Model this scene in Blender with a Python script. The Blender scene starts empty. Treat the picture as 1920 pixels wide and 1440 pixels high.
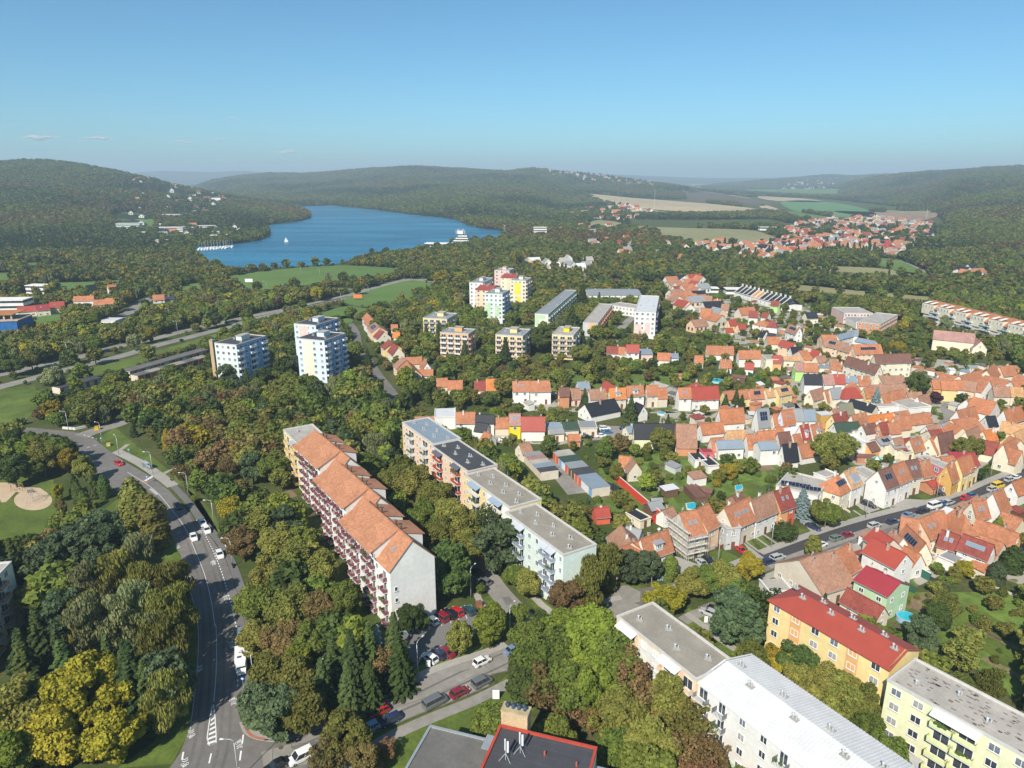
import bpy, math, random
import numpy as np
from mathutils import Vector, Matrix
random.seed(11)
S = bpy.context.scene
COL = S.collection
# ---------------------------------------------------------------- camera
CAM_H, FPX, HORIZON = 95.0, 1333.0, 330.0          # drone height, focal length and horizon row for a 1920 px wide photo
PITCH = math.atan((720 - HORIZON) / FPX)
SP, CP = math.sin(PITCH), math.cos(PITCH)
cam = bpy.data.objects.new('camera', bpy.data.cameras.new('camera'))
COL.objects.link(cam)
cam.location = (0, 0, CAM_H)
cam.rotation_euler = (math.pi / 2 - PITCH, 0, 0)
cam.data.sensor_width = 36
cam.data.lens = FPX / 1920 * 36
cam.data.clip_start = 1.0
cam.data.clip_end = 60000
S.camera = cam
# ---------------------------------------------------------------- light
SUN_ELEV, SUN_AZ = math.radians(41), math.radians(203.5)      # azimuth clockwise from +Y: behind the camera, to the left
W = bpy.data.worlds.new('World')
S.world = W
W.use_nodes = True
nt = W.node_tree
nt.nodes.clear()
sky = nt.nodes.new('ShaderNodeTexSky')
sky.sky_type = 'NISHITA'
sky.sun_disc = False
sky.sun_elevation = SUN_ELEV
sky.sun_rotation = SUN_AZ
sky.altitude = 300
sky.air_density = 0.8
sky.dust_density = 0.9
sky.ozone_density = 6.0
bg = nt.nodes.new('ShaderNodeBackground')
bg.inputs['Strength'].default_value = 0.104
out = nt.nodes.new('ShaderNodeOutputWorld')
tint = nt.nodes.new('ShaderNodeMix')
tint.data_type = 'RGBA'
tint.blend_type = 'MULTIPLY'
tint.inputs[0].default_value = 1
tint.inputs[7].default_value = (0.70, 1.00, 0.93, 1)      # the clear cyan of that autumn sky
nt.links.new(sky.outputs[0], tint.inputs[6])
nt.links.new(tint.outputs[2], bg.inputs['Color'])
nt.links.new(bg.outputs[0], out.inputs['Surface'])
sun = bpy.data.objects.new('sun', bpy.data.lights.new('sun', 'SUN'))
COL.objects.link(sun)
sun.data.energy = 4.7
sun.data.angle = math.radians(0.55)
sun.data.color = (1.0, 0.93, 0.82)
sd = Vector((math.sin(SUN_AZ) * math.cos(SUN_ELEV), math.cos(SUN_AZ) * math.cos(SUN_ELEV), math.sin(SUN_ELEV)))
sun.rotation_euler = sd.to_track_quat('Z', 'Y').to_euler()
S.view_settings.view_transform = 'Standard'
S.view_settings.look = 'None'
S.view_settings.exposure = 0.45
S.view_settings.gamma = 1.0
S.render.engine = 'CYCLES'
S.cycles.max_bounces = 4
S.cycles.diffuse_bounces = 2
S.cycles.glossy_bounces = 2
S.cycles.transmission_bounces = 2
S.cycles.volume_bounces = 0

# ---------------------------------------------------------------- helpers
def G(x, y, z=0.0):
    """photo pixel -> point of the ground plan seen there at height z (metres)"""
    u = (x - 960) / FPX
    v = (y - 720) / FPX
    t = (CAM_H - z) / (SP + v * CP)
    return Vector((u * t, (CP - v * SP) * t))

def proj(X, Y, Z=0.0):
    zc = Y * CP + (CAM_H - Z) * SP
    return 960 + FPX * X / zc, 720 + FPX * (-Y * SP + (CAM_H - Z) * CP) / zc

WIN = {1: (960, 600, 6), 2: (1280, 500, 6), 3: (1600, 540, 6), 4: (1240, 700, 6), 5: (1480, 700, 6), 6: (1640, 740, 6.857),
       7: (1120, 860, 6), 8: (1400, 840, 6), 9: (1600, 880, 6), 10: (740, 740, 4.8), 11: (640, 560, 6), 12: (0, 500, 4.8),
       13: (640, 280, 3), 14: (0, 280, 3), 15: (500, 700, 3), 16: (400, 1050, 3.692), 17: (800, 1050, 3.692),
       18: (1140, 1050, 3.692), 19: (1400, 1050, 3.692), 20: (0, 700, 3), 21: (0, 1050, 3.692), 22: (1280, 280, 3), 0: (0, 0, 1)}
def q(r, x, y):
    ox, oy, s = WIN[r]
    return ox + x / s, oy + y / s

def link(name, me, parent=None, loc=(0, 0, 0), rz=0.0):
    o = bpy.data.objects.new(name, me)
    COL.objects.link(o)
    o.location = loc
    if rz:
        o.rotation_euler = (0, 0, rz)
    if parent:
        o.parent = parent
    return o

def tag(o, label=None, cat=None, group=None, kind=None):
    if label: o['label'] = label
    if cat: o['category'] = cat
    if group: o['group'] = group
    if kind: o['kind'] = kind
    return o

def empty(name, loc, rz, label, cat, group=None):
    o = link(name, None, None, loc, rz)
    o.empty_display_size = 0.5
    return tag(o, label, cat, group)

class MB:
    def __init__(s):
        s.v, s.f, s.m = [], [], []
    def face(s, pts, m=0):
        n = len(s.v)
        s.v += [tuple(p) for p in pts]
        s.f.append(tuple(range(n, n + len(pts))))
        s.m.append(m)
    def box(s, x0, x1, y0, y1, z0, z1, m=0, bottom=True):
        n = len(s.v)
        s.v += [(x0, y0, z0), (x1, y0, z0), (x1, y1, z0), (x0, y1, z0), (x0, y0, z1), (x1, y0, z1), (x1, y1, z1), (x0, y1, z1)]
        fs = [(0, 1, 5, 4), (1, 2, 6, 5), (2, 3, 7, 6), (3, 0, 4, 7), (4, 5, 6, 7)]
        if bottom: fs.append((3, 2, 1, 0))
        for f in fs:
            s.f.append(tuple(n + i for i in f))
            s.m.append(m)
    def prism(s, poly, z0, z1, m=0, mt=None):
        """extrude a plan polygon (counter-clockwise)"""
        n = len(s.v); k = len(poly)
        s.v += [(p[0], p[1], z0) for p in poly] + [(p[0], p[1], z1) for p in poly]
        for i in range(k):
            j = (i + 1) % k
            s.f.append((n + i, n + j, n + k + j, n + k + i)); s.m.append(m)
        s.f.append(tuple(range(n + k, n + 2 * k))); s.m.append(m if mt is None else mt)
    def slab(s, quad, t, m=0):
        """four 3-d points thickened downwards by t"""
        n = len(s.v)
        s.v += [tuple(p) for p in quad] + [(p[0], p[1], p[2] - t) for p in quad]
        for f in ((0, 1, 2, 3), (7, 6, 5, 4), (0, 4, 5, 1), (1, 5, 6, 2), (2, 6, 7, 3), (3, 7, 4, 0)):
            s.f.append(tuple(n + i for i in f)); s.m.append(m)
    def tube(s, pts, rad, k=6, m=0):
        pts = [Vector(p) for p in pts]
        n = len(s.v)
        for i, p in enumerate(pts):
            d = (pts[min(i + 1, len(pts) - 1)] - pts[max(i - 1, 0)]).normalized()
            a = d.orthogonal().normalized()
            if abs(d.z) < .99:
                a = d.cross(Vector((0, 0, 1))).normalized()
            b = d.cross(a)
            r = rad[i] if isinstance(rad, (list, tuple)) else rad
            for j in range(k):
                t = 2 * math.pi * j / k
                s.v.append(tuple(p + a * math.cos(t) * r + b * math.sin(t) * r))
        for i in range(len(pts) - 1):
            for j in range(k):
                s.f.append((n + i * k + j, n + i * k + (j + 1) % k, n + (i + 1) * k + (j + 1) % k, n + (i + 1) * k + j)); s.m.append(m)
        s.f.append(tuple(n + (len(pts) - 1) * k + j for j in range(k))); s.m.append(m)
        s.f.append(tuple(n + j for j in reversed(range(k)))); s.m.append(m)
    def mesh(s, name, mats, smooth=False):
        me = bpy.data.meshes.new(name)
        me.from_pydata(s.v, [], s.f)
        for m in mats: me.materials.append(m)
        if len(mats) > 1: me.polygons.foreach_set('material_index', s.m)
        if smooth: me.polygons.foreach_set('use_smooth', [True] * len(s.f))
        me.update()
        return me
    def build(s, name, mats, parent=None, loc=(0, 0, 0), rz=0.0, smooth=False):
        if not isinstance(mats, (list, tuple)): mats = [mats]
        return link(name, s.mesh(name, mats, smooth), parent, loc, rz)

# ---------------------------------------------------------------- materials
def nmat(name):
    m = bpy.data.materials.new(name)
    m.use_nodes = True
    n = m.node_tree
    return m, n, n.nodes['Principled BSDF'], n.nodes.new, n.links.new

def noise_mix(n, new, lk, coord, base, scale, amt, detail=3, kind='noise'):
    """multiply colour socket/base by 1 +- amt"""
    if kind == 'noise':
        t = new('ShaderNodeTexNoise'); t.inputs['Scale'].default_value = scale; t.inputs['Detail'].default_value = detail
        fac = t.outputs['Fac']
    else:
        t = new('ShaderNodeTexVoronoi'); t.inputs['Scale'].default_value = scale
        sp = new('ShaderNodeSeparateColor'); lk(t.outputs['Color'], sp.inputs[0]); fac = sp.outputs[0]
    lk(coord, t.inputs['Vector'])
    mr = new('ShaderNodeMapRange')
    lo, hi = (0.25, 0.75) if kind == 'noise' else (0, 1)
    mr.inputs[1].default_value = lo; mr.inputs[2].default_value = hi
    mr.inputs[3].default_value = 1 - amt; mr.inputs[4].default_value = 1 + amt
    lk(fac, mr.inputs[0])
    mx = new('ShaderNodeMix'); mx.data_type = 'RGBA'; mx.blend_type = 'MULTIPLY'; mx.inputs[0].default_value = 1
    if isinstance(base, tuple): mx.inputs[6].default_value = (*base, 1)
    else: lk(base, mx.inputs[6])
    lk(mr.outputs[0], mx.inputs[7])
    return mx.outputs[2]

MC = {}
def M(rgb, rough=0.85, noises=((0.35, .12), (3.0, .08)), spec=0.3, metal=0.0, name=None, bump=0.0):
    """procedural material: a colour with layered weathering noise (and voronoi cells where asked)"""
    key = (tuple(round(c, 3) for c in rgb), rough, tuple(noises), metal, bump, spec)
    if key in MC: return MC[key]
    m, n, b, new, lk = nmat(name or 'paint')
    tc = new('ShaderNodeTexCoord')
    c = tuple(rgb)
    for nz in noises:
        c = noise_mix(n, new, lk, tc.outputs['Object'], c, nz[0], nz[1], kind=(nz[2] if len(nz) > 2 else 'noise'))
    if isinstance(c, tuple): b.inputs['Base Color'].default_value = (*c, 1)
    else: lk(c, b.inputs['Base Color'])
    b.inputs['Roughness'].default_value = rough
    b.inputs['Specular IOR Level'].default_value = spec
    b.inputs['Metallic'].default_value = metal
    if bump:
        t = new('ShaderNodeTexNoise'); t.inputs['Scale'].default_value = 2.5; lk(tc.outputs['Object'], t.inputs['Vector'])
        bp = new('ShaderNodeBump'); bp.inputs['Distance'].default_value = bump; lk(t.outputs['Fac'], bp.inputs['Height'])
        lk(bp.outputs[0], b.inputs['Normal'])
    MC[key] = m
    return m

def tiles(rgb):
    return M(rgb, .8, ((2.6, .16, 'vor'), (0.25, .16), (1.1, .10)), name='roof_tiles')
ROOF = dict(tile=(.39, .162, .085), old=(.33, .18, .12), orange=(.42, .165, .08), bright=(.53, .185, .055), red=(.34, .065, .045), felt=(.135, .128, .118), gravel=(.28, .25, .205), crimson=(.30, .04, .05),
            darkred=(.24, .06, .045), brown=(.17, .085, .065), black=(.025, .026, .032), grey=(.26, .27, .28), slate=(.22, .27, .32), tan=(.48, .27, .13),
            green=(.045, .075, .05), white=(.60, .60, .60), olive=(.22, .21, .15), pinkish=(.36, .20, .17), concrete=(.38, .35, .31), bitumen=(.06, .06, .068))
ROOF_WORD = dict(tile='terracotta tile', old='weathered tile', orange='orange tile', bright='bright orange', red='red', crimson='crimson', darkred='dark red', brown='brown',
                 black='black', grey='grey', slate='slate blue', tan='tan tile', green='dark green', white='white', olive='olive grey', pinkish='dull pink', felt='flat grey', gravel='flat gravel', concrete='flat pale grey', bitumen='flat black')
WALL = dict(white=(.72, .70, .66), cream=(.72, .65, .50), beige=(.60, .54, .44), yellow=(.74, .58, .27), orange=(.70, .38, .16), peach=(.76, .53, .36), pink=(.70, .48, .42),
            grey=(.50, .50, .49), lime=(.42, .66, .22), mint=(.62, .70, .64), green=(.44, .60, .38), ochre=(.55, .33, .10), lightblue=(.58, .68, .80), blue=(.20, .38, .62), red=(.60, .12, .06),
            crimson=(.62, .16, .20), brick=(.40, .19, .12), egg=(.85, .62, .02), terracotta=(.55, .25, .13), paleyellow=(.70, .70, .46), brown=(.14, .08, .05))
WALL_WORD = dict(egg='bright yellow', brick='brick', lightblue='pale blue', paleyellow='pale lemon')
def roofmat(k):
    if k in ('tile', 'old', 'orange', 'bright', 'tan', 'brown', 'darkred', 'pinkish'): return tiles(ROOF[k])
    if k in ('concrete', 'bitumen', 'felt', 'gravel'): return M(ROOF[k], .9, ((.25, .16), (1.5, .10), (9, .10)), name='roof_sheet')
    return M(ROOF[k], .5, ((.3, .08), (2.5, .05)), name='roof_metal')
def wallmat(k):
    return M(WALL[k], .9, ((.15, .10), (1.1, .08), (5, .04)), name='plaster')
CURTAIN = M((.34, .33, .31), .25, ((1.1, .5),), spec=.6, name='curtained_glass')
BLIND = M((.16, .18, .21), .15, ((.8, .5),), spec=.8, name='window_glass_sky')
GLASS = M((.045, .055, .07), .08, ((.9, .5),), spec=.8, name='window_glass')
FRAME = M((.80, .80, .78), .5, (), name='window_frame')
DARKFRAME = M((.08, .07, .06), .5, (), name='dark_frame')
SOLAR = M((.012, .018, .045), .18, ((.8, .3),), spec=.7, name='solar_cell')
METAL = M((.55, .56, .57), .4, ((1, .08),), metal=.6, name='zinc')
GALV = M((.50, .52, .53), .45, ((1, .06),), metal=.3, name='galvanised_steel')
CHIM = M((.45, .30, .22), .9, ((1.5, .2), (5, .15, 'vor')), name='chimney_brick')
PLAST = M((.66, .62, .56), .9, ((1.5, .15),), name='chimney_plaster')
DISH = M((.75, .75, .74), .5, (), name='dish_white')
ASPH = M((.165, .153, .141), .9, ((.05, .16), (.5, .16), (14, .14)), name='asphalt')
ASPHN = M((.060, .057, .060), .9, ((.1, .08), (14, .10)), name='new_asphalt')
ASPHL = M((.245, .23, .205), .9, ((.08, .18), (.6, .15), (12, .12)), name='worn_asphalt')
CONC = M((.33, .31, .28), .9, ((.1, .10), (1.2, .10)), name='concrete_paving')
KERB = M((.36, .34, .31), .9, ((.8, .12),), name='kerb_stone')
PAINT = M((.72, .72, .70), .7, ((2, .12),), name='road_paint')
GRASS = M((.095, .135, .022), .95, ((.03, .30), (.16, .28), (1.2, .25), (7, .25)), name='lawn')
MEADOW = M((.15, .16, .055), .95, ((.01, .18), (.12, .16), (1.2, .15)), name='meadow')
SOIL = M((.20, .14, .085), .95, ((.2, .2), (2, .2)), name='soil')
SAND = M((.50, .38, .26), .95, ((.3, .10), (4, .08)), name='sand')
# ---------------------------------------------------------------- terrain
def interp(px, pts):
    return np.interp(px, [p[0] for p in pts], [p[1] for p in pts])
def ridge_z(Y, py):
    v = (py - 720) / FPX
    return CAM_H - Y * (v * CP + SP) / (CP - v * SP)
HILLS = [   # skyline rows read off the photograph, plan distances of foot and crest
    dict(sky=[(-600, 318), (-200, 308), (0, 304), (60, 299), (110, 299), (150, 304), (190, 311), (240, 320), (290, 333), (330, 347), (380, 358), (440, 371), (500, 384), (560, 396), (590, 406), (600, 409)],
         foot=[(-600, 900), (0, 900), (150, 950), (250, 1050), (330, 1180), (480, 1300), (560, 1650), (600, 1760)],
         crest=[(-600, 2600), (100, 2500), (300, 2450), (450, 2150), (560, 1850), (600, 1790)], back=1.6),
    dict(sky=[(360, 352), (400, 338), (450, 330), (510, 324), (570, 326), (630, 321), (660, 318), (700, 315), (780, 311), (830, 313), (900, 318), (950, 320), (1000, 314), (1050, 320), (1100, 324),
              (1160, 331), (1200, 337), (1250, 346), (1300, 354), (1330, 358)],
         foot=[(360, 2700), (560, 2420), (620, 2420), (700, 2140), (800, 1800), (850, 1680), (880, 1500), (960, 1420), (1010, 1700), (1060, 2400), (1330, 3000)],
         crest=[(360, 5200), (600, 5000), (800, 4500), (1000, 4600), (1150, 4300), (1330, 3600)], back=1.4),
    dict(sky=[(1560, 349), (1600, 340), (1650, 330), (1700, 323), (1780, 319), (1850, 314), (1920, 310), (2100, 304), (2600, 310)],
         foot=[(1560, 4300), (1600, 3300), (1740, 1900), (1775, 1350), (1790, 950), (1850, 800), (1920, 740), (2600, 700)],
         crest=[(1560, 4700), (1700, 4200), (1920, 3500), (2600, 3000)], back=1.5),
    dict(sky=[(1360, 342), (1430, 336), (1480, 332), (1540, 326), (1600, 328), (1660, 326), (1760, 332)],
         foot=[(1360, 5200), (1760, 5200)], crest=[(1360, 7200), (1760, 6800)], back=1.25),
    dict(sky=[(-900, 330), (200, 328), (270, 322), (310, 320), (400, 322), (470, 320), (530, 325), (620, 331), (800, 331), (1080, 327), (1130, 326), (1220, 330), (1300, 333), (1400, 334), (1500, 332), (1700, 330), (3000, 330)],
         foot=[(-900, 9000), (3000, 9000)], crest=[(-900, 11500), (3000, 11500)], back=1.2),
]
def hnoise(x, y):
    n = np.zeros_like(x)
    for k, (w, a) in enumerate(((900, 1.0), (420, .6), (210, .35), (95, .2))):
        n += a * (np.sin(x / w * 6.28 + 1.7 * k + np.sin(y / w * 4.1 + k)) * np.cos(y / w * 5.3 + 2.1 * k + np.sin(x / w * 3.7)))
    return n
def heights(X, Y):
    X = np.asarray(X, float); Y = np.asarray(Y, float)
    Yc = np.maximum(Y, 1)
    px = 960 + FPX * X / (Yc * CP + CAM_H * SP)
    Z = np.zeros_like(X)
    for h in HILLS:
        a, b = h['sky'][0][0], h['sky'][-1][0]
        fo, cr = interp(px, h['foot']), interp(px, h['crest'])
        top = np.maximum(ridge_z(cr, interp(px, h['sky'])) - (9 if h['back'] > 1.3 else 0), 0)
        t = np.clip((Yc - fo) / (cr - fo), 0, 1)
        t2 = np.clip((Yc - cr) / (cr * (h['back'] - 1)), 0, 1)
        prof = t ** 1.25 * (1 - .35 * (1 - t) * t) * (1 - t2 * t2 * (3 - 2 * t2))
        z = top * prof
        z += hnoise(X, Y) * np.clip(z / 40, 0, 1) * 9 * (4 * t * (1 - t) + .4 * (t > .5))
        edge = np.clip((px - a + 60) / 60, 0, 1) * np.clip((b + 60 - px) / 60, 0, 1)
        Z = np.maximum(Z, z * edge)
    return Z
# polar sheet: fine near the camera, coarse at the horizon
NA, NR = 420, 300
ang = np.linspace(-1.25, 1.25, NA)
rad = 25 * (16500 / 25) ** (np.linspace(0, 1, NR))
A, R_ = np.meshgrid(ang, rad)
TX, TY = np.tan(A * .86) * R_, R_
TZ = heights(TX, TY)
nv = NA * NR
co = np.stack([TX.ravel(), TY.ravel(), TZ.ravel()], 1)
idx = np.arange(nv).reshape(NR, NA)
quads = np.stack([idx[:-1, :-1].ravel(), idx[:-1, 1:].ravel(), idx[1:, 1:].ravel(), idx[1:, :-1].ravel()], 1)
me = bpy.data.meshes.new('ground')
me.from_pydata(co.tolist(), [], quads.tolist())
me.polygons.foreach_set('use_smooth', [True] * len(quads))
m, n, b, new, lk = nmat('ground_cover')
geo = new('ShaderNodeNewGeometry'); sx = new('ShaderNodeSeparateXYZ'); lk(geo.outputs['Position'], sx.inputs[0])
def rampmix(fac, c1, c2):
    mx = new('ShaderNodeMix'); mx.data_type = 'RGBA'; lk(fac, mx.inputs[0])
    for i, c in ((6, c1), (7, c2)):
        if isinstance(c, tuple): mx.inputs[i].default_value = (*c, 1)
        else: lk(c, mx.inputs[i])
    return mx.outputs[2]
def nz(scale, lo, hi):
    t = new('ShaderNodeTexNoise'); t.inputs['Scale'].default_value = scale; t.inputs['Detail'].default_value = 4
    lk(geo.outputs['Position'], t.inputs['Vector'])
    mr = new('ShaderNodeMapRange'); mr.inputs[1].default_value = lo; mr.inputs[2].default_value = hi; lk(t.outputs['Fac'], mr.inputs[0])
    return mr.outputs[0]
near = rampmix(nz(.06, .4, .62), (.060, .085, .020), (.105, .105, .042))
near = rampmix(nz(.9, .45, .7), near, (.045, .065, .018))
wood = rampmix(nz(.02, .35, .65), (.018, .032, .012), (.035, .042, .016))
mr = new('ShaderNodeMapRange'); mr.inputs[1].default_value = 2; mr.inputs[2].default_value = 9; lk(sx.outputs['Z'], mr.inputs[0])
lk(rampmix(mr.outputs[0], near, wood), b.inputs['Base Color'])
b.inputs['Roughness'].default_value = 1; b.inputs['Specular IOR Level'].default_value = .1
me.materials.append(m)
ground = tag(link('ground', me), kind='structure')

# ---------------------------------------------------------------- raster of what may grow where (1.5 m cells)
RX0, RX1, RY0, RY1, RC = -1100.0, 1300.0, 70.0, 1800.0, 1.5
RW, RH = int((RX1 - RX0) / RC), int((RY1 - RY0) / RC)
USE = np.zeros((RH, RW), np.int8)     # 0 wood, 1 nothing, 2 garden, 3 autumn wood, 4 yellow scrub, 5 conifer mix, 6 low scrub
PROT = np.zeros((RH, RW), np.int8)    # what must stay in sight: 1 ground level, 2 houses, 3 tall blocks, 4 water
def inpoly(X, Y, poly):
    r = np.zeros(X.shape, bool); k = len(poly)
    for i in range(k):
        x1, y1 = poly[i]; x2, y2 = poly[(i + 1) % k]
        if y1 == y2: continue
        c = ((Y < y1) != (Y < y2)) & (X < (x2 - x1) * (Y - y1) / (y2 - y1) + x1)
        r ^= c
    return r
def mark(poly, code, grow=0.0, prot=1):
    xs = [p[0] for p in poly]; ys = [p[1] for p in poly]
    if grow:
        cx, cy = sum(xs) / len(xs), sum(ys) / len(ys)
        poly = [(cx + (p[0] - cx) * (1 + grow / max(1, math.hypot(p[0] - cx, p[1] - cy))), cy + (p[1] - cy) * (1 + grow / max(1, math.hypot(p[0] - cx, p[1] - cy)))) for p in poly]
        xs = [p[0] for p in poly]; ys = [p[1] for p in poly]
    i0, i1 = max(0, int((min(xs) - RX0) / RC)), min(RW, int((max(xs) - RX0) / RC) + 2)
    j0, j1 = max(0, int((min(ys) - RY0) / RC)), min(RH, int((max(ys) - RY0) / RC) + 2)
    if i1 <= i0 or j1 <= j0: return
    X, Y = np.meshgrid(RX0 + (np.arange(i0, i1) + .5) * RC, RY0 + (np.arange(j0, j1) + .5) * RC)
    hit = inpoly(X, Y, poly)
    USE[j0:j1, i0:i1][hit] = code
    if code == 1: PROT[j0:j1, i0:i1][hit] = prot
    elif code in (0, 2, 3, 4, 5, 6): PROT[j0:j1, i0:i1][hit] = 0
def pxmark(pts, code, z=0):
    mark([tuple(G(x, y, z)) for x, y in pts], code)

# ---------------------------------------------------------------- sheets (roads, lawns, fields ...)
def smooth_line(pts, n=6, closed=False):
    """Catmull-Rom through plan points"""
    P_ = [Vector(p) for p in pts]; r = []
    k = len(P_)
    for i in range(k if closed else k - 1):
        p0, p1, p2, p3 = (P_[(i - 1) % k], P_[i], P_[(i + 1) % k], P_[(i + 2) % k]) if closed else (P_[max(i - 1, 0)], P_[i], P_[i + 1], P_[min(i + 2, k - 1)])
        for j in range(n):
            t = j / n
            r.append(.5 * ((2 * p1) + (p2 - p0) * t + (2 * p0 - 5 * p1 + 4 * p2 - p3) * t * t + (3 * p1 - p0 - 3 * p2 + p3) * t ** 3))
    if not closed: r.append(P_[-1])
    return r
def sheet(name, poly, z, mat, kind='structure', label=None, code=1, drape=False, smooth=0, grow=0):
    if smooth: poly = smooth_line(poly, smooth, True)
    area = sum(poly[i][0] * poly[(i + 1) % len(poly)][1] - poly[(i + 1) % len(poly)][0] * poly[i][1] for i in range(len(poly)))
    if area < 0: poly = poly[::-1]
    mb = MB(); mb.face([(p[0], p[1], z) for p in poly])
    o = mb.build(name, mat); tag(o, label, kind=kind)
    if code is not None: mark([tuple(p) for p in poly], code, grow)
    return o
def pxsheet(name, pts, z, mat, **k):
    return sheet(name, [G(x, y, 0) for x, y in pts], z, mat, **k)
def strip(name, line, w, z, mat, w2=None, code=1, n=6, raise_=0, thing=None):
    """ribbon of width w along a plan line; raise_ > 0 gives it kerb-high sides"""
    L = smooth_line(line, n)
    mb = MB(); l, r = [], []
    for i, p in enumerate(L):
        d = (L[min(i + 1, len(L) - 1)] - L[max(i - 1, 0)]).normalized()
        nrm = Vector((-d.y, d.x))
        ww = w if w2 is None else w + (w2 - w) * i / (len(L) - 1)
        l.append(p + nrm * ww / 2); r.append(p - nrm * ww / 2)
    for i in range(len(L) - 1):
        a, b_, c, d = r[i], r[i + 1], l[i + 1], l[i]
        mb.face([(a.x, a.y, z), (b_.x, b_.y, z), (c.x, c.y, z), (d.x, d.y, z)])
        if raise_:
            mb.face([(a.x, a.y, z - raise_), (b_.x, b_.y, z - raise_), (b_.x, b_.y, z), (a.x, a.y, z)])
            mb.face([(c.x, c.y, z - raise_), (d.x, d.y, z - raise_), (d.x, d.y, z), (c.x, c.y, z)])
        if code is not None: mark([tuple(a), tuple(b_), tuple(c), tuple(d)], code)
    o = mb.build(name, mat)
    tag(o, kind='structure')
    return o
def pxl(pts, z=0): return [G(x, y, z) for x, y in pts]
def draped(name, pts, mat, lift=1.0, kind='structure'):
    """far field: a sheet following the terrain"""
    poly = smooth_line(pxl(pts), 3, True)
    xs = [p.x for p in poly]; ys = [p.y for p in poly]
    mb = MB(); N = 26
    P2 = [tuple(p) for p in poly]
    # triangulate as a single face lifted to the local terrain height
    hz = heights(np.array(xs), np.array(ys))
    mb.face([(p.x, p.y, float(h) + lift) for p, h in zip(poly, hz)])
    FIELDS.append(P2)
    return tag(mb.build(name, mat), kind=kind)
FIELDS = []
# ---------------------------------------------------------------- garden quarters (sparser, smaller growth)
pxmark([(960, 680), (1120, 655), (1290, 600), (1400, 540), (1600, 590), (1720, 610), (1920, 690), (1920, 1440), (1720, 1210), (1560, 1095), (1380, 1060), (1230, 1110), (1110, 1010), (1010, 960), (980, 860), (760, 800), (740, 770), (960, 770)], 2)
pxmark([(700, 690), (1300, 640), (1300, 720), (960, 730), (760, 720)], 6)
pxmark([(250, 760), (560, 770), (560, 900), (420, 1000), (330, 860)], 3)
pxmark([(40, 760), (330, 720), (420, 700), (420, 760), (260, 800), (60, 830)], 4)
pxmark([(0, 1130), (330, 1050), (330, 1440), (0, 1440)], 5)
pxmark([(1150, 1240), (1330, 1320), (1450, 1500), (1120, 1500), (1100, 1330)], 3)
pxmark([(0, 480), (520, 500), (980, 470), (1100, 500), (1250, 480), (1250, 640), (1100, 560), (800, 600), (500, 640), (0, 700)], 4)
# ---------------------------------------------------------------- water
WATER, n, b, new, lk = nmat('lake_water')
tc = new('ShaderNodeTexCoord')
t = new('ShaderNodeTexNoise'); t.inputs['Scale'].default_value = .12; t.inputs['Detail'].default_value = 6
mp = new('ShaderNodeMapping'); mp.inputs['Scale'].default_value = (1, .35, 1); lk(tc.outputs['Object'], mp.inputs[0]); lk(mp.outputs[0], t.inputs['Vector'])
bp = new('ShaderNodeBump'); bp.inputs['Distance'].default_value = 2.2; bp.inputs['Strength'].default_value = .8
lk(t.outputs['Fac'], bp.inputs['Height']); lk(bp.outputs[0], b.inputs['Normal'])
t2 = new('ShaderNodeTexNoise'); t2.inputs['Scale'].default_value = .007; t2.inputs['Detail'].default_value = 6; t2.inputs['Distortion'].default_value = 1.2
mp2 = new('ShaderNodeMapping'); mp2.inputs['Scale'].default_value = (.45, 2.2, 1); lk(tc.outputs['Object'], mp2.inputs[0]); lk(mp2.outputs[0], t2.inputs['Vector'])
wr_ = new('ShaderNodeMapRange'); wr_.inputs[1].default_value = .38; wr_.inputs[2].default_value = .64; lk(t2.outputs['Fac'], wr_.inputs[0])
mx = new('ShaderNodeMix'); mx.data_type = 'RGBA'; mx.inputs[6].default_value = (.003, .085, .170, 1); mx.inputs[7].default_value = (.012, .175, .300, 1)
lk(wr_.outputs[0], mx.inputs[0]); lk(mx.outputs[2], b.inputs['Base Color'])
b.inputs['Roughness'].default_value = .35; b.inputs['IOR'].default_value = 1.33
LAKE = [(553, 388), (620, 385), (700, 393), (770, 402), (850, 411), (872, 421), (900, 428), (935, 432), (965, 441), (945, 447), (900, 452), (840, 462), (760, 473), (690, 482), (640, 494), (560, 500), (470, 504), (410, 498), (388, 488),
        (368, 476), (345, 465), (390, 462), (440, 458), (485, 451), (507, 442), (500, 431), (488, 426), (510, 421), (560, 415), (581, 409), (580, 402), (566, 396)]
sheet('lake', [G(x, y) for x, y in LAKE], .35, WATER, smooth=3)
LAKEP = [tuple(G(x, y)) for x, y in LAKE]
mark(LAKEP, 1, prot=4)
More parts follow.
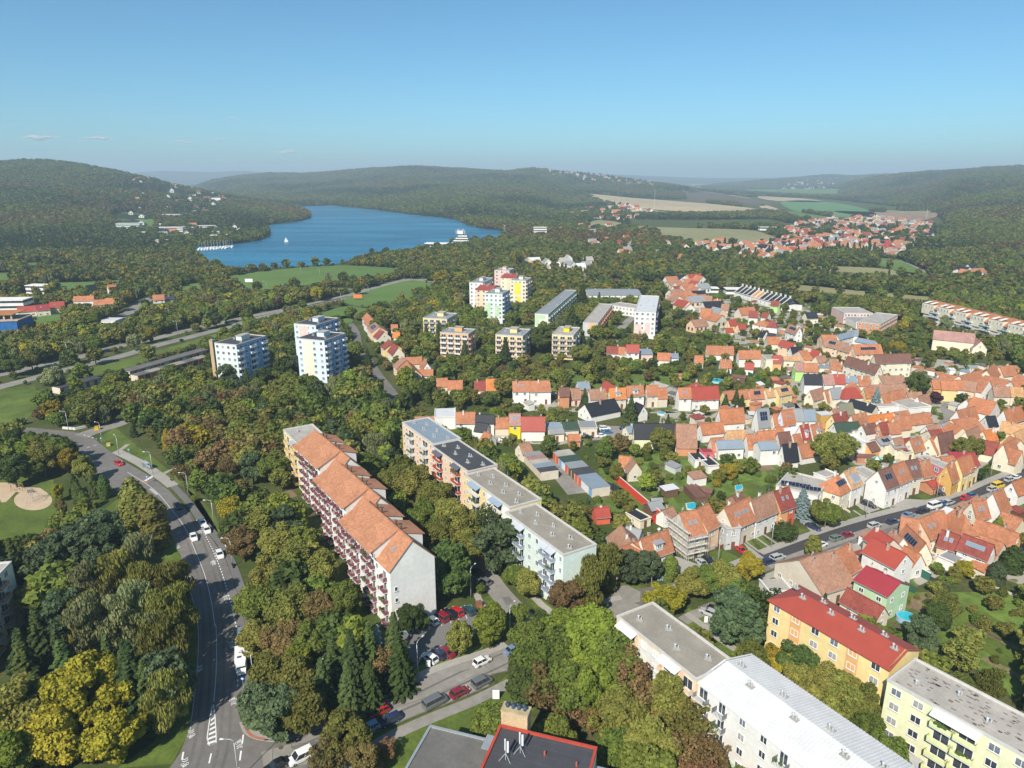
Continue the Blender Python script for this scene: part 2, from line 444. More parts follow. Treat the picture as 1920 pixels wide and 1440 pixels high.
# ---------------------------------------------------------------- far fields
FM = dict(olive=M((.24, .225, .105), 1, ((.004, .15), (.03, .10)), name='stubble_meadow'), tan=M((.42, .33, .20), 1, ((.004, .18), (.03, .12)), name='stubble_field'),
          green=M((.10, .21, .075), 1, ((.004, .10), (.03, .08)), name='winter_crop'), brown=M((.27, .18, .125), 1, ((.006, .25), (.05, .2)), name='ploughed_field'),
          grass=M((.10, .17, .035), 1, ((.006, .15), (.04, .12)), name='green_field'), scrub=M((.10, .075, .045), 1, ((.01, .3), (.05, .3)), name='heath'))
for nm, mt_, pts in (
    ('meadow', 'olive', [(1218, 427), (1290, 428), (1400, 431), (1440, 440), (1466, 452), (1400, 457), (1290, 454), (1240, 445)]),
    ('field', 'green', [(1466, 378), (1520, 376), (1590, 384), (1632, 396), (1645, 407), (1600, 409), (1520, 401), (1480, 392)]),
    ('field', 'grass', [(1475, 396), (1530, 403), (1560, 409), (1500, 410), (1470, 404)]),
    ('field', 'tan', [(1095, 374), (1180, 375), (1290, 379), (1380, 387), (1440, 396), (1400, 401), (1280, 397), (1160, 386)]),
    ('field', 'tan', [(1120, 383), (1190, 390), (1262, 400), (1240, 403), (1160, 393)]),
    ('field', 'olive', [(1200, 360), (1290, 363), (1400, 370), (1380, 374), (1280, 370), (1200, 367)]),
    ('field', 'tan', [(1300, 346), (1400, 348), (1395, 352), (1310, 352)]),
    ('field', 'brown', [(1560, 396), (1650, 398), (1755, 402), (1742, 411), (1690, 414), (1640, 408)]),
    ('field', 'olive', [(1640, 394), (1700, 396), (1760, 400), (1700, 402)]),
    ('field', 'tan', [(1420, 368), (1500, 372), (1545, 378), (1500, 379), (1440, 375)]),
    ('field', 'tan', [(1430, 383), (1470, 396), (1455, 397), (1425, 389)]),
    ('heath', 'scrub', [(1285, 365), (1360, 369), (1440, 378), (1430, 386), (1370, 382), (1290, 376)]),
    ('field', 'grass', [(1400, 356), (1520, 357), (1580, 362), (1500, 366), (1410, 362)]),
    ('meadow', 'olive', [(1100, 418), (1125, 413), (1160, 417), (1185, 425), (1150, 429), (1110, 428)]),
    ('meadow', 'olive', [(1190, 426), (1215, 424), (1235, 430), (1200, 434)]),
    ('field', 'grass', [(960, 363), (990, 360), (1010, 364), (975, 367)]),
    ('meadow', 'grass', [(1650, 485), (1690, 488), (1700, 496), (1740, 514), (1700, 516), (1670, 505), (1645, 496)]),
    ('meadow', 'olive', [(1480, 502), (1560, 500), (1640, 503), (1740, 517), (1680, 519), (1560, 512), (1490, 509)]),
    ('meadow', 'olive', [(1450, 532), (1520, 537), (1600, 545), (1745, 558), (1740, 566), (1600, 556), (1500, 548)]),
    ('meadow', 'grass', [(425, 520), (520, 506), (640, 498), (735, 503), (752, 510), (690, 522), (600, 532), (500, 546), (440, 541)]),
    ('meadow', 'grass', [(648, 560), (760, 528), (812, 534), (770, 560), (700, 576), (655, 572)]),
    ('meadow', 'grass', [(335, 540), (382, 528), (375, 545), (340, 550)]),
    ('meadow', 'grass', [(0, 513), (20, 512), (20, 526), (0, 530), (-80, 530), (-80, 513)]),
    ('meadow', 'grass', [(85, 532), (150, 530), (228, 526), (222, 536), (130, 545)]),
    ('meadow', 'grass', [(40, 494), (140, 492), (140, 498), (60, 500)]),
    ('meadow', 'grass', [(210, 422), (262, 415), (300, 430), (262, 440), (215, 432)]),
    ('meadow', 'grass', [(600, 590), (650, 575), (690, 582), (640, 600)]),
    ('meadow', 'grass', [(50, 600), (110, 590), (110, 605), (60, 612)]),
    ('meadow', 'grass', [(600, 600), (650, 593), (660, 606), (600, 612)])):
    o = draped(nm, pts, FM[mt_], .4)
    pxmark(pts, 1)
# ---------------------------------------------------------------- near lawns
LAWN = [[(-120, 745), (65, 722), (78, 760), (45, 790), (-120, 800)], [(128, 702), (230, 674), (300, 656), (440, 616), (452, 622), (300, 667), (240, 692), (135, 712)],
        [(-60, 875), (60, 890), (100, 900), (105, 960), (70, 1010), (-60, 1020)], [(195, 955), (228, 930), (240, 1010), (205, 1015)],
        [(225, 1440), (322, 1432), (358, 1366), (358, 1326), (370, 1240), (372, 1166), (352, 1080), (330, 1010), (300, 1010), (325, 1120), (335, 1250), (330, 1330), (290, 1390), (180, 1470), (200, 1560)],
        [(186, 822), (215, 800), (240, 822), (318, 882), (360, 916), (405, 988), (446, 1100), (447, 1070), (400, 960), (350, 915), (280, 885), (235, 858), (195, 842)],
        [(465, 1345), (560, 1330), (700, 1280), (780, 1250), (905, 1208), (905, 1216), (833, 1243), (779, 1265), (671, 1313), (590, 1355), (520, 1374), (478, 1370)],
        [(640, 1410), (706, 1378), (790, 1342), (920, 1292), (960, 1258), (1000, 1262), (1010, 1330), (900, 1350), (830, 1440), (640, 1560)],
        [(895, 1130), (925, 1110), (960, 1130), (1010, 1160), (990, 1200), (960, 1180), (930, 1180)],
        [(965, 1100), (1000, 1110), (1050, 1150), (1040, 1160), (1000, 1140)], [(1125, 1125), (1160, 1128), (1145, 1142), (1125, 1145)],
        [(1160, 1092), (1210, 1098), (1230, 1110), (1190, 1112)], [(1250, 1100), (1290, 1060), (1330, 1080), (1290, 1100)], [(1300, 1050), (1350, 1028), (1395, 1050), (1330, 1070)],
        [(1225, 1075), (1285, 1045), (1330, 1075), (1270, 1110)],
        [(1290, 1140), (1330, 1150), (1395, 1215), (1380, 1240), (1330, 1200), (1280, 1170)],
        [(1400, 1120), (1440, 1080), (1480, 1070), (1440, 1120)], [(1435, 1075), (1500, 1045), (1500, 1058), (1460, 1078)]]
for pts in LAWN: pxsheet('lawn', pts, .012, GRASS, code=1)
for (a, b_) in (((1394, 1013), (1420, 1037)), ((1408, 1005), (1445, 1030)), ((1440, 992), (1518, 1002)), ((1590, 965), (1611, 973)), ((1600, 960), (1628, 968)), ((1650, 945), (1668, 958)), ((1662, 940), (1684, 951)), ((1720, 930), (1745, 938))):
    x0, y0 = a; x1, y1 = b_
    pts = [(x0, y0), (x0 + (x1 - x0) * .45, y0 - 4), (x1, y1 - 8), (x1 - (x1 - x0) * .35, y1 + 3)]
    pxsheet('lawn', pts, .020, GRASS)
for pts in ([(1300, 905), (1345, 920), (1322, 948), (1295, 935)], [(1378, 905), (1410, 900), (1440, 920), (1450, 940), (1410, 935)], [(1432, 870), (1470, 880), (1478, 900), (1440, 895)], [(1257, 925), (1290, 915), (1310, 940), (1270, 944)],
            [(1141, 908), (1155, 905), (1170, 922), (1158, 930)], [(1600, 1160), (1700, 1150), (1760, 1180), (1700, 1190)], [(1760, 1130), (1850, 1150), (1920, 1190), (1920, 1290), (1860, 1230), (1790, 1180)],
            [(1395, 730), (1420, 700), (1450, 712), (1440, 728)], [(1671, 690), (1707, 686), (1706, 700), (1672, 706)], [(1550, 585), (1600, 580), (1610, 600), (1560, 605)], [(1560, 820), (1600, 830), (1590, 850)]):
    pxsheet('lawn', pts, .016, GRASS, code=None)
for pts in ([(1400, 868), (1440, 866), (1455, 880), (1420, 884)], [(1720, 1115), (1765, 1108), (1778, 1122), (1735, 1130)], [(1690, 1118), (1740, 1128), (1725, 1150), (1690, 1135)], [(1840, 1075), (1880, 1085), (1870, 1100), (1835, 1090)]):
    pxsheet('soil_patch', pts, .024, SOIL, code=None)
# ---------------------------------------------------------------- main road, left
LE = [(-30, 822), (20, 817), (60, 816), (100, 820), (137, 836), (167, 862), (190, 897), (213, 916), (262, 948), (300, 975), (320, 1000), (337, 1037), (353, 1083), (367, 1143), (371, 1200), (368, 1240), (362, 1300), (355, 1366), (338, 1412), (318, 1440), (270, 1520), (200, 1660)]
RE = [(-30, 838 - 30), (20, 803), (60, 802), (100, 806), (140, 810), (172, 818), (190, 834), (208, 848), (233, 865), (285, 895), (317, 920), (345, 950), (368, 980), (393, 1005), (417, 1037), (433, 1075), (447, 1120), (459, 1169), (462, 1220), (462, 1267), (456, 1290), (444, 1305), (446, 1332), (457, 1369), (478, 1386), (520, 1391)]
road_poly = pxl(LE) + pxl([(560, 1560), (620, 1480)]) 
east = pxl([(520, 1391), (590, 1367), (671, 1324), (779, 1276), (833, 1253), (920, 1225), (952, 1212), (1010, 1190), (1080, 1160), (1140, 1135), (1166, 1112), (1200, 1104), (1300, 1085), (1420, 1046), (1500, 1013), (1625, 976), (1720, 951), (1785, 936), (1850, 908), (1925, 876), (2040, 835)])
west = pxl([(2060, 852), (1925, 895), (1850, 935), (1785, 958), (1720, 982), (1640, 1010), (1560, 1030), (1500, 1050), (1436, 1072), (1300, 1112), (1215, 1130), (1180, 1150), (1120, 1190), (1030, 1230), (957, 1257), (922, 1265), (917, 1287), (833, 1322), (790, 1338), (706, 1373), (650, 1392), (610, 1425)])
upper = pxl(RE)
sheet('road', road_poly + west[::-1] + east[::-1] + upper[::-1][1:], .030, ASPH, grow=1.5)
pxsheet('road', [(560, 1391), (590, 1369), (671, 1326), (779, 1278), (833, 1255), (920, 1227), (952, 1214), (1010, 1192), (1080, 1162), (1140, 1137), (1160, 1120), (1200, 1135), (1180, 1148), (1120, 1188), (1030, 1228), (957, 1255), (920, 1264), (915, 1286), (833, 1320), (790, 1336), (706, 1371), (650, 1390), (600, 1430), (520, 1440), (500, 1470), (490, 1410)], .036, ASPHL)
# newer dark surface on the right street, parking strip beside it stays pale
strip('road', pxl([(1400, 1060), (1436, 1046), (1540, 1008), (1640, 978), (1720, 958), (1790, 941), (1860, 915), (1915, 890), (1990, 862)]), 5.2, .040, ASPHN)
strip('parking_strip', pxl([(1440, 1062), (1545, 1024), (1640, 992), (1720, 970), (1790, 952), (1862, 927), (1925, 902)]), 2.6, .044, ASPHL)
# raised pavements
strip('pavement', pxl([(1425, 1037), (1538, 996), (1625, 970), (1720, 946), (1785, 930), (1850, 903), (1925, 872), (1990, 848)]), 2.3, .13, CONC, raise_=.12)
strip('pavement', pxl([(1250, 1108), (1330, 1075), (1400, 1048)]), 2.0, .13, CONC, raise_=.12)
strip('pavement', pxl([(1430, 1085), (1500, 1057), (1560, 1036), (1600, 1022)]), 1.8, .13, CONC, raise_=.12)
strip('pavement', pxl([(220, 847), (262, 868), (300, 893), (325, 912)]), 3.4, .13, CONC, raise_=.12)
strip('pavement', pxl([(322, 908), (352, 940), (374, 970), (402, 1003), (424, 1035), (441, 1072), (455, 1115), (468, 1165), (471, 1220), (470, 1270), (462, 1300), (462, 1335), (470, 1366)]), 2.0, .128, M((.15, .145, .14), .9, ((.3, .1), (8, .1)), name='pavement_asphalt'), raise_=.12)
strip('pavement', pxl([(459, 1352), (468, 1370), (490, 1380), (530, 1382), (595, 1360), (673, 1318), (781, 1270), (835, 1248), (920, 1220), (948, 1208)]), 1.9, .134, CONC, raise_=.12)
strip('paving_band', pxl([(459, 1362), (472, 1380), (497, 1387.5)]), .55, .142, M((.36, .15, .10), .9, ((3, .1),), name='red_paving'), code=None)
strip('path', pxl([(640, 1440), (700, 1400), (760, 1368), (830, 1338), (880, 1318), (922, 1298), (950, 1284), (975, 1272)]), 2.5, .050, ASPHL)
strip('path', pxl([(1002, 1120), (1018, 1136), (1046, 1157), (1060, 1168)]), 1.8, .050, CONC)
strip('path', pxl([(1095, 1146), (1125, 1130), (1165, 1120)]), 1.8, .050, CONC)
strip('path', pxl([(893, 1112), (898, 1124), (905, 1137), (912, 1146)]), 1.6, .050, CONC)
strip('path', pxl([(1287, 1150), (1325, 1178), (1345, 1195), (1384, 1222), (1400, 1234)]), 1.7, .050, CONC)
strip('path', pxl([(1220, 1120), (1260, 1105), (1300, 1088)]), 1.7, .052, CONC)
strip('path', pxl([(212, 850), (228, 842), (240, 833)]), 1.6, .054, CONC)
strip('path', pxl([(300, 893), (315, 884), (335, 876)]), 1.4, .054, CONC)
strip('side_road', pxl([(885, 1045), (908, 1070), (932, 1105), (962, 1140), (985, 1165), (1000, 1185)]), 4.6, .042, ASPHL, w2=6.0)
strip('side_road', pxl([(150, 818), (185, 806), (222, 795), (232, 788)]), 7.5, .036, ASPHL, w2=6)
strip('side_road', pxl([(1280, 1165), (1315, 1148), (1345, 1150), (1330, 1185)]), 3, .046, ASPHL)
pxsheet('side_road', [(1148, 1118), (1158, 1099), (1178, 1098), (1201, 1110), (1200, 1128), (1160, 1140), (1144, 1150)], .047, ASPHL)
pxsheet('car_park', [(742, 1180), (800, 1152), (884, 1133), (897, 1160), (893, 1188), (840, 1207), (800, 1228), (772, 1258), (760, 1235)], .040, M((.16, .155, .15), .9, ((.1, .12), (10, .1)), name='car_park_asphalt'))
pxsheet('car_park', [(1308, 1138), (1335, 1128), (1360, 1142), (1345, 1162), (1322, 1158)], .040, ASPH)
# drives in front of the street houses
for pts in ([(1220 , 1062), (1205, 1020), (1318, 1062), (1345, 1075), (1312, 1082)], [(1395, 1020), (1372, 1000), (1440, 1052), (1425, 1062)], [(1498, 975), (1512, 968), (1545, 998), (1528, 1004)], [(1600, 945), (1625, 935), (1650, 955), (1630, 962)], [(1670, 950), (1690, 935), (1745, 938), (1720, 952)],
            [(1760, 920), (1790, 900), (1815, 915), (1790, 932)]):
    pxsheet('driveway', pts, .056, CONC)
for a, b_ in (((1393, 1012), (1425, 1036)), ((1410, 1003), (1445, 1028)), ((1425, 998), (1460, 1022)), ((1600, 957), (1622, 972)), ((1612, 952), (1636, 966)), ((1652, 942), (1676, 955)), ((1570, 972), (1583, 984))):
    strip('garden_path', pxl([a, b_]), .7, .062, CONC, n=1)
# dual carriageway beyond the garages
strip('carriageway', pxl([(-60, 715), (60, 690), (140, 672), (220, 650), (293, 634), (360, 617), (430, 602), (500, 587), (560, 575), (640, 557), (700, 541), (752, 527), (800, 524)]), 8, .05, ASPHL)
strip('carriageway', pxl([(-60, 742), (60, 710), (150, 687), (230, 667), (293, 648), (360, 631), (437, 611), (480, 598), (547, 582), (617, 566), (660, 556)]), 8, .05, ASPHL)
strip('road', pxl([(490, 540), (560, 541), (640, 542), (700, 541), (760, 524), (800, 528), (850, 530)]), 6, .054, ASPHL)
strip('side_road', pxl([(205, 605), (235, 590), (262, 572), (285, 556), (300, 552)]), 9, .05, ASPHL)
strip('side_road', pxl([(640, 590), (655, 605), (668, 625), (672, 650), (690, 675), (708, 702), (730, 730), (745, 750)]), 4.6, .05, ASPH)
strip('side_road', pxl([(905, 606), (930, 607), (980, 615), (1030, 622), (1100, 635), (1160, 640)]), 5.5, .05, ASPHL)
strip('side_road', pxl([(1160, 620), (1180, 600), (1190, 590), (1170, 575)]), 5.5, .05, ASPHL)
strip('road', pxl([(1080, 520), (1130, 524), (1200, 530), (1260, 533), (1320, 540)]), 10, .05, ASPHL)
strip('road', pxl([(1000, 505), (1050, 508), (1090, 513), (1110, 522), (1120, 530)]), 7, .054, ASPHL)
strip('side_road', pxl([(1740, 740), (1790, 752), (1850, 756), (1925, 760)]), 5, .05, ASPHL)
strip('side_road', pxl([(1790, 748), (1775, 765), (1780, 782), (1765, 800), (1750, 815)]), 5, .054, ASPHL, w2=4)
strip('side_road', pxl([(1120, 800), (1160, 806), (1200, 812), (1240, 812)]), 6, .05, ASPHL)
pxsheet('side_road', [(1118, 798), (1190, 800), (1195, 822), (1110, 826)], .054, ASPHL)
strip('footpath', pxl([(1205, 888), (1225, 905), (1240, 922)]), 1.2, .03, CONC, code=None)
strip('garage_yard', pxl([(1030, 862), (1060, 890), (1090, 925)]), 9, .04, ASPHL)
strip('road', pxl([(1640, 415), (1642, 430), (1648, 448)]), 8, .5, ASPHL)
strip('road', pxl([(1650, 492), (1690, 492), (1720, 503), (1750, 518)]), 4, .5, ASPHL)
# play ground sand
def ell(cx, cy, rx, ry, n=26): return [(cx + rx * math.cos(2 * math.pi * i / n), cy + ry * math.sin(2 * math.pi * i / n)) for i in range(n)]
pxsheet('sand_pit', ell(62, 938, 36, 19), .030, SAND)
pxsheet('sand_pit', [(-40, 905), (15, 905), (40, 912), (75, 915), (90, 925), (60, 930), (30, 922), (18, 935), (10, 942), (-40, 940)], .026, SAND)
pxsheet('soil_patch', ell(98, 829, 40, 9), .034, M((.035, .05, .018), 1, ((1, .3),), name='low_shrub_bed'), code=6)
pxsheet('soil_patch', [(522, 928), (545, 918), (558, 930), (535, 938)], .03, SOIL)
# yards and kitchen gardens among the houses: paving, soil and grass mixed
YARD, n, b, new, lk = nmat('yard_ground')
g_ = new('ShaderNodeNewGeometry')
def yn(scale, lo, hi):
    t = new('ShaderNodeTexNoise'); t.inputs['Scale'].default_value = scale; t.inputs['Detail'].default_value = 3; lk(g_.outputs['Position'], t.inputs['Vector'])
    r = new('ShaderNodeMapRange'); r.inputs[1].default_value = lo; r.inputs[2].default_value = hi; lk(t.outputs['Fac'], r.inputs[0]); return r.outputs[0]
def ym(f, a, c):
    x = new('ShaderNodeMix'); x.data_type = 'RGBA'; lk(f, x.inputs[0])
    for i, v in ((6, a), (7, c)):
        if isinstance(v, tuple): x.inputs[i].default_value = (*v, 1)
        else: lk(v, x.inputs[i])
    return x.outputs[2]
yc = ym(yn(.35, .40, .60), (.10, .15, .028), (.075, .10, .028)); yc = ym(yn(.14, .56, .60), yc, (.21, .16, .10)); yc = ym(yn(.11, .52, .55), (.36, .33, .28), yc)
lk(yc, b.inputs['Base Color']); b.inputs['Roughness'].default_value = 1
for pts in ([(1330, 780), (1500, 690), (1700, 668), (1925, 690), (1925, 870), (1800, 886), (1640, 900), (1560, 850), (1400, 840), (1230, 830), (1240, 770)], [(960, 745), (1180, 740), (1480, 740), (1500, 765), (1240, 775), (960, 770)],
            [(1290, 575), (1440, 540), (1560, 590), (1640, 660), (1480, 690), (1330, 620)], [(1500, 1045), (1700, 960), (1860, 900), (1925, 880), (1925, 1100), (1800, 1060), (1700, 1110), (1640, 1160), (1480, 1090)], [(770, 790), (1110, 795), (1100, 835), (900, 830)]):
    pxsheet('yard', pts, .008, YARD, code=None)
YG = M((.11, .165, .030), 1, ((.05, .3), (.4, .3), (3, .25)), name='garden_grass')
for pts in ([(1120, 850), (1300, 850), (1480, 870), (1500, 920), (1330, 960), (1130, 960)], [(1000, 700), (1250, 690), (1300, 720), (1000, 735)], [(1560, 1150), (1700, 1110), (1925, 1110), (1925, 1330), (1780, 1210)]):
    pxsheet('garden_ground', pts, .006, YG, code=None)
VEG = [M((.12, .085, .05), 1, ((.6, .25), (4, .25)), name='bed_soil'), M((.075, .11, .03), 1, ((2, .5), (6, .3)), name='bed_greens'), M((.20, .16, .09), 1, ((1, .3),), name='bed_straw')]
rnd = random.Random(12)
for (x0, y0, x1, y1, n_) in ((1560, 1120, 1920, 1290, 34), (1140, 860, 1300, 950, 14), (1010, 690, 1290, 730, 12), (1380, 860, 1500, 930, 8)):
    for k in range(n_):
        p = G(rnd.uniform(x0, x1), rnd.uniform(y0, y1)); a = math.radians(rnd.choice((-58, 32))); L, w = rnd.uniform(3, 9), rnd.uniform(1, 2.4); c, s = math.cos(a), math.sin(a)
        sheet('vegetable_bed', [Vector((p.x + u * c - v * s, p.y + u * s + v * c)) for u, v in ((-L / 2, -w / 2), (L / 2, -w / 2), (L / 2, w / 2), (-L / 2, w / 2))], .018 + .0012 * k, VEG[k % 3], code=None)
pxmark([(1560, 1150), (1700, 1110), (1925, 1110), (1925, 1330), (1780, 1210)], 7)
# faint darker wheel tracks along the lanes
TRK = M((.135, .126, .118), .9, ((.1, .2), (2, .15)), name='wheel_track')
for dx in (-26, -12, 14, 28):
    strip('wheel_track', pxl([(x + dx * (.55 + (y - 850) / 900), y) for x, y in ((345, 960), (372, 1020), (394, 1090), (405, 1170), (406, 1260), (402, 1330), (394, 1400), (376, 1460))]), .55, .0385 + abs(dx) * .0001, TRK, code=None)
strip('wheel_track', pxl([(620, 1390), (760, 1330), (900, 1268), (960, 1240)]), .5, .0392, TRK, code=None); strip('wheel_track', pxl([(560, 1400), (720, 1330), (860, 1262), (950, 1222)]), .5, .0394, TRK, code=None)
pxmark([(1120, 855), (1300, 845), (1480, 872), (1500, 918), (1330, 955), (1130, 955)], 0)
pxmark([(1120, 855), (1300, 845), (1480, 872), (1500, 918), (1330, 955), (1130, 955)], 6)
for pts in ([(1262, 915), (1300, 915), (1322, 948), (1295, 935)], [(1380, 915), (1410, 912), (1425, 928), (1400, 930)], [(1146, 886), (1156, 884), (1250, 978), (1240, 986)], [(1276, 942), (1318, 938), (1322, 958), (1290, 960)]): pxmark(pts, 1)
# repaired patches in the worn road surface
for pts, mt_ in (([q(16, 1290, 935), q(16, 1345, 915), q(16, 1365, 930), q(16, 1305, 952)], ASPH), ([q(16, 1690, 760), q(16, 1790, 730), q(16, 1800, 745), q(16, 1700, 775)], ASPHL), ([q(17, 480, 690), q(17, 560, 660), q(17, 570, 700), q(17, 500, 730)], ASPHL),
                 ([(545, 1400), (600, 1388), (610, 1396), (555, 1410)], ASPH), ([(940, 1120), (955, 1118), (965, 1132), (950, 1136)], ASPH)):
    pxsheet('road_patch', pts, .046, mt_, code=None)
# ---------------------------------------------------------------- road markings
def dashes(name, line, w, dash, gap, z=.052, n=10):
    L = smooth_line(line, n); acc = 0; mb = MB(); on = None; pts = []
    d = [0]
    for i in range(1, len(L)): d.append(d[-1] + (L[i] - L[i - 1]).length)
    def at(s):
        i = min(max(np.searchsorted(d, s) - 1, 0), len(L) - 2)
        t = (s - d[i]) / max(1e-6, d[i + 1] - d[i])
        p = L[i].lerp(L[i + 1], t); v = (L[i + 1] - L[i]).normalized()
        return p, Vector((-v.y, v.x))
    s = 0
    while s < d[-1]:
        e = min(s + dash, d[-1]); k = max(1, int((e - s) / 2))
        for j in range(k):
            p1, n1 = at(s + (e - s) * j / k); p2, n2 = at(s + (e - s) * (j + 1) / k)
            a, b2, c, dd = p1 - n1 * w / 2, p2 - n2 * w / 2, p2 + n2 * w / 2, p1 + n1 * w / 2
            mb.face([(a.x, a.y, z), (b2.x, b2.y, z), (c.x, c.y, z), (dd.x, dd.y, z)])
        s = e + gap
    return tag(mb.build(name, PAINT), kind='structure')
CL = [q(20, 715, 555), q(20, 860, 650), q(20, 960, 760), q(20, 1040, 870), q(20, 1090, 980), q(20, 1150, 1130), q(20, 1190, 1290), q(20, 1210, 1430), q(21, 1493, 430), q(21, 1500, 600), q(21, 1495, 800), q(21, 1480, 985)]
dashes('centre_line', pxl(CL), .11, 400, 1)
dashes('cycle_lane_line', pxl([q(20, 1105, 825), q(20, 1160, 920), q(20, 1220, 1050), q(20, 1260, 1160), q(20, 1300, 1300), q(20, 1330, 1430), q(21, 1640, 480), q(21, 1650, 620), q(21, 1648, 760), q(21, 1645, 895)]), .22, .75, .75)
dashes('cycle_lane_line', pxl([q(21, 1685, 1210), q(21, 1660, 1390), q(21, 1640, 1520)]), .28, 2.2, 1.6)
dashes('centre_dash', pxl([q(21, 1463, 1340), q(21, 1440, 1440), q(21, 1400, 1600)]), .25, 2.2, 2.4)
dashes('edge_dash', pxl([q(21, 1270, 1330), q(21, 1250, 1440)]), .28, 1.8, 2.4)
dashes('edge_line', pxl([q(21, 1262, 60), q(21, 1330, 260), q(21, 1372, 480), q(21, 1366, 750), q(21, 1338, 1010), q(21, 1316, 1180)]), .07, 400, 1)
dashes('centre_dash', pxl([q(20, 470, 345), q(20, 545, 370)]), .25, 1.6, 1.2)
dashes('centre_dash', pxl([q(20, 490, 420), q(20, 550, 400)]), .25, 1.2, 1.2)
# zebra bars of the crossing and the small bars of the lane start
mb = MB()
for k in range(6):
    x, y = 803 + k * 0 , 0
    a, b_ = G(*q(20, 800 + k * 10, 610 - k * 6)), G(*q(20, 830 + k * 10, 602 - k * 6))
    d = (b_ - a).normalized(); nn = Vector((-d.y, d.x)) * .24
    mb.face([(*(a - nn), .056), (*(b_ - nn), .056), (*(b_ + nn), .056), (*(a + nn), .056)])
tag(mb.build('zebra_crossing', PAINT), kind='structure')
dashes('give_way_bars', pxl([q(20, 845, 650), q(20, 885, 682)]), .8, .35, .45)
pxsheet('tactile_paving', [q(20, 800, 598), q(20, 830, 612), q(20, 824, 618), q(20, 795, 604)], .060, M((.45, .2, .12), .9, (), name='red_paving2'))
# hatched island
hz_ = [q(21, 1478, 1000), q(21, 1490, 1100), q(21, 1497, 1250), q(21, 1490, 1285), q(21, 1470, 1300), q(21, 1445, 1280), q(21, 1433, 1245), q(21, 1450, 1120), q(21, 1470, 1010)]
dashes('island_line', pxl(hz_), .16, 400, 1, n=4)
mb = MB()
for k in range(7):
    y = 1060 + k * 32; wl = 1474 - (y - 1000) * .155; wr = 1480 + (y - 1000) * .06
    P4 = [q(21, wl + 1, y + 14), q(21, wr, y - 6), q(21, wr, y + 8), q(21, wl + 1, y + 28)]
    mb.face([(*G(x, y_), .056) for x, y_ in P4][::-1])
tag(mb.build('hatching', PAINT), kind='structure')
# bicycle symbols with double chevrons
BIKE = MB()
def ring(cx, cy, r, w=.09, z=0):
    k = 10
    for i in range(k):
        a, b_ = 2 * math.pi * i / k, 2 * math.pi * (i + 1) / k
        BIKE.face([(cx + (r - w) * math.cos(a), cy + (r - w) * math.sin(a), z), (cx + r * math.cos(a), cy + r * math.sin(a), z), (cx + r * math.cos(b_), cy + r * math.sin(b_), z), (cx + (r - w) * math.cos(b_), cy + (r - w) * math.sin(b_), z)])
def seg(x0, y0, x1, y1, w=.11):
    d = Vector((x1 - x0, y1 - y0)).normalized(); nn = Vector((-d.y, d.x)) * w / 2
    BIKE.face([(x0 - nn.x, y0 - nn.y, 0), (x1 - nn.x, y1 - nn.y, 0), (x1 + nn.x, y1 + nn.y, 0), (x0 + nn.x, y0 + nn.y, 0)])
ring(-.42, 0, .34); ring(.42, 0, .34)
seg(-.42, 0, -.12, .55); seg(-.12, .55, .3, .6); seg(.3, .6, .42, 0); seg(-.12, .55, .05, .02); seg(.05, .02, .3, .6); seg(.22, .78, .42, .74)
for k in range(2): seg(-.55, -.95 - k * .5, 0, -.6 - k * .5, .16); seg(.55, -.95 - k * .5, 0, -.6 - k * .5, .16)
bme = BIKE.mesh('bicycle_symbol', [PAINT])
def lane_dir(x, y):
    L = smooth_line(pxl(CL) + [G(412, 1440), G(395, 1500)], 6); p = G(x, y); i = min(range(len(L) - 1), key=lambda j: (L[j] - p).length); v = L[i + 1] - L[i]; return math.atan2(v.y, v.x)
for away, pts in ((-1, [q(21, 1313, 135), q(21, 1375, 405), q(21, 1383, 760), q(21, 1325, 1215), q(21, 1280, 1415), q(20, 922, 830), q(20, 1002, 980)]),
                  (1, [q(21, 1475, 20), q(21, 1560, 255), q(21, 1603, 575), q(21, 1613, 970), q(21, 1655, 1265), q(20, 1122, 890), q(20, 1198, 1060)])):
    for x, y in pts:
        c = G(x, y); o = link('bicycle_symbol', bme, None, (c.x, c.y, .06), lane_dir(x, y) + away * math.pi / 2); o.scale = (.85, .95, 1); tag(o, kind='structure')
# parking bay lines
mb = MB()
for x in (1478, 1560, 1625, 1680, 1735):
    a, b_ = G(*q(16, x, 430 - (x - 1478) * .28)), G(*q(16, x + 22, 480 - (x - 1478) * .28)); d = (b_ - a).normalized(); nn = Vector((-d.y, d.x)) * .06
    a = b_ - d * 3.5
    mb.face([(*(a - nn), .048), (*(b_ - nn), .048), (*(b_ + nn), .048), (*(a + nn), .048)])
tag(mb.build('bay_lines', PAINT), kind='structure')
# iron covers and tar seams in the road
mb = MB()
for (x, y) in ((527, 1402), (762, 1302), (747, 1316), (344, 1361)):
    c = G(x, y); mb.prism([(c.x + .45 * math.cos(t), c.y + .45 * math.sin(t)) for t in [i * .63 for i in range(10)]], .04, .058)
tag(mb.build('drain_covers', M((.12, .08, .06), .7, ())), kind='structure')
for pts in ([(560, 1395), (600, 1392), (650, 1372)], [(545, 1392), (548, 1404)], [(512, 1405), (510, 1440)], [(735, 1330), (820, 1300), (900, 1262)], [(900, 1240), (925, 1262)], [(700, 1340), (760, 1318)]):
    dashes('tar_seam', pxl(pts), .07, 400, 1, .05).data.materials[0] = ASPHN
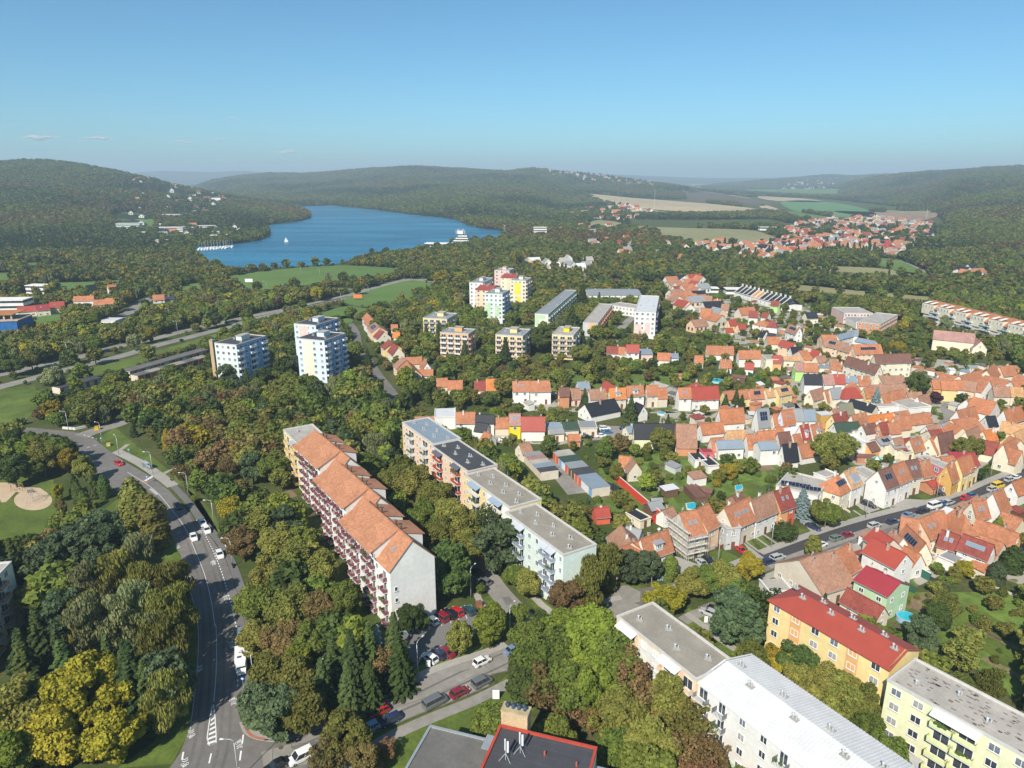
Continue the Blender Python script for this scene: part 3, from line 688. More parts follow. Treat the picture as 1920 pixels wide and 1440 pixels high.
# ---------------------------------------------------------------- windows, balconies
WC = {}
WNUM = [0]
def window_mesh(w, h, frame=0, mull=1, sill=True):
    """frame proud of the wall, glass set back inside it; local x along the wall, -y outwards; origin bottom centre"""
    WNUM[0] = (WNUM[0] * 1103515245 + 12345) % 2147483648; gl = (0, 0, 0, 1, 2, 1)[(WNUM[0] >> 8) % 6]
    key = ('w', round(w, 1), round(h, 1), frame, mull, gl)
    if key in WC: return WC[key]
    mb = MB(); t = .10
    for (a, b_, c, d) in ((-w / 2, -w / 2 + t, 0, h), (w / 2 - t, w / 2, 0, h), (-w / 2 + t, w / 2 - t, 0, t), (-w / 2 + t, w / 2 - t, h - t, h)):
        mb.box(a, b_, -.07, .0, c, d, 0)
    for k in range(mull):
        x = -w / 2 + w * (k + 1) / (mull + 1); mb.box(x - .04, x + .04, -.055, 0, t, h - t, 0)
    mb.face([(-w / 2 + t, -.015, t), (w / 2 - t, -.015, t), (w / 2 - t, -.015, h - t), (-w / 2 + t, -.015, h - t)], 1)
    if sill: mb.box(-w / 2 - .06, w / 2 + .06, -.15, 0, -.06, 0, 2)
    me = mb.mesh('window', [(FRAME, DARKFRAME)[frame], (GLASS, BLIND, CURTAIN)[gl], METAL if sill else FRAME])
    WC[key] = me
    return me
def add_window(root, p, rz, w=1.5, h=1.45, frame=0, mull=1, name='window'):
    return link(name, window_mesh(w, h, frame, mull), root, p, rz)
def skylight_mesh():
    if 'sky' in WC: return WC['sky']
    mb = MB()
    mb.box(-.42, .42, -.6, .6, 0, .09, 0); mb.face([(-.34, -.52, .095), (.34, -.52, .095), (.34, .52, .095), (-.34, .52, .095)], 1)
    WC['sky'] = mb.mesh('skylight', [M((.30, .31, .32), .5, ()), M((.20, .26, .32), .1, (), spec=.9, name='skylight_glass')])
    return WC['sky']
def solar_mesh(nx, ny):
    k = ('solar', nx, ny)
    if k in WC: return WC[k]
    mb = MB()
    for i in range(nx):
        for j in range(ny):
            x, y = (i - nx / 2) * 1.06, (j - ny / 2) * 1.7
            mb.box(x + .02, x + 1.04, y + .02, y + 1.68, .05, .10, 0)
            mb.face([(x + .06, y + .06, .104), (x + 1.0, y + .06, .104), (x + 1.0, y + 1.64, .104), (x + .06, y + 1.64, .104)], 1)
    WC[k] = mb.mesh('solar_panel', [M((.22, .23, .25), .4, ()), SOLAR])
    return WC[k]
def dish_mesh():
    if 'dish' in WC: return WC['dish']
    mb = MB(); k = 10
    for i in range(k):
        a, b_ = 2 * math.pi * i / k, 2 * math.pi * (i + 1) / k
        mb.face([(0, -.05, .9), (.42 * math.cos(a), -.2, .9 + .42 * math.sin(a)), (.42 * math.cos(b_), -.2, .9 + .42 * math.sin(b_))])
        mb.face([(0, -.05, .9), (.42 * math.cos(b_), -.2, .9 + .42 * math.sin(b_)), (.42 * math.cos(a), -.2, .9 + .42 * math.sin(a))])
    mb.tube([(0, 0, -.2), (0, 0, .9)], .035, 5)
    WC['dish'] = mb.mesh('satellite_dish', [DISH])
    return WC['dish']
def chimney(parent, x, y, z0, z1, w=.55, d=.55, m=CHIM):
    mb = MB(); mb.box(x - w / 2, x + w / 2, y - d / 2, y + d / 2, z0, z1, 0); mb.box(x - w / 2 - .08, x + w / 2 + .08, y - d / 2 - .08, y + d / 2 + .08, z1, z1 + .1, 1)
    mb.box(x - .14, x + .14, y - .14, y + .14, z1 + .1, z1 + .3, 2)
    return mb.build('chimney', [m, CONC, DARKFRAME], parent)
BSPEC = {}
def balcony_mesh(w, depth, rail, style='panel'):
    key = ('b', round(w, 1), depth, rail, style)
    if key in WC: return WC[key]
    mb = MB()
    mb.box(-w / 2, w / 2, -depth, 0, -.14, 0, 0)
    if style == 'panel':
        mb.box(-w / 2, w / 2, -depth, -depth + .05, .12, .86, 1); mb.box(-w / 2, -w / 2 + .05, -depth + .05, -.02, .12, .86, 1); mb.box(w / 2 - .05, w / 2, -depth + .05, -.02, .12, .86, 1); mb.box(-w / 2, w / 2, -depth - .02, -depth + .06, .93, .98, 1)
    elif style == 'glass':
        mb.box(-w / 2, w / 2, -depth, -depth + .05, .0, 1.0, 1); mb.box(-w / 2, w / 2, -depth + .01, -depth + .04, 1.05, 2.45, 3)
        for k in range(4): x = -w / 2 + w * k / 3; mb.box(x - .04, x + .04, -depth, -depth + .05, 1.0, 2.5, 0)
        mb.box(-w / 2, w / 2, -depth, 0, 2.5, 2.56, 0)
    else:
        for k in range(int(w / .28) + 1):
            x = min(-w / 2 + k * .28, w / 2 - .03); mb.box(x, x + .035, -depth, -depth + .035, .0, 1.0, 1)
        mb.box(-w / 2, w / 2, -depth - .01, -depth + .05, 1.0, 1.05, 1)
        mb.box(-w / 2, -w / 2 + .04, -depth + .05, -.02, .0, 1.0, 1); mb.box(w / 2 - .04, w / 2, -depth + .05, -.02, .0, 1.0, 1)
    # french window behind
    mb.box(-w / 2 + .35, w / 2 - .35, -.05, 0, .05, 2.15, 2); mb.face([(-w / 2 + .45, -.055, .15), (w / 2 - .45, -.055, .15), (w / 2 - .45, -.055, 2.05), (-w / 2 + .45, -.055, 2.05)], 3)
    mb.box(-.05, .05, -.07, -.05, .1, 2.1, 2)
    WC[key] = mb.mesh('balcony', [M((.62, .62, .60), .8, ()), M(rail, .6, ((1, .1),), name='railing'), FRAME, GLASS])
    return WC[key]
PLANT = M((.07, .12, .03), 1, ((5, .4),), name='balcony_plant')
def plant_box(parent, w, rnd):
    mb = MB()
    for i in range(int(w * 4)):
        x = rnd.uniform(-w / 2, w / 2); s_ = rnd.uniform(.1, .22); z = 1.0 + rnd.uniform(-.1, .2)
        mb.box(x - s_, x + s_, -1.2 - s_, -1.2 + s_, z - s_, z + s_)
    return mb.build('flower_box', PLANT, parent)
def awning_mesh(w, col):
    k = ('aw', w, col)
    if k not in WC:
        mb = MB(); mb.slab([(-w / 2, -1.5, 2.0), (w / 2, -1.5, 2.0), (w / 2, 0, 2.6), (-w / 2, 0, 2.6)], .05)
        WC[k] = mb.mesh('awning', [M(col, .8, ())])
    return WC[k]
def vent_mesh():
    if 'vent' in WC: return WC['vent']
    mb = MB(); mb.box(-.7, .7, -.5, .5, 0, .12, 0); mb.tube([(-.3, 0, .1), (-.3, 0, .85)], .17, 8, 1); mb.tube([(.3, 0, .1), (.3, 0, .75)], .15, 8, 1); mb.tube([(-.3, 0, .85), (-.3, 0, 1.0)], [.28, .1], 8, 1)
    WC['vent'] = mb.mesh('roof_vent', [CONC, GALV]); return WC['vent']

# ---------------------------------------------------------------- slabs of flats
FH = 2.85
def block(name, label, group, A, deg, L, Wd, H, wall, roof, cols=(), end=None, back=None, far=None, rooftype='flat', ends='near', base=None, parapet=True, nfl=None, rise=2.2, vents=5, z0=None, endwall=None, cat='apartment block', accents=()):
    """A: far end of the left facade (world); the facade runs L metres along direction deg, the building extends Wd to its left.
    cols: list of (x, type, width, colour, style) repeated on every storey of the left facade"""
    rz = math.radians(deg)
    root = empty(name, (A[0], A[1], 0), rz, label, cat, group)
    c, s = math.cos(rz), math.sin(rz)
    tw = lambda x, y: (A[0] + x * c - y * s, A[1] + x * s + y * c)
    mark([tw(-2.5, -3), tw(L + 2.5, -3), tw(L + 2.5, Wd + 3), tw(-2.5, Wd + 3)], 1, prot=3)
    wm, rm = wallmat(wall), roofmat(roof)
    rnd = random.Random(int(abs(A[0] * 7 + A[1])))
    nfl = nfl or int((H - 1.0) / FH)
    z1 = H - nfl * FH if z0 is None else z0
    mb = MB()
    if rooftype == 'flat':
        mb.prism([(0, 0), (L, 0), (L, Wd), (0, Wd)], 0, H, 0, 0)
        mb.build('wall', wm, root)
        r = MB(); r.box(.3, L - .3, .3, Wd - .3, H, H + .06)
        rf = r.build('roof', rm, root)
        if parapet:
            p = MB()
            p.box(-.08, L + .08, -.08, .3, H + .0, H + .4); p.box(-.08, L + .08, Wd - .3, Wd + .08, H, H + .4); p.box(-.08, .3, .3, Wd - .3, H, H + .4); p.box(L - .3, L + .08, .3, Wd - .3, H, H + .4)
            p.build('parapet', M((.52, .50, .47), .7, ((1, .1),), name='parapet_metal') if parapet is True else parapet, rf)
        for k in range(vents):
            link('roof_vent', vent_mesh(), rf, (L * (k + .6) / (vents + .2), Wd * (.35 + .3 * (k % 2)), H + .06), rnd.uniform(0, 1.5))
        hv = H
    else:
        mb.prism([(0, 0), (L, 0), (L, Wd), (0, Wd)], 0, H, 0, 0)
        hipf = rooftype == 'hipfar'
        for x in ((L,) if hipf else (0, L)):
            d = .02
            mb.prism([(0, 0)] * 0 + [(x - .25 if x else 0, 0), (x if x else .25, 0), (x if x else .25, Wd), (x - .25 if x else 0, Wd)], H, H + .001, 0)
            xx0, xx1 = (x - .25, x) if x else (0, .25)
            n0 = len(mb.v)
            mb.v += [(xx0, 0, H), (xx1, 0, H), (xx1, Wd, H), (xx0, Wd, H), (xx0, Wd / 2, H + rise), (xx1, Wd / 2, H + rise)]
            for f in ((0, 1, 5, 4), (2, 3, 4, 5), (1, 2, 5), (3, 0, 4)): mb.f.append(tuple(n0 + i for i in f)); mb.m.append(0)
        mb.build('wall', wm, root)
        r = MB(); o_, x0, x1 = .45, (-.45 if hipf else -.3), L + .3
        e = H - rise * o_ / (Wd / 2)
        rx = Wd / 2 if hipf else x0
        r.slab([(x0, -o_, e), (x1, -o_, e), (x1, Wd / 2, H + rise), (rx, Wd / 2, H + rise)], .14)
        r.slab([(x1, Wd + o_, e), (x0, Wd + o_, e), (rx, Wd / 2, H + rise), (x1, Wd / 2, H + rise)], .14)
        if hipf: r.face([(x0, Wd + o_, e), (x0, -o_, e), (rx, Wd / 2, H + rise)])
        if roof == 'white' or base == 'ribs':
            k = 0
            while k * .55 < L:
                x = x0 + .1 + k * .55; k += 1
                for (ya, za, yb, zb) in ((-o_, e, Wd / 2, H + rise), (Wd / 2, H + rise, Wd + o_, e)):
                    r.slab([(x, ya, za + .09), (x + .09, ya, za + .09), (x + .09, yb, zb + .09), (x, yb, zb + .09)], .09)
        rf = r.build('roof', rm, root)
        for k in range(vents):
            y = Wd * (.40 if k % 2 else .62); link('roof_vent', vent_mesh(), rf, (L * (k + .5) / vents, y, H + rise * (1 - abs(y - Wd / 2) / (Wd / 2))), 0)
    if base: 
        if base != 'ribs':
            b_ = MB(); b_.box(-.02, L + .02, -.03, Wd + .02, 0, z1 + base[1]); b_.build('plinth', wallmat(base[0]), root)
    for a in accents:      # painted panels: (face, x0, x1, z0, z1, colour)
        b_ = MB()
        if a[0] == 's': b_.box(a[1], a[2], -.025, .01, a[3], a[4])
        elif a[0] == 'n': b_.box(a[1], a[2], Wd - .01, Wd + .025, a[3], a[4])
        else: b_.box(L - .01, L + .025, a[1], a[2], a[3], a[4])
        b_.build('painted_panel', wallmat(a[5]), root)
    for f in range(nfl):
        z = z1 + f * FH
        for cdef in cols:
            x, ty = cdef[0], cdef[1]
            if ty == 'w': add_window(root, (x, 0, z + .9), 0, cdef[2] if len(cdef) > 2 else 1.5)
            elif ty == 'b':
                if f == 0 and len(cdef) > 5 and cdef[5] == 'up': 
                    add_window(root, (x, 0, z + .9), 0, 1.8); continue
                bo = link('balcony', balcony_mesh(cdef[2], 1.25, cdef[3], cdef[4]), root, (x, 0, z + .1))
                if rnd.random() < .2: plant_box(bo, cdef[2] * .8, rnd)
                if f == nfl - 1 and len(cdef) > 6: link('awning', awning_mesh(cdef[2] + .4, cdef[6]), root, (x, 0, z + .2))
        for y in (end or ()): add_window(root, (L, y, z + .9), math.pi / 2)
        for x in (back or ()): add_window(root, (x, Wd, z + .9), math.pi)
        for y in (far or ()): add_window(root, (0, y, z + .9), -math.pi / 2)
    return root

# ---------------------------------------------------------------- tower blocks from three eave points
def rect3(Lp, Fp, Rp, z, deg=None):
    """left, front, right corner pixels at height z -> front corner, angles, lengths"""
    l, f, r = G(*Lp, z), G(*Fp, z), G(*Rp, z)
    if deg is None:
        a = math.atan2(f.y - l.y, f.x - l.x); b_ = math.atan2(r.y - f.y, r.x - f.x)
        ll, lr = (f - l).length, (r - f).length
        return l, f, (a * ll + (b_ - math.pi / 2) * lr) / (ll + lr), ll, lr
    a = math.radians(deg)
    def reach(px, dx, dy):
        u = (px - 960) / FPX
        return (u * (f.y * CP + (CAM_H - z) * SP) - f.x) / (dx - u * dy * CP)
    return l, f, a, abs(reach(Lp[0], -math.cos(a), -math.sin(a))), abs(reach(Rp[0], -math.sin(a), math.cos(a)))
def tower(name, label, Lp, Fp, Rp, z, wall, roof, group=None, deg=None, left=4, right=4, nfl=None, wr=None, balc=None, house=True, LL=None, WW=None, accents=(), parapet=True, cat='apartment block', skipleft=(), loggia=None, rooftype='flat', base=None, win=1.5, housecol=None):
    l, f, a, ll, lr = rect3(Lp, Fp, Rp, z, deg)
    ll = LL or ll; lr = WW or lr
    A = (f.x - math.cos(a) * ll, f.y - math.sin(a) * ll)
    cols = []
    for i in range(left):
        if i in skipleft: continue
        cols.append((ll * (i + .5) / left, 'w', win))
    if loggia: cols = [(ll * (i + .5) / loggia[0], 'b', ll / loggia[0] * .86, loggia[1], 'panel') for i in range(loggia[0])]
    root = block(name, label, group, A, math.degrees(a), ll, lr, z, wall, roof, cols=cols, nfl=nfl, vents=0 if house else 3, accents=accents, parapet=parapet, cat=cat, rooftype=rooftype, rise=1.8,
                 end=[lr * (i + .5) / right for i in range(right)] if (right and not balc) else None, base=base)
    n = nfl or int((z - 1) / FH); z1 = z - n * FH
    if wr:
        b_ = MB(); b_.box(ll - .01, ll + .03, .0, lr, .5, z - .05); b_.build('painted_panel', wallmat(wr), root)
    if balc:
        bc, k = balc
        for fl in range(n):
            for i in range(k):
                y = lr * (i + .5) / k
                if i % 2 == 0: link('balcony', balcony_mesh(lr / k * .92, 1.2, bc, 'panel'), root, (ll, y, z1 + fl * FH + .1), math.pi / 2)
                else: add_window(root, (ll + .03, y, z1 + fl * FH + .9), math.pi / 2, 1.8)
    if house:
        h = MB(); h.box(ll * .40, ll * .66, lr * .42, lr * .70, z + .06, z + 2.3); h.box(ll * .38, ll * .68, lr * .40, lr * .72, z + 2.3, z + 2.45, 1)
        h.build('lift_house', [wallmat(housecol or wall), roofmat('concrete')], root)
        link('roof_vent', vent_mesh(), root, (ll * .2, lr * .5, z + .06)); link('roof_vent', vent_mesh(), root, (ll * .8, lr * .3, z + .06))
    return root, A, a, ll, lr
# ---------------------------------------------------------------- the big blocks, near to far
def stepped(A, label, i, L=27.5):
    """white block with a tiled saddle roof, a raised roof over the balconies and two rear dormers"""
    deg, Wd, H, RZ = -55.5, 10.6, 15.4, 20.7
    rz = math.radians(deg); c, s = math.cos(rz), math.sin(rz)
    root = empty('apartment_block', (A[0], A[1], 0), rz, label, 'apartment block', 'white apartment blocks stepped under orange tiled roofs')
    mark([(A[0] + x * c - y * s, A[1] + x * s + y * c) for x, y in ((-2, -5), (L + 3, -5), (L + 3, Wd + 4), (-2, Wd + 4))], 1, prot=3)
    wm, rm = wallmat('white'), tiles((.41, .185, .10))
    mb = MB(); mb.prism([(0, 0), (L, 0), (L, Wd), (0, Wd)], 0, H)
    for x0, x1 in ((0, .3), (L - .3, L)):
        n0 = len(mb.v); mb.v += [(x0, 0, H), (x1, 0, H), (x1, Wd, H), (x0, Wd, H), (x0, Wd / 2, RZ), (x1, Wd / 2, RZ)]
        for f in ((0, 1, 5, 4), (2, 3, 4, 5), (1, 2, 5), (3, 0, 4)): mb.f.append(tuple(n0 + k for k in f)); mb.m.append(0)
    # upper storey under the raised roof
    X0, X1 = .6, L - 6.4
    n0 = len(mb.v); mb.v += [(X0, -.9, H), (X1, -.9, H), (X1, Wd / 2, H), (X0, Wd / 2, H), (X0, -.9, 17.4), (X1, -.9, 17.4), (X1, Wd / 2, RZ), (X0, Wd / 2, RZ)]
    for f in ((0, 1, 5, 4), (1, 2, 6, 5), (3, 0, 4, 7), (4, 5, 6, 7), (1, 0, 3, 2)): mb.f.append(tuple(n0 + k for k in f)); mb.m.append(0)
    mb.build('wall', wm, root)
    r = MB()
    e = H - (RZ - H) * .35 / (Wd / 2)
    r.slab([(-.2, -.35, e), (L + .25, -.35, e), (L + .25, Wd / 2, RZ + .08), (-.2, Wd / 2, RZ + .08)], .12)
    r.slab([(L + .25, Wd + .35, e), (-.2, Wd + .35, e), (-.2, Wd / 2, RZ + .08), (L + .25, Wd / 2, RZ + .08)], .12)
    r.slab([(X0 - .3, -1.9, 17.15), (X1 + .3, -1.9, 17.15), (X1 + .3, Wd / 2 + .1, RZ + .22), (X0 - .3, Wd / 2 + .1, RZ + .22)], .16)
    r.box(-.25, L + .28, Wd / 2 - .13, Wd / 2 + .13, RZ + .05, RZ + .27)
    rf = r.build('roof', rm, root)
    for a, b_ in ((2.0, 9.0), (12.0, 19.0)):
        d = MB(); d.v += [(a, Wd / 2 + .8, 19.9), (b_, Wd / 2 + .8, 19.9), (b_, Wd + .1, 18.3), (a, Wd + .1, 18.3), (a, Wd + .1, H), (b_, Wd + .1, H), (a, Wd / 2 + .8, 17), (b_, Wd / 2 + .8, 17)]
        d.f += [(0, 3, 4, 6), (1, 7, 5, 2), (3, 2, 5, 4)]; d.m += [0, 0, 0]
        d.slab([(a - .3, Wd / 2 + .4, 20.25), (a - .3, Wd + .6, 18.35), (b_ + .3, Wd + .6, 18.35), (b_ + .3, Wd / 2 + .4, 20.25)], .14, 1)
        d.build('dormer', [wm, rm], rf)
    for x in (5, 7.5, 15, 17.5): 
        v_ = MB(); v_.tube([(0, 0, 0), (0, 0, 1.3)], .2, 8); v_.tube([(0, 0, 1.3), (0, 0, 1.55)], [.33, .12], 8); v_.build('flue', DARKFRAME, rf, (x, Wd / 2 + 1.0, RZ - .9))
    link('skylight', skylight_mesh(), rf, (L - 3.4, 2.6, H + (RZ - H) * 2.6 / (Wd / 2) + .1)).rotation_euler = (math.atan2(RZ - H, Wd / 2), 0, 0)
    rnd = random.Random(i)
    z1 = .9
    for f in range(6):
        z = z1 + f * 2.72
        off = -.9 if f == 5 else 0
        xs = ((3, 'b'), (6.6, 'b'), (9.3, 'w'), (12.0, 'b'), (15.6, 'b'), (17.9, 'w')) + (((21.8, 'b'),) + (((25.4, 'w'),) if L > 26 else ()) if f < 5 else ())
        for x, ty in xs:
            if ty == 'w': add_window(root, (x, off, z + .85), 0, 1.0, 1.4, 0, 0)
            else:
                bo = link('balcony', balcony_mesh(2.1, 1.0, (.20, .065, .075), 'bars' if rnd.random() < .5 else 'panel'), root, (x, off, z + .1))
                if rnd.random() < .22: plant_box(bo, 1.8, rnd)
    for z in (4.5, 7.3, 10): add_window(root, (L, 1.2, z), math.pi / 2, .8, 1.1, 0, 0)
    return root
SG = (.20, .05, .07)
stepped((-64.6, 201.0), 'white block with burgundy balconies and orange roof, farthest of the three stepped ones', 1)
stepped((-51.9, 176.3), 'white block with burgundy balconies and orange roof, middle of the three stepped ones', 2)
stepped((-39.6, 152.7), 'white block with burgundy balconies and orange roof, its blank gable facing the car park', 3, 24.6)
GP = 'flat-roofed apartment blocks of the middle row'
block('apartment_block', 'yellow block with pale grey flat roof behind the stepped orange roofs', None, (-74.6, 218.4), -57.5, 16.5, 9.7, 15.4, 'yellow', 'concrete',
      cols=[(2, 'w'), (5.2, 'b', 3, (.70, .50, .2), 'panel'), (8.6, 'w'), (12, 'b', 3, (.70, .50, .2), 'panel', 0, (.3, .33, .37)), (15, 'w')], vents=2)
D = -58.3
block('apartment_block', 'peach block with pale blue-grey roof and white balconies, farthest in its row', GP, (-37.1, 226.6), D, 24, 9.8, 15, 'peach', 'slate',
      cols=[(1.6, 'w', 1.2), (4, 'w', 1.2), (7.6, 'b', 4.6, (.66, .66, .64), 'bars'), (12, 'w', 1.2), (14.4, 'w', 1.2), (18.3, 'b', 4.4, (.66, .66, .64), 'bars'), (22.3, 'w', 1.2)], vents=6)
block('apartment_block', 'peach block with black roof and brick-red balconies', GP, (-25.0, 205.2), D, 24, 9.6, 15, 'peach', 'bitumen',
      cols=[(1.5, 'w', 1.2), (5.6, 'b', 4.6, (.38, .07, .035), 'panel', 0, (.10, .10, .13)), (10, 'w', 1.2), (13.2, 'w', 1.2), (17.4, 'b', 4.2, (.38, .07, .035), 'panel', 0, (.10, .10, .13)), (22, 'w', 1.2)], vents=6)
block('apartment_block', 'yellow block with grey gravel roof between black roof and mint block', GP, (-13.2, 182.6), D, 24, 9.6, 15, 'yellow', 'gravel',
      cols=[(1.8, 'w', 1.2), (6.4, 'b', 5, (.70, .66, .55), 'panel', 0, (.25, .32, .40)), (11, 'w', 1.2), (14, 'w', 1.2), (18, 'b', 5, (.70, .66, .55), 'panel', 0, (.25, .32, .40)), (22.4, 'w', 1.2)], vents=7,
      accents=(('s', 12.2, 24, .4, 15, 'white'),))
block('apartment_block', 'pale mint block with grey gravel roof and blue-grey balconies', GP, (-1.6, 160.6), D, 24.6, 9.2, 14.6, 'mint', 'gravel',
      cols=[(1.6, 'w', 1.2), (4.9, 'b', 2.4, (.25, .29, .38), 'panel', 0, (.45, .48, .52)), (7.6, 'b', 2.4, (.25, .29, .38), 'panel', 0, (.45, .48, .52)), (11, 'w', 1.2), (14.2, 'w', 1.2), (17.6, 'b', 2.4, (.25, .29, .38), 'panel', 0, (.45, .48, .52)),
            (20.5, 'b', 2.4, (.25, .29, .38), 'panel', 0, (.45, .48, .52)), (23.6, 'w', .9)], vents=7)
block('apartment_block', 'peach and white block with brown gravel roof beside the white metal roof', None, (20.4, 120.0), -59, 21.2, 9.2, 12.6, 'peach', 'gravel', nfl=4,
      cols=[(3.6, 'b', 4.6, (.72, .55, .42), 'panel', 0, (.72, .72, .70)), (8, 'w', 1.5), (11.2, 'w', 1.5), (15.2, 'b', 4.4, (.72, .50, .34), 'panel', 0, (.72, .72, .70)), (19.4, 'b', 3.0, (.72, .50, .34), 'panel')], vents=4,
      accents=(('s', 6.4, 12.9, .4, 12.0, 'white'),), back=(4, 8, 12, 16))
block('apartment_block', 'long white block with ribbed white metal saddle roof and green base', None, (31.8, 102.4), -58.6, 30.5, 13.2, 12.2, 'white', 'white', nfl=4, rooftype='gable', rise=1.5, vents=7,
      cols=[(1.5, 'b', 2.6, (.22, .23, .25), 'bars'), (5.6, 'b', 2.2, (.15, .16, .18), 'bars'), (9.8, 'w', 1.3), (14, 'w', 1.3), (17.8, 'b', 2.2, (.15, .16, .18), 'bars'), (21.8, 'w', 1.3), (26, 'b', 2.2, (.15, .16, .18), 'bars'), (29.3, 'w', 1.0)],
      base=('green', 1.3), end=(3, 9), back=(5, 10, 15, 20))
block('apartment_block', 'yellow block with bright red metal roof hipped at its far end', None, (52.2, 125.8), -57.3, 25, 9.5, 12.8, 'yellow', 'red', nfl=4, rooftype='hipfar', rise=1.9, vents=8,
      cols=[(1.8, 'w', 1.5), (6.2, 'w', 1.7), (10.5, 'w', 1.7), (14.5, 'w', 1.7), (18.2, 'w', 1.7), (22.6, 'w', 1.7)], accents=(('s', 5.0, 7.4, .4, 12, 'orange'), ('s', 17, 19.4, .4, 12, 'orange')), back=(4, 9, 14, 19))
block('apartment_block', 'pale lemon block with patched grey roof at the lower right corner', None, (63.8, 101.8), -54.5, 34, 9.6, 12.6, 'paleyellow', 'concrete', nfl=4, vents=6, base=('grey', .8),
      cols=[(1.7, 'w', 1.7), (5.3, 'w', 1.7), (9.4, 'b', 3.2, (.66, .70, .36), 'panel', 0, (.7, .7, .68)), (12.9, 'b', 3.2, (.66, .70, .36), 'panel', 0, (.7, .7, .68)), (16.6, 'w', 1.7), (20.2, 'w', 1.7), (24, 'b', 3.2, (.66, .70, .36), 'panel', 0, (.7, .7, .68)), (28, 'b', 3.2, (.66, .70, .36), 'panel'), (32, 'w', 1.7)])
# patched bitumen pieces on that roof
mb = MB(); rnd = random.Random(5)
rt = [o for o in bpy.data.objects if o.get('label', '').startswith('pale lemon')][0]
for i in range(150):
    x, y = rnd.uniform(.6, 33), rnd.uniform(.6, 8.7); mb.box(x, x + rnd.uniform(.4, .8), y, y + .3, 12.66, 12.672)
tag(mb.build('roof_patches', M((.20, .15, .13), .9, ()), rt), kind='stuff')
# left-edge block
block('apartment_block', 'pale block with balconies cut off by the left edge of the photo', None, (-107.8, 130.2), -80, 22, 10, 15, 'cream', 'concrete', cols=(), nfl=5, vents=1)
lb = [o for o in bpy.data.objects if o.get('label', '').startswith('pale block with balconies cut')][0]
for f in range(5):
    for x in (3, 9, 15): add_window(lb, (x, 10, 1 + f * FH + .9), math.pi)
    for x in (6, 12, 18): link('balcony', balcony_mesh(3, 1.2, (.42, .2, .13), 'panel'), lb, (x, 10, 1 + f * FH + .1), math.pi)
lb.location = (G(22, 1055, 15).x - 10 * math.cos(math.radians(10)), G(22, 1055, 15).y - 10 * math.sin(math.radians(10)), 0)
# bottom building with red-edged roof, annex, brick ventilation tower
def lowblock():
    a = G(938, 1359, 12); deg = -17.5; rz = math.radians(deg)
    root = empty('municipal_building', (a.x, a.y, 0), rz, 'flat bitumen-roofed building with red parapet at the bottom edge', 'building')
    c, s = math.cos(rz), math.sin(rz)
    mark([(a.x + x * c - y * s, a.y + x * s + y * c) for x, y in ((-13, 4), (19, 4), (19, -24), (-13, -24))], 1)
    mb = MB(); mb.box(0, 15.4, -22, 0, 0, 11.7); mb.box(15.4, 17.6, -14, -1.2, 0, 9.5, 1); mb.build('wall', [wallmat('cream'), wallmat('grey')], root)
    r = MB(); r.box(.3, 15.1, -21.7, -.3, 11.7, 11.78)
    for k in range(14): r.box(.35, 15.05, -.9 - k * 1.5, -.87 - k * 1.5, 11.78, 11.79, 1)
    rf = r.build('roof', [roofmat('bitumen'), M((.09, .09, .095), .8, ())], root)
    p = MB(); p.box(-.1, 15.5, -.3, .1, 11.7, 12.1); p.box(-.1, .3, -22, -.3, 11.7, 12.1); p.box(15.1, 15.5, -22, -.3, 11.7, 12.1); p.build('parapet', M((.42, .06, .035), .6, ((.6, .15),), name='red_flashing'), rf)
    g = MB(); g.slab([(15.4, -14, 9.6), (17.9, -14, 9.6), (17.9, -1.0, 9.6), (15.4, -1.0, 9.6)], .12); g.slab([(-1.9, -3.8, 10.4), (-.1, -3.8, 10.4), (-.1, -.8, 10.4), (-1.9, -.8, 10.4)], .12); g.slab([(-2.2, -12, 10.4), (-.1, -12, 10.4), (-.1, -8, 10.4), (-2.2, -8, 10.4)], .12)
    g.build('canopy', METAL, root)
    mb = MB(); mb.box(-11.8, -.0, -22, -.4, 0, 8.8); mb.build('annex_wall', wallmat('cream'), root)
    r = MB(); r.box(-11.6, -.1, -21.8, -.7, 8.8, 8.86); ar = r.build('annex_roof', roofmat('felt'), root)
    p = MB(); p.box(-11.95, -.1, -.7, -.35, 8.8, 9.15); p.box(-12.0, -11.6, -22, -.7, 8.8, 9.15); p.build('parapet', METAL, ar)
    for x, y in ((2.2, -4.2), (8.2, -3.6), (13.2, -4.2), (10.6, -6.6)):
        t_ = MB(); t_.tube([(0, 0, 0), (0, 0, .7)], .16, 8); t_.build('vent_pipe', M((.40, .10, .07), .7, ()), rf, (x, y, 11.78))
    add_window(root, (-.02, -6, 9.2), -math.pi / 2, 1.6, 1.2)
    return root, a, rz
lroot, la, lrz = lowblock()
def brick_tower():
    c, s = math.cos(lrz), math.sin(lrz); x, y = .0, .45
    root = empty('ventilation_tower', (la.x + x * c - y * s, la.y + x * s + y * c, 0), lrz, 'tan brick ventilation tower with four dark fans beside the red parapet', 'chimney')
    mb = MB(); mb.box(0, 4.3, 0, 2.0, 0, 14.3)
    mb.build('shaft', M((.50, .36, .22), .9, ((.5, .14), (6, .16, 'vor')), name='tan_brick'), root)
    mb = MB(); mb.box(-.1, 4.4, -.1, 2.1, 14.3, 14.45); mb.build('cap', M((.42, .34, .20), .9, ((1, .2),)), root)
    f = MB(); f.tube([(0, 0, 0), (0, 0, .45)], .3, 10); f.tube([(0, 0, .45), (0, 0, .8)], [.42, .25], 10)
    fm = f.mesh('fan', [M((.06, .09, .15), .4, (), metal=.4)])
    for k in range(4): link('fan', fm, root, (.75 + k * .95, 1.05, 14.45))
brick_tower()
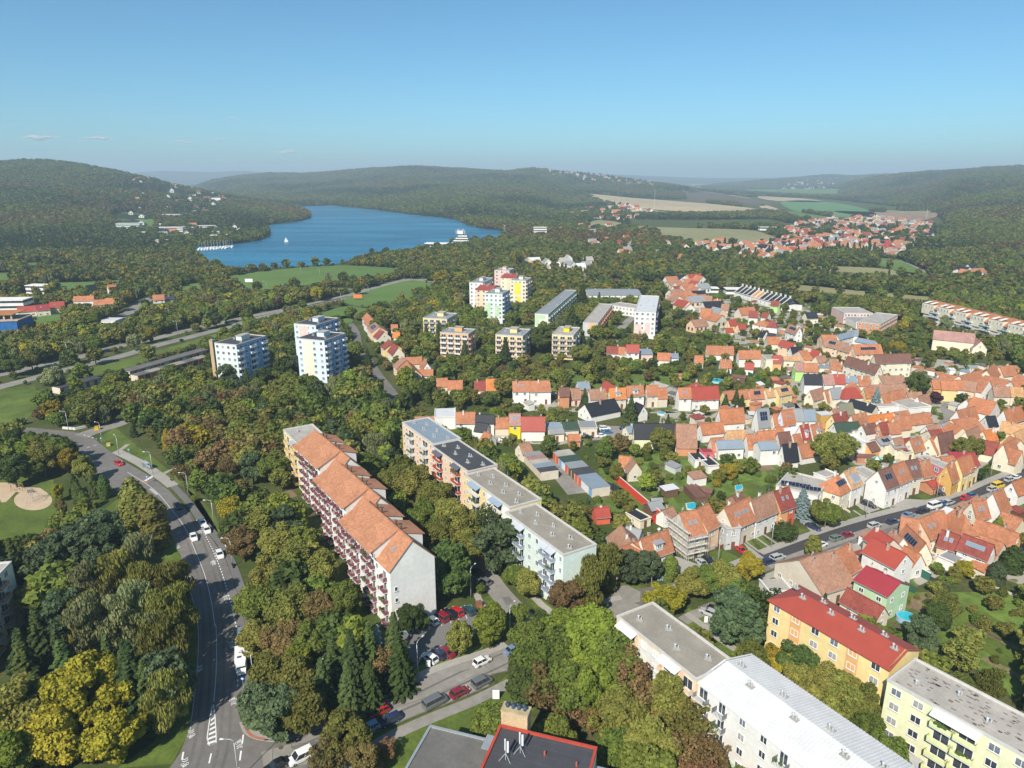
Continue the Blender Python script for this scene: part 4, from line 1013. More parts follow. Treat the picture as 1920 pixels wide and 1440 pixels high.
def antenna(x, y, n, label):
    c, s = math.cos(lrz), math.sin(lrz)
    root = empty('phone_mast', (la.x + x * c - y * s, la.y + x * s + y * c, 11.78), lrz, label, 'antenna', 'mobile phone masts on the bitumen roof')
    mb = MB(); mb.tube([(0, 0, 0), (0, 0, 3.4)], .06, 6); mb.tube([(0, 0, 1.2), (.9, -.5, 0)], .04, 5); mb.tube([(0, 0, 1.2), (-.9, -.5, 0)], .04, 5); mb.build('pole', GALV, root)
    for k in range(n):
        p = MB(); a = k * 2.1; p.box(-.14, .14, -.09, .09, 0, 1.9); p.build('antenna_panel', M((.75, .76, .78), .5, ()), root, (.35 * math.cos(a), .35 * math.sin(a), 1.5), a)
antenna(4.6, -4.3, 2, 'tall white panel antenna mast, right one of the pair on the bitumen roof')
antenna(2.9, -6.2, 2, 'white panel antenna mast, left one of the pair on the bitumen roof')
# ---------------------------------------------------------------- towers
GT = 'tower blocks by the arterial road'
T_ = -20
BL = (.35, .48, .62)
r0, A0, a0, l0, w0 = tower('apartment_tower', 'pale green and blue tower with a brick chimney on its left flank', (402, 637), (443, 648), (499, 633), 20.5, 'mint', 'bitumen', GT, deg=T_, left=4, wr='blue', balc=((.62, .68, .74), 5), nfl=7)
def stack():
    c, s = math.cos(a0), math.sin(a0)
    root = empty('brick_chimney', (A0[0] + (-2.3) * c - 1.2 * s, A0[1] + (-2.3) * s + 1.2 * c, 0), a0, 'tall tan brick chimney against the pale green tower', 'chimney')
    mb = MB(); mb.prism([(-.95, -.95), (.95, -.95), (.95, .95), (-.95, .95)], 0, 21.6); mb.build('shaft', M((.46, .32, .19), .9, ((.5, .14), (5, .16, 'vor')), name='tan_brick_b'), root)
    mb = MB(); mb.box(-1.05, 1.05, -1.05, 1.05, 21.6, 21.9); mb.box(-.5, .5, -.5, .5, 21.9, 22.2); mb.build('cap', CONC, root)
stack()
tower('apartment_tower', 'cream and pale blue tower, front one of the pair', (556, 637), (608, 640), (648, 624), 20.5, 'lightblue', 'bitumen', GT, deg=T_, left=4, wr='blue', balc=((.62, .68, .74), 5), nfl=7, accents=(('s', 3.2, 9.0, .4, 20, 'cream'),))
tower('apartment_tower', 'pale blue tower with a pink stripe, rear one of the pair', (551, 606), (592, 611), (635, 597), 20.5, 'lightblue', 'bitumen', GT, deg=T_, left=4, wr='blue', balc=((.62, .68, .74), 5), nfl=7, accents=(('s', 3.0, 8.6, .4, 20, 'pink'),))
GC = 'apartment blocks on the wooded rise'
E_ = -15
tower('apartment_tower', 'white tower with pink stripe and metal roof, left of the red tent roof', (880, 527), (905, 531), (925, 519), 19.5, 'white', 'grey', GC, deg=E_, left=3, accents=(('s', 5, 9, .4, 15, 'pink'),), balc=((.6, .45, .42), 5))
tower('apartment_tower', 'peach tower under a red tent roof with the mint tower before it', (892, 540), (922, 544), (938, 530), 19.5, 'peach', 'red', GC, deg=E_, left=3, wr='paleyellow', house=False, rooftype='gable', balc=((.55, .3, .25), 5))
tower('apartment_tower', 'white and mint tower with a pale green arch painted on its side', (909, 549), (942, 552), (956, 544), 19.8, 'mint', 'grey', GC, deg=E_, left=4, wr='blue', balc=((.7, .7, .7), 5), accents=(('s', .4, 4, 2, 14, 'green'), ('s', 7, 10, 5, 12, 'green')))
tower('apartment_tower', 'pale green and peach tower under a red tent roof, behind the yellow one', (939, 517), (965, 521), (978, 509), 20.5, 'paleyellow', 'red', GC, deg=E_, left=3, house=False, rooftype='gable', balc=((.6, .4, .3), 5), accents=(('s', 5, 9, .4, 20, 'peach'),))
tower('apartment_tower', 'white tower with bright yellow squares on its side', (957, 524), (986, 527), (996, 519), 19.5, 'cream', 'grey', GC, deg=E_, left=4, balc=((.7, .6, .4), 5), accents=(('s', 3, 8, 9, 18, 'egg'), ('s', 5, 8, .5, 8, 'egg')))
tower('apartment_tower', 'pinkish tower with rooftop housings, rearmost of the cluster', (927, 506), (955, 508), (964, 501), 19, 'pink', 'grey', GC, deg=E_, left=3)
tower('apartment_slab', 'long white and lime green slab block running away from the camera', (1003, 588), (1028, 590), (1085, 538), 8.4, 'white', 'grey', GC, deg=E_, left=0, nfl=3, WW=105, house=False, wr='green', balc=((.60, .68, .58), 26), accents=(('s', .3, 7, 5.4, 8, 'green'), ('s', .3, 3, 1, 5.4, 'green'), ('s', 4.5, 8, 2.8, 4, 'green')), parapet=True)
tower('apartment_slab', 'long grey slab block with an orange stripe and orange balconies', (1093, 605), (1121, 607), (1148, 565), 8.2, 'grey', 'concrete', GC, deg=E_, left=0, nfl=3, WW=70, house=False, wr='cream', balc=((.75, .30, .12), 18), accents=(('s', 4, 8, .3, 8.2, 'orange'),))
tower('apartment_tower', 'white tower with a large pink swirl painted on its side', (1190, 583), (1230, 586), (1236, 575), 16.5, 'white', 'white', GC, deg=E_ + 2, left=4, house=False, balc=((.15, .10, .16), 4), accents=(('s', .1, 4.6, .5, 9, 'pink'), ('s', 6.5, 9.5, 3, 10, 'pink'), ('s', 3, 7, 1.5, 5, 'pink')))
tower('apartment_tower', 'tan and grey five storey block, leftmost of the four in the trees', (793, 595), (838, 599), (858, 590), 12, 'yellow', 'grey', GC, deg=E_, left=0, loggia=(4, (.34, .31, .30)), balc=((.34, .31, .30), 4))
tower('apartment_tower', 'orange and white block with orange roof hut, second of the four in the trees', (825, 622), (878, 627), (892, 614), 13.4, 'orange', 'grey', GC, deg=E_, left=0, loggia=(4, (.70, .66, .64)), balc=((.6, .3, .2), 4), housecol='orange')
tower('apartment_tower', 'yellow and white block with yellow roof hut, third of the four in the trees', (929, 626), (980, 631), (995, 619), 13.4, 'yellow', 'grey', GC, deg=E_, left=0, loggia=(4, (.70, .50, .40)), balc=((.3, .3, .32), 4), housecol='yellow')
tower('apartment_tower', 'tan block with a yellow roof hut, rightmost of the four in the trees', (1035, 627.5), (1075, 630), (1088, 620), 13.2, 'yellow', 'concrete', GC, deg=E_, left=0, loggia=(3, (.42, .33, .28)), balc=((.5, .45, .45), 4), housecol='egg')
# ---------------------------------------------------------------- other large buildings
tower('supermarket', 'low white hall with a wide dark grey roof by the roundabout', (1105, 548), (1203, 553), (1198, 535), 5.5, 'white', 'grey', None, deg=0, left=9, nfl=1, house=False, WW=32, cat='hall', rooftype='gable')
tower('terrace', 'low white flat-roofed terrace in front of the grey-roofed hall', (1150, 570), (1200, 580), (1206, 574), 6, 'white', 'concrete', None, left=9, nfl=2, house=False, cat='building')
tower('school', 'long school wing with beige flat roof and pink wall', (1640, 593), (1650, 609), (1694, 583), 7, 'terracotta', 'concrete', None, deg=-41, LL=13, WW=42, left=4, right=12, nfl=2, house=False, cat='school')
tower('school', 'square school wing with grey flat roof left of the pink-walled wing', (1583, 582), (1637, 588), (1638, 575), 7, 'pink', 'concrete', None, deg=-3, left=9, right=3, nfl=2, house=False, WW=22, cat='school')
tower('school', 'low school link wing with pale roof in front of the square wing', (1606, 600), (1645, 604), (1652, 592), 4.5, 'white', 'grey', None, deg=-2, left=6, nfl=1, house=False, WW=18, cat='school')
def longred():
    a, b_ = G(1734, 573, 11), G(1935, 622, 11); d = b_ - a; L = 112; deg = math.degrees(math.atan2(d.y, d.x))
    n = 6
    acc = []
    root = block('apartment_block', 'very long cream block with red roof, white dormers and balconies', None, (a.x, a.y), deg, d.length, 12, 10.5, 'cream', 'tile', nfl=3, rooftype='gable', rise=4.2, vents=0,
                 cols=[(d.length * (i + .5) / 36, 'b' if (i // 3) % 2 else 'w', 3.0, (.62, .66, .68), 'panel') for i in range(36)])
    L = d.length
    for k in range(6):
        x = L * (k + .25) / 6; w = L / 16
        mb = MB(); mb.prism([(x - w, -.6), (x + w, -.6), (x + w, 4), (x - w, 4)], 6, 12.6, 0, 1)
        mb.build('dormer', [wallmat('cream'), roofmat('tile')], root)
        for j in range(4): add_window(root, (x - w + w * 2 * (j + .5) / 4, -.6, 10.4), 0, 1.2, 1.3)
        for j in (-1, 1):
            mb = MB(); mb.slab([(x + j * w * .5 - 1, -.8, 13.2), (x + j * w * .5 + 1, -.8, 13.2), (x + j * w * .5 + 1, 4, 14.2), (x + j * w * .5 - 1, 4, 14.2)], .25); mb.build('dormer_roof', wallmat('white'), root)
longred()
def gable_long(label, P1, P2, P3, e, r, wall, roof, cat='building', name='house', k=None):
    HOUSES.append((0, *P1, *P2, *P3, e, r, wall, roof, 'c', label, None))
HOUSES = []
gable_long('long two-storey cream building with a dark brown roof among trees', (1752, 619), (1828, 626), (1764, 630), 6.5, 10.5, 'cream', 'pinkish')
gable_long('low right wing of the brown-roofed cream building', (1822, 628), (1840, 640), (1808, 641), 4, 8, 'cream', 'pinkish')
gable_long('cream building with brown roof and a row of blue-grey dormers', (1640, 665), (1706, 663), (1652, 678), 8, 11.5, 'cream', 'brown')
gable_long('cream building with brown roof and dark red balconies, gable to the right', (1590, 668), (1650, 686), (1592, 684), 8, 11.5, 'cream', 'brown')
# hotel by the lake: stepped white terraces
def hotel():
    a = G(862, 466); root = empty('lakeside_hotel', (a.x, a.y, 0), math.radians(-6), 'white stepped hotel like a ship on the lake shore', 'hotel')
    mb = MB(); gl = MB()
    for k in range(6):
        w = 34 - k * 4.3; x0 = -18 + k * 3.2; mb.box(x0, x0 + w, 0, 22 - k * 2, k * 3.2, k * 3.2 + 1.6); gl.box(x0 + .6, x0 + w - .6, .6, 21 - k * 2, k * 3.2 + 1.6, k * 3.2 + 3.2)
    mb.box(-52, -16, 4, 20, 0, 2.5); mb.box(-50, -18, 3, 20, 5.2, 6.4); gl.box(-50, -18, 5, 19, 2.5, 5.2); mb.box(-4, 4, 6, 12, 19.2, 23)
    mb.build('terraces', wallmat('white'), root); gl.build('window_band', GLASS, root)
    m2 = MB()
    for k in range(7): m2.tube([(-6 + k * 2, 8, 19), (-6 + k * 2, 8, 24 + (k % 3))], .3, 5)
    m2.build('flagpoles', FRAME, root)
hotel()
def bands(name, label, x, y, w, d, h, n, rz, cat, wall='white'):
    a = G(x, y); root = empty(name, (a.x, a.y, float(heights(np.array([a.x]), np.array([a.y]))[0]) - .5), math.radians(rz), label, cat)
    mb = MB(); gl = MB()
    for k in range(n):
        z = h * k / n; mb.box(-w / 2, w / 2, 0, d, z, z + h / n * .55); gl.box(-w / 2 + .4, w / 2 - .4, .4, d - .4, z + h / n * .55, z + h / n)
    mb.box(-w / 2 - .3, w / 2 + .3, -.3, d, h, h + .6); mb.build('wall', wallmat(wall), root); gl.build('window_band', GLASS, root)
    mark([(a.x - w / 2 - 6, a.y - 14), (a.x + w / 2 + 6, a.y - 14), (a.x + w / 2 + 6, a.y + d + 5), (a.x - w / 2 - 6, a.y + d + 5)], 1)
    CLEAR.append((a.x, a.y, w / 2 + 8))
CLEAR = []
bands('lake_hotel', 'long mint and white hotel with balconies at the foot of the left hill', 242, 440, 38, 12, 11, 4, 8, 'hotel', 'mint')
bands('lake_hotel', 'bright white banded hotel on the slope above the marina', 322, 421, 36, 14, 10, 3, 2, 'hotel')
bands('lake_hotel', 'small white villa above the banded hotel', 318, 408, 22, 10, 7, 2, -5, 'villa')
bands('lake_hotel', 'low white terraces below the banded hotel', 318, 437, 46, 16, 7, 2, 4, 'building')
bands('lake_hotel', 'long low white pavilion right of the terraces', 375, 430, 50, 8, 4, 1, 3, 'pavilion')
bands('clubhouse', 'white boat house on the marina shore, left one', 302, 458, 16, 9, 6, 2, 0, 'boat house')
bands('clubhouse', 'pale boat house with grey roof on the marina spit', 405, 447, 22, 9, 5, 1, 0, 'boat house')
bands('clubhouse', 'small white hall at the tip of the marina spit', 432, 444, 14, 8, 4, 1, 0, 'boat house')
bands('villa', 'white villa standing on the right lake shore', 1013, 440, 22, 14, 12, 3, 0, 'villa')
bands('villa', 'low white pier house at the right end of the lake', 988, 443, 16, 8, 5, 1, 0, 'building')
bands('villa', 'white flat-roofed villa in trees at the upper left', 66, 551, 16, 10, 7, 2, -6, 'villa')
bands('office', 'white and grey office with strip windows at the left edge', 14, 592, 24, 14, 11, 3, 6, 'office')
bands('office', 'low white and grey buildings on the shopping corner', 1440, 432, 30, 10, 6, 1, 0, 'building')
bands('villa', 'white L-shaped bungalow left of the sawtooth terrace', 1386, 552, 22, 10, 4.5, 1, -4, 'bungalow')
bands('villa', 'long low white bungalow behind the tiled row', 1318, 549, 26, 9, 4, 1, -2, 'bungalow')
# building site wrapped in blue netting
def site():
    a = G(0, 640); root = empty('building_site', (a.x, a.y, 0), math.radians(10), 'unfinished building wrapped in blue scaffold netting at the left edge', 'building site')
    mb = MB(); mb.box(-26, 11, 0, 20, 0, 12); mb.build('scaffold_netting', M((.02, .12, .33), .7, ((.4, .3), (2, .25)), name='blue_netting'), root)
    mb = MB(); mb.box(-27, 12, -.5, 20, 12, 12.5); mb.box(-27, 8, 2, 18, 15, 15.4); 
    for k in range(9): mb.box(-25 + k * 4, -24.2 + k * 4, 2.5, 3.3, 12.5, 15)
    mb.build('concrete_frame', M((.45, .36, .28), .9, ((.5, .2),)), root)
    mb = MB(); mb.box(-27, 9, 1.5, 18.5, 15.4, 15.7); mb.build('formwork', M((.42, .17, .06), .8, ((.6, .3),)), root)
site()
# ---------------------------------------------------------------- houses: ridge from A to B, eave corner C, heights of eave and ridge
# region ax ay bx by cx cy eave ridge wall roof options      (options: c chimney, s solar, k skylights, d dormer, h hip, t dish, n no windows, f flat box given by left-front-right corners)
TABLE = '''
@in the long tiled row|houses in the tiled row left of the big tree
1 8 690 190 688 15 795 6 9.3 white tile ck
1 195 690 420 683 207 805 6 9.3 white tile c
1 530 765 632 760 560 830 5.5 8.4 terracotta brown sc
1 655 775 760 770 668 868 3.5 7 pink old
1 868 785 1045 772 893 868 5 8.4 white old k
1 1095 772 1272 764 1125 866 5 8.6 beige bright kd
1 1285 745 1470 733 1325 835 5.5 9 white tile d
1 1515 737 1640 734 1560 840 5.5 9 beige tile c
1 1645 768 1722 764 1665 842 4.5 8 beige orange
1 1048 684 1160 748 945 694 5 7.5 egg red
1 735 700 860 690 760 770 3 5.5 grey slate
1 1610 690 1760 740 1600 680 3.6 5.5 grey concrete n
4 190 165 325 160 215 267 6 9.5 white orange k
4 335 156 635 142 365 277 5 9.5 white red
4 345 105 460 92 332 150 5 9.0 white red h
4 700 205 985 182 722 258 4.2 7 yellow tile
4 990 182 1142 172 1010 262 4.2 7.4 pink tile sk
4 1170 180 1290 168 1200 232 5 7.6 cream tan s
4 1292 165 1440 136 1300 235 5.8 8.4 yellow tan s
@behind the dark spruces|dark-roofed cottages among conifers
1 820 950 1150 885 805 1000 3 6.6 white black c
1 1395 925 1480 965 1405 1000 3.4 6.5 white black
@beside the garages|houses and sheds in the row by the garages
10 362 155 545 150 366 210 6 6.6 white white n
10 552 160 722 158 553 232 5.2 8.4 white tile
10 730 182 895 182 737 226 5.2 7.6 white black
10 902 208 1025 206 905 268 3.4 6.4 beige tile
10 1035 172 1125 170 1040 258 6.5 9.8 egg pinkish k
10 185 200 355 195 200 240 3 5.6 beige old
10 1140 200 1350 200 1145 284 4.6 8.8 white red
10 1365 252 1500 250 1365 300 4 5 beige slate
10 1508 250 1640 243 1560 314 4 5.8 beige green
10 1660 256 1812 256 1672 306 3.5 4.2 beige grey n
10 1390 310 1510 300 1400 345 3.4 4.4 cream grey
10 1565 362 1660 358 1570 395 2.6 4 terracotta orange n
10 735 250 840 262 740 300 3 5.4 white black
10 810 335 870 360 812 372 2.8 5.2 white tile
10 1140 440 1190 430 1125 480 3 5.8 cream old
@by the small car park|mansard houses by the small car park
1 1375 1165 1635 1165 1383 1283 4.6 9 paleyellow black kd
1 1640 1168 1835 1170 1640 1290 4.6 9 paleyellow black kd
1 1300 1200 1365 1190 1310 1235 3 4.5 cream slate
4 172 572 392 576 168 735 3.6 10.5 terracotta old ks
@on the wooded slope|houses on the wooded slope under the pink swirl tower
1 1070 295 1210 300 1100 360 4 7 white darkred
1 1215 305 1280 308 1218 372 4 7 white orange
1 1288 276 1428 277 1285 355 6 9.4 white red
1 1432 332 1560 332 1436 385 4 5 pink slate
1 1640 368 1780 374 1690 430 3.4 6.4 white orange
1 1785 378 1860 380 1786 425 3.4 4.6 white slate
@on the upper garden slope|houses on the upper garden slope
2 0 226 72 218 2 255 4 7 white orange
2 30 275 100 287 16 312 4 7.4 cream orange
2 88 300 152 304 82 335 4 7.4 cream tile
2 122 320 210 328 115 362 4 7.4 beige old
2 238 328 330 330 230 374 4.2 7.6 peach old s
2 352 366 430 370 344 402 5 7.6 cream tile
2 442 420 525 426 436 468 4 7.6 beige old
2 0 380 90 386 4 432 4 7.5 cream orange
2 215 463 328 476 186 545 5 9.8 white tile
2 628 466 800 452 612 518 4 8 beige orange
2 750 497 850 502 716 552 5.4 9 white darkred c
2 910 510 975 520 905 550 3.5 6.5 white darkred
2 512 600 592 592 474 652 4.5 7.6 yellow red
2 478 692 560 690 470 720 3 5 cream red
2 620 650 700 645 615 685 3 5.4 peach red
2 1010 380 1094 392 968 424 5 8 lime darkred
2 870 608 960 592 858 632 4.5 7.5 white orange h
2 955 602 1075 612 940 662 5 8.6 white darkred h
2 1202 644 1318 684 1150 708 5.6 9.4 white old sc
2 1380 520 1500 516 1425 580 4 7 cream black s
2 892 712 940 725 890 768 3 6.4 white black
2 960 745 1040 755 930 790 3 6 white black
2 950 790 1090 792 962 836 3.4 6.6 cream orange
@on the upper street|houses round the upper street
2 1112 828 1262 862 1092 880 5.6 8 peach red
2 1215 908 1332 902 1198 958 4 6.6 white black
2 1312 948 1402 942 1300 988 3.6 7 peach orange
2 1460 930 1550 952 1398 990 4 7 cream red
2 270 890 572 897 302 966 3.6 7.4 white tile
2 628 944 872 942 645 1004 5 8.4 white orange d
2 905 1010 1040 1012 908 1048 6 6.4 cream concrete
2 1015 998 1108 1000 1045 1066 5 8 orange red
2 720 1080 792 1086 722 1128 3.4 5.8 white red
2 142 1000 224 1002 142 1048 3 6 white orange
2 425 1045 545 1050 420 1086 3 6 white tile
2 1262 1080 1360 1080 1280 1152 5.4 8.6 lime pinkish s
2 1366 1086 1515 1090 1380 1166 5.4 8.6 peach tile
2 1135 1012 1320 1020 1140 1045 4 5.2 cream tan
2 1365 1212 1560 1215 1400 1282 5 8.6 white black k
2 1572 1215 1684 1216 1580 1270 5 8.4 white pinkish sd
2 1690 1212 1822 1216 1700 1290 5 8.4 white red s
2 1645 1040 1745 1042 1540 1080 3.5 6.5 beige old
2 1700 1068 1835 1095 1655 1112 4 7 white tile
2 1500 1010 1600 1000 1490 1050 3.5 6 cream old
@in the central terraces|houses in the central terraces
4 652 404 920 386 712 522 5.6 10.2 white orange kkc
4 1075 402 1205 388 1165 560 4 10 white grey s
4 1270 460 1350 452 1302 580 3.4 8 cream orange
4 1350 420 1480 402 1418 550 5.4 10 lightblue orange k
4 1495 402 1618 402 1565 492 5.4 9 white grey
4 1622 408 1700 405 1665 482 5.6 9 white slate d
4 1760 440 1890 432 1768 480 6 6.6 ochre white n
4 440 572 682 548 457 640 3.6 6.6 white orange
4 735 650 940 638 750 740 5 8.4 cream tan
4 962 690 1088 682 985 780 4.4 8.4 white orange d
4 1088 652 1290 642 1130 742 4.5 8.6 cream orange d
4 1312 672 1440 655 1382 786 4.5 8.4 grey brown
4 560 730 700 722 540 815 3 6.6 cream tile
4 622 762 905 750 655 816 4.4 6.2 white slate
4 1085 772 1280 762 1145 852 6 7.6 white slate
4 1365 802 1520 786 1410 925 3 8 white black k
4 1562 590 1652 570 1670 740 5.4 10.4 white red d
4 1684 582 1800 560 1770 706 5.4 10 white tile d
4 1484 692 1610 672 1540 786 3.8 7.6 cream tile k
4 1545 802 1790 762 1600 880 3 6.6 white tile c
4 1380 622 1590 592 1478 682 4 6 white white
4 1290 605 1420 595 1330 665 4 6.4 cream orange
4 345 925 470 920 365 985 2.6 3.2 white black
4 475 985 600 975 520 1050 2.6 3.2 white black
4 475 865 545 865 478 902 2.5 2.9 crimson crimson n
@right of the chestnut|houses of the dense tiled quarter
5 642 80 800 122 575 165 4 8 cream tile h
5 578 165 800 150 612 236 4.6 8.4 white red h
5 462 170 580 160 520 246 4.4 8 cream grey
5 232 200 372 162 330 252 4 7.4 cream old k
5 400 190 470 178 370 300 3 7 cream tile
5 842 168 958 160 862 232 4 7.4 yellow tile
5 905 135 1300 116 960 200 4 8 cream old
5 1040 240 1150 226 1042 326 4 7.6 cream tile
5 1122 210 1282 180 1192 262 4.6 8 yellow tile c
5 1322 216 1482 210 1346 266 3.6 6.6 cream old
5 1446 262 1560 230 1560 300 3 6.8 white old
5 1010 30 1282 26 1022 56 3.4 6.6 cream old
5 772 32 900 30 792 102 4 7.6 white tile
5 620 40 750 36 640 75 5 7 white slate
5 694 290 974 368 616 318 5 7 cream black n
5 562 346 702 330 622 420 3 6.6 grey olive k
5 482 412 560 396 460 460 4 7.4 yellow old
5 484 470 640 432 556 520 5.4 8.6 yellow darkred sd
5 702 472 862 440 762 562 4.4 8.4 white tile kc
5 872 482 1180 442 960 532 3.6 7 cream bright
5 1182 440 1332 420 1202 482 3.6 7.4 cream tile
5 502 562 660 545 560 640 5 7.6 white green
5 664 552 768 545 762 612 5.4 7.2 white green
5 822 582 962 560 882 622 5 7.4 white brown
5 962 560 1010 548 1000 610 5 7.2 lightblue white
5 1012 560 1112 546 1072 632 5.4 8.6 terracotta darkred t
5 1122 560 1200 554 1152 614 5.4 8.4 white tile s
5 1182 492 1342 476 1242 592 5.4 9.4 cream tile stc
5 1382 462 1572 440 1402 512 3.4 6.4 white tile
5 642 740 780 722 700 800 6 6.4 white white
5 872 792 962 766 882 836 3.6 5.6 orange brown
5 1182 732 1250 720 1220 780 4 7 cream old
5 960 352 1200 345 990 382 4 4.4 white concrete
5 1215 340 1470 316 1330 402 4.4 4.8 white concrete
5 345 1140 480 1100 350 1180 7 7.4 white concrete
@near the far square|houses near the far square
6 345 572 440 560 412 645 3.6 6.4 cream darkred
6 452 580 590 540 540 690 3.6 7 cream tile k
6 20 570 200 545 92 638 5 6.2 cream grey s
6 205 620 320 605 282 668 4.4 5.4 cream grey s
6 345 705 450 688 400 745 3 3.6 cream grey s
6 712 560 800 522 850 725 3 7.4 cream orange
6 810 512 1000 466 990 610 3.6 9 cream brown s
6 700 460 850 450 720 500 3 6 cream darkred
6 672 402 830 378 770 440 4 6.6 white old
6 860 375 960 360 1010 440 4 6 white slate
6 1002 322 1290 290 1012 356 3.6 7.4 peach tile t
6 1062 205 1290 150 1202 262 4 8 white tile s
6 1272 32 1570 100 1330 128 5.6 9.6 white orange
6 1190 60 1260 45 1200 110 5 8.4 white tile c
6 1200 290 1280 270 1290 370 4 7.4 cream orange s
6 962 362 1130 430 1160 460 3 7.4 cream orange
6 1172 472 1330 402 1292 502 3.4 7 cream old
6 1662 202 1890 142 1830 332 4 8.4 white orange
6 1642 342 1920 392 1642 412 3 6 cream tan
6 1432 282 1545 274 1502 342 4 7 white black
6 1400 470 1530 440 1500 520 3 6 cream bright
6 1332 572 1600 622 1562 732 3.4 7 cream darkred
6 1622 642 1895 728 1562 762 4 8 cream tile d
6 1790 492 1960 430 1622 602 4.4 9 yellow tan
6 1660 640 1800 565 1920 690 5 9.4 cream tile
6 1752 540 1860 580 1700 600 4.2 8 cream tile n
@on the far square|houses in the row on the far square
3 892 1036 980 1036 896 1104 5.6 8.6 orange orange k
3 985 1044 1160 1050 985 1100 5.6 8.6 yellow orange
3 1165 1036 1255 1040 1170 1110 5.6 9 white tile s
3 1262 1040 1390 1060 1270 1114 5.6 9 peach old
3 1440 1020 1520 1040 1405 1100 4.4 9 white tile d
3 1572 1110 1760 1112 1582 1190 4.4 7.6 beige old
3 1766 1116 1905 1120 1780 1182 4.4 7.6 cream tan
3 1195 990 1440 922 1212 1012 4 7.6 cream tile
3 1502 930 1585 850 1470 925 4.6 8.4 cream tile
3 1650 886 1800 872 1700 985 4 7.6 cream tile
3 1484 985 1752 1040 1542 1032 3.6 6.8 white tile
3 1782 1052 1920 1042 1782 1100 3.6 7 white orange
3 1830 976 1925 992 1832 1010 3.4 6.6 cream tile
3 990 962 1190 1000 1000 1010 3.4 6.6 cream tile
3 170 960 280 950 172 990 3.4 6.4 cream orange
3 0 640 300 632 50 740 5 9 peach orange s
@behind the brown-dormered block|long tiled halls behind the brown-dormered block
2 1560 768 1720 770 1582 860 4.4 8 peach tile
2 1625 806 1780 838 1590 872 5 8.6 peach old s
2 1790 848 1920 880 1752 918 5 8.6 peach old k
2 1730 770 1925 722 1760 800 5 7 white slate n
3 50 560 250 600 0 590 5 6.4 white slate n
3 -60 470 60 480 -50 530 5 7 white grey n
@by the cottage gardens|cottages between the garages and the scaffolded house
7 432 42 390 -10 372 112 3.6 6.6 beige old
7 270 -30 370 -20 300 50 2.6 5.2 beige orange
7 0 560 90 552 0 620 2.4 4 red red n
7 270 752 385 938 80 822 4.6 7.6 peach old c
7 168 1028 480 922 332 1120 3.6 7 peach tile c
7 490 905 792 798 632 1098 3.6 8 white tile dt
7 345 765 480 800 440 862 3 5 white grey c
7 745 580 835 545 800 645 3 5 white old
7 925 612 1112 574 1090 862 6.6 11 beige tile kt
7 1118 572 1248 508 1246 802 6.6 11 peach tile t
7 1400 700 1500 690 1438 800 6 6.3 grey concrete
7 1430 556 1716 436 1570 768 6 10.6 beige tile kkc
7 1530 415 1620 385 1590 470 2.8 4.6 brick brown n
7 610 490 660 480 640 530 2.4 3.6 brown grey
7 1080 345 1140 340 1190 440 2 2.8 brown brown n
7 425 640 500 615 540 690 2.4 2.8 cream black n
@above the tree-lined street|street houses of the near row
8 52 588 292 492 160 770 6 10.6 white old tc
8 310 492 472 436 420 686 6 10.4 orange darkred ktr
8 930 352 1092 268 1072 514 6 9.6 cream orange shc
8 1098 266 1215 216 1215 430 6.6 10.6 white tan m
5 1002 1096 1140 1050 1175 1265 6.6 11 white brown skt
5 1148 1046 1288 986 1302 1208 6.6 11 white tile kt
5 1312 986 1440 966 1440 1155 6.2 10.6 beige brown k
5 1482 990 1562 975 1580 1112 5 9 beige tile
6 932 905 1060 832 1040 1055 5 9.6 ochre tile
6 1068 830 1140 795 1192 955 6.4 10.4 yellow orange
6 1150 800 1225 770 1290 930 6.4 10.2 yellow orange
6 1200 772 1280 740 1345 870 6.4 9.6 cream red
6 842 802 1000 786 850 812 3 5.4 cream tile
6 950 742 1232 742 946 764 4 5 white crimson n
6 670 1120 840 1085 690 1165 2.6 3.6 terracotta red n
6 660 800 760 790 680 830 2.6 4.4 cream old n
@below the tree-lined street|tiled houses below the street
9 1080 400 1332 560 962 512 5.4 9.6 yellow tile hctn
9 1340 370 1490 346 1340 540 4.6 8.4 cream tile ck
9 1578 274 1688 222 1728 452 4 8.6 white tile n
9 1790 150 1930 100 1772 196 4 7 white orange
9 545 535 740 568 480 640 4 8 cream tile
9 742 560 900 500 955 742 4 8 peach tile k
9 900 490 1000 470 1190 722 3.4 8 cream tile t
9 1002 686 1196 746 930 800 3.6 6.8 peach darkred k
9 1242 728 1580 852 1146 852 4.6 7.8 white darkred kkk
9 1392 560 1640 640 1345 700 3 6 cream tile
9 1665 652 1862 725 1580 770 3 6 orange tile
9 1450 746 1690 836 1425 790 3 6 cream tile
9 226 772 592 954 32 880 6.6 9.4 white red c
9 252 658 450 790 66 736 4.4 7 beige red n
9 442 690 560 770 342 750 4 6.6 white old n
9 602 628 816 832 480 690 3.6 7.4 cream tile sc
9 580 862 756 960 510 905 3.4 6.4 white orange
9 152 1092 526 1272 2 1232 6.6 8.6 green crimson t
9 1380 1010 1550 1095 1370 1030 2.4 3.2 cream orange n
9 1000 945 1200 1030 1000 985 2.6 2.8 white grey n
9 1690 480 1900 560 1690 530 2.6 5 cream tile n
9 660 880 900 985 670 900 2.6 3 cream grey n
0 1500 1050 1562 1033 1556 1108 4 8.6 beige old cct
0 1564 1035 1592 1019 1612 1064 4 8.6 cream tile c
0 1590 1103 1657 1139 1568 1114 3 5.4 cream darkred
0 1434 1097 1476 1094 1440 1112 3 3.4 white concrete n
@at the upper left|houses at the upper left
12 155 362 320 350 160 406 4 7 cream red
12 322 346 440 336 330 392 4.6 7.8 cream crimson k
12 446 320 575 311 460 374 4.6 7.8 yellow red k
12 662 268 842 262 672 300 5 8 white orange
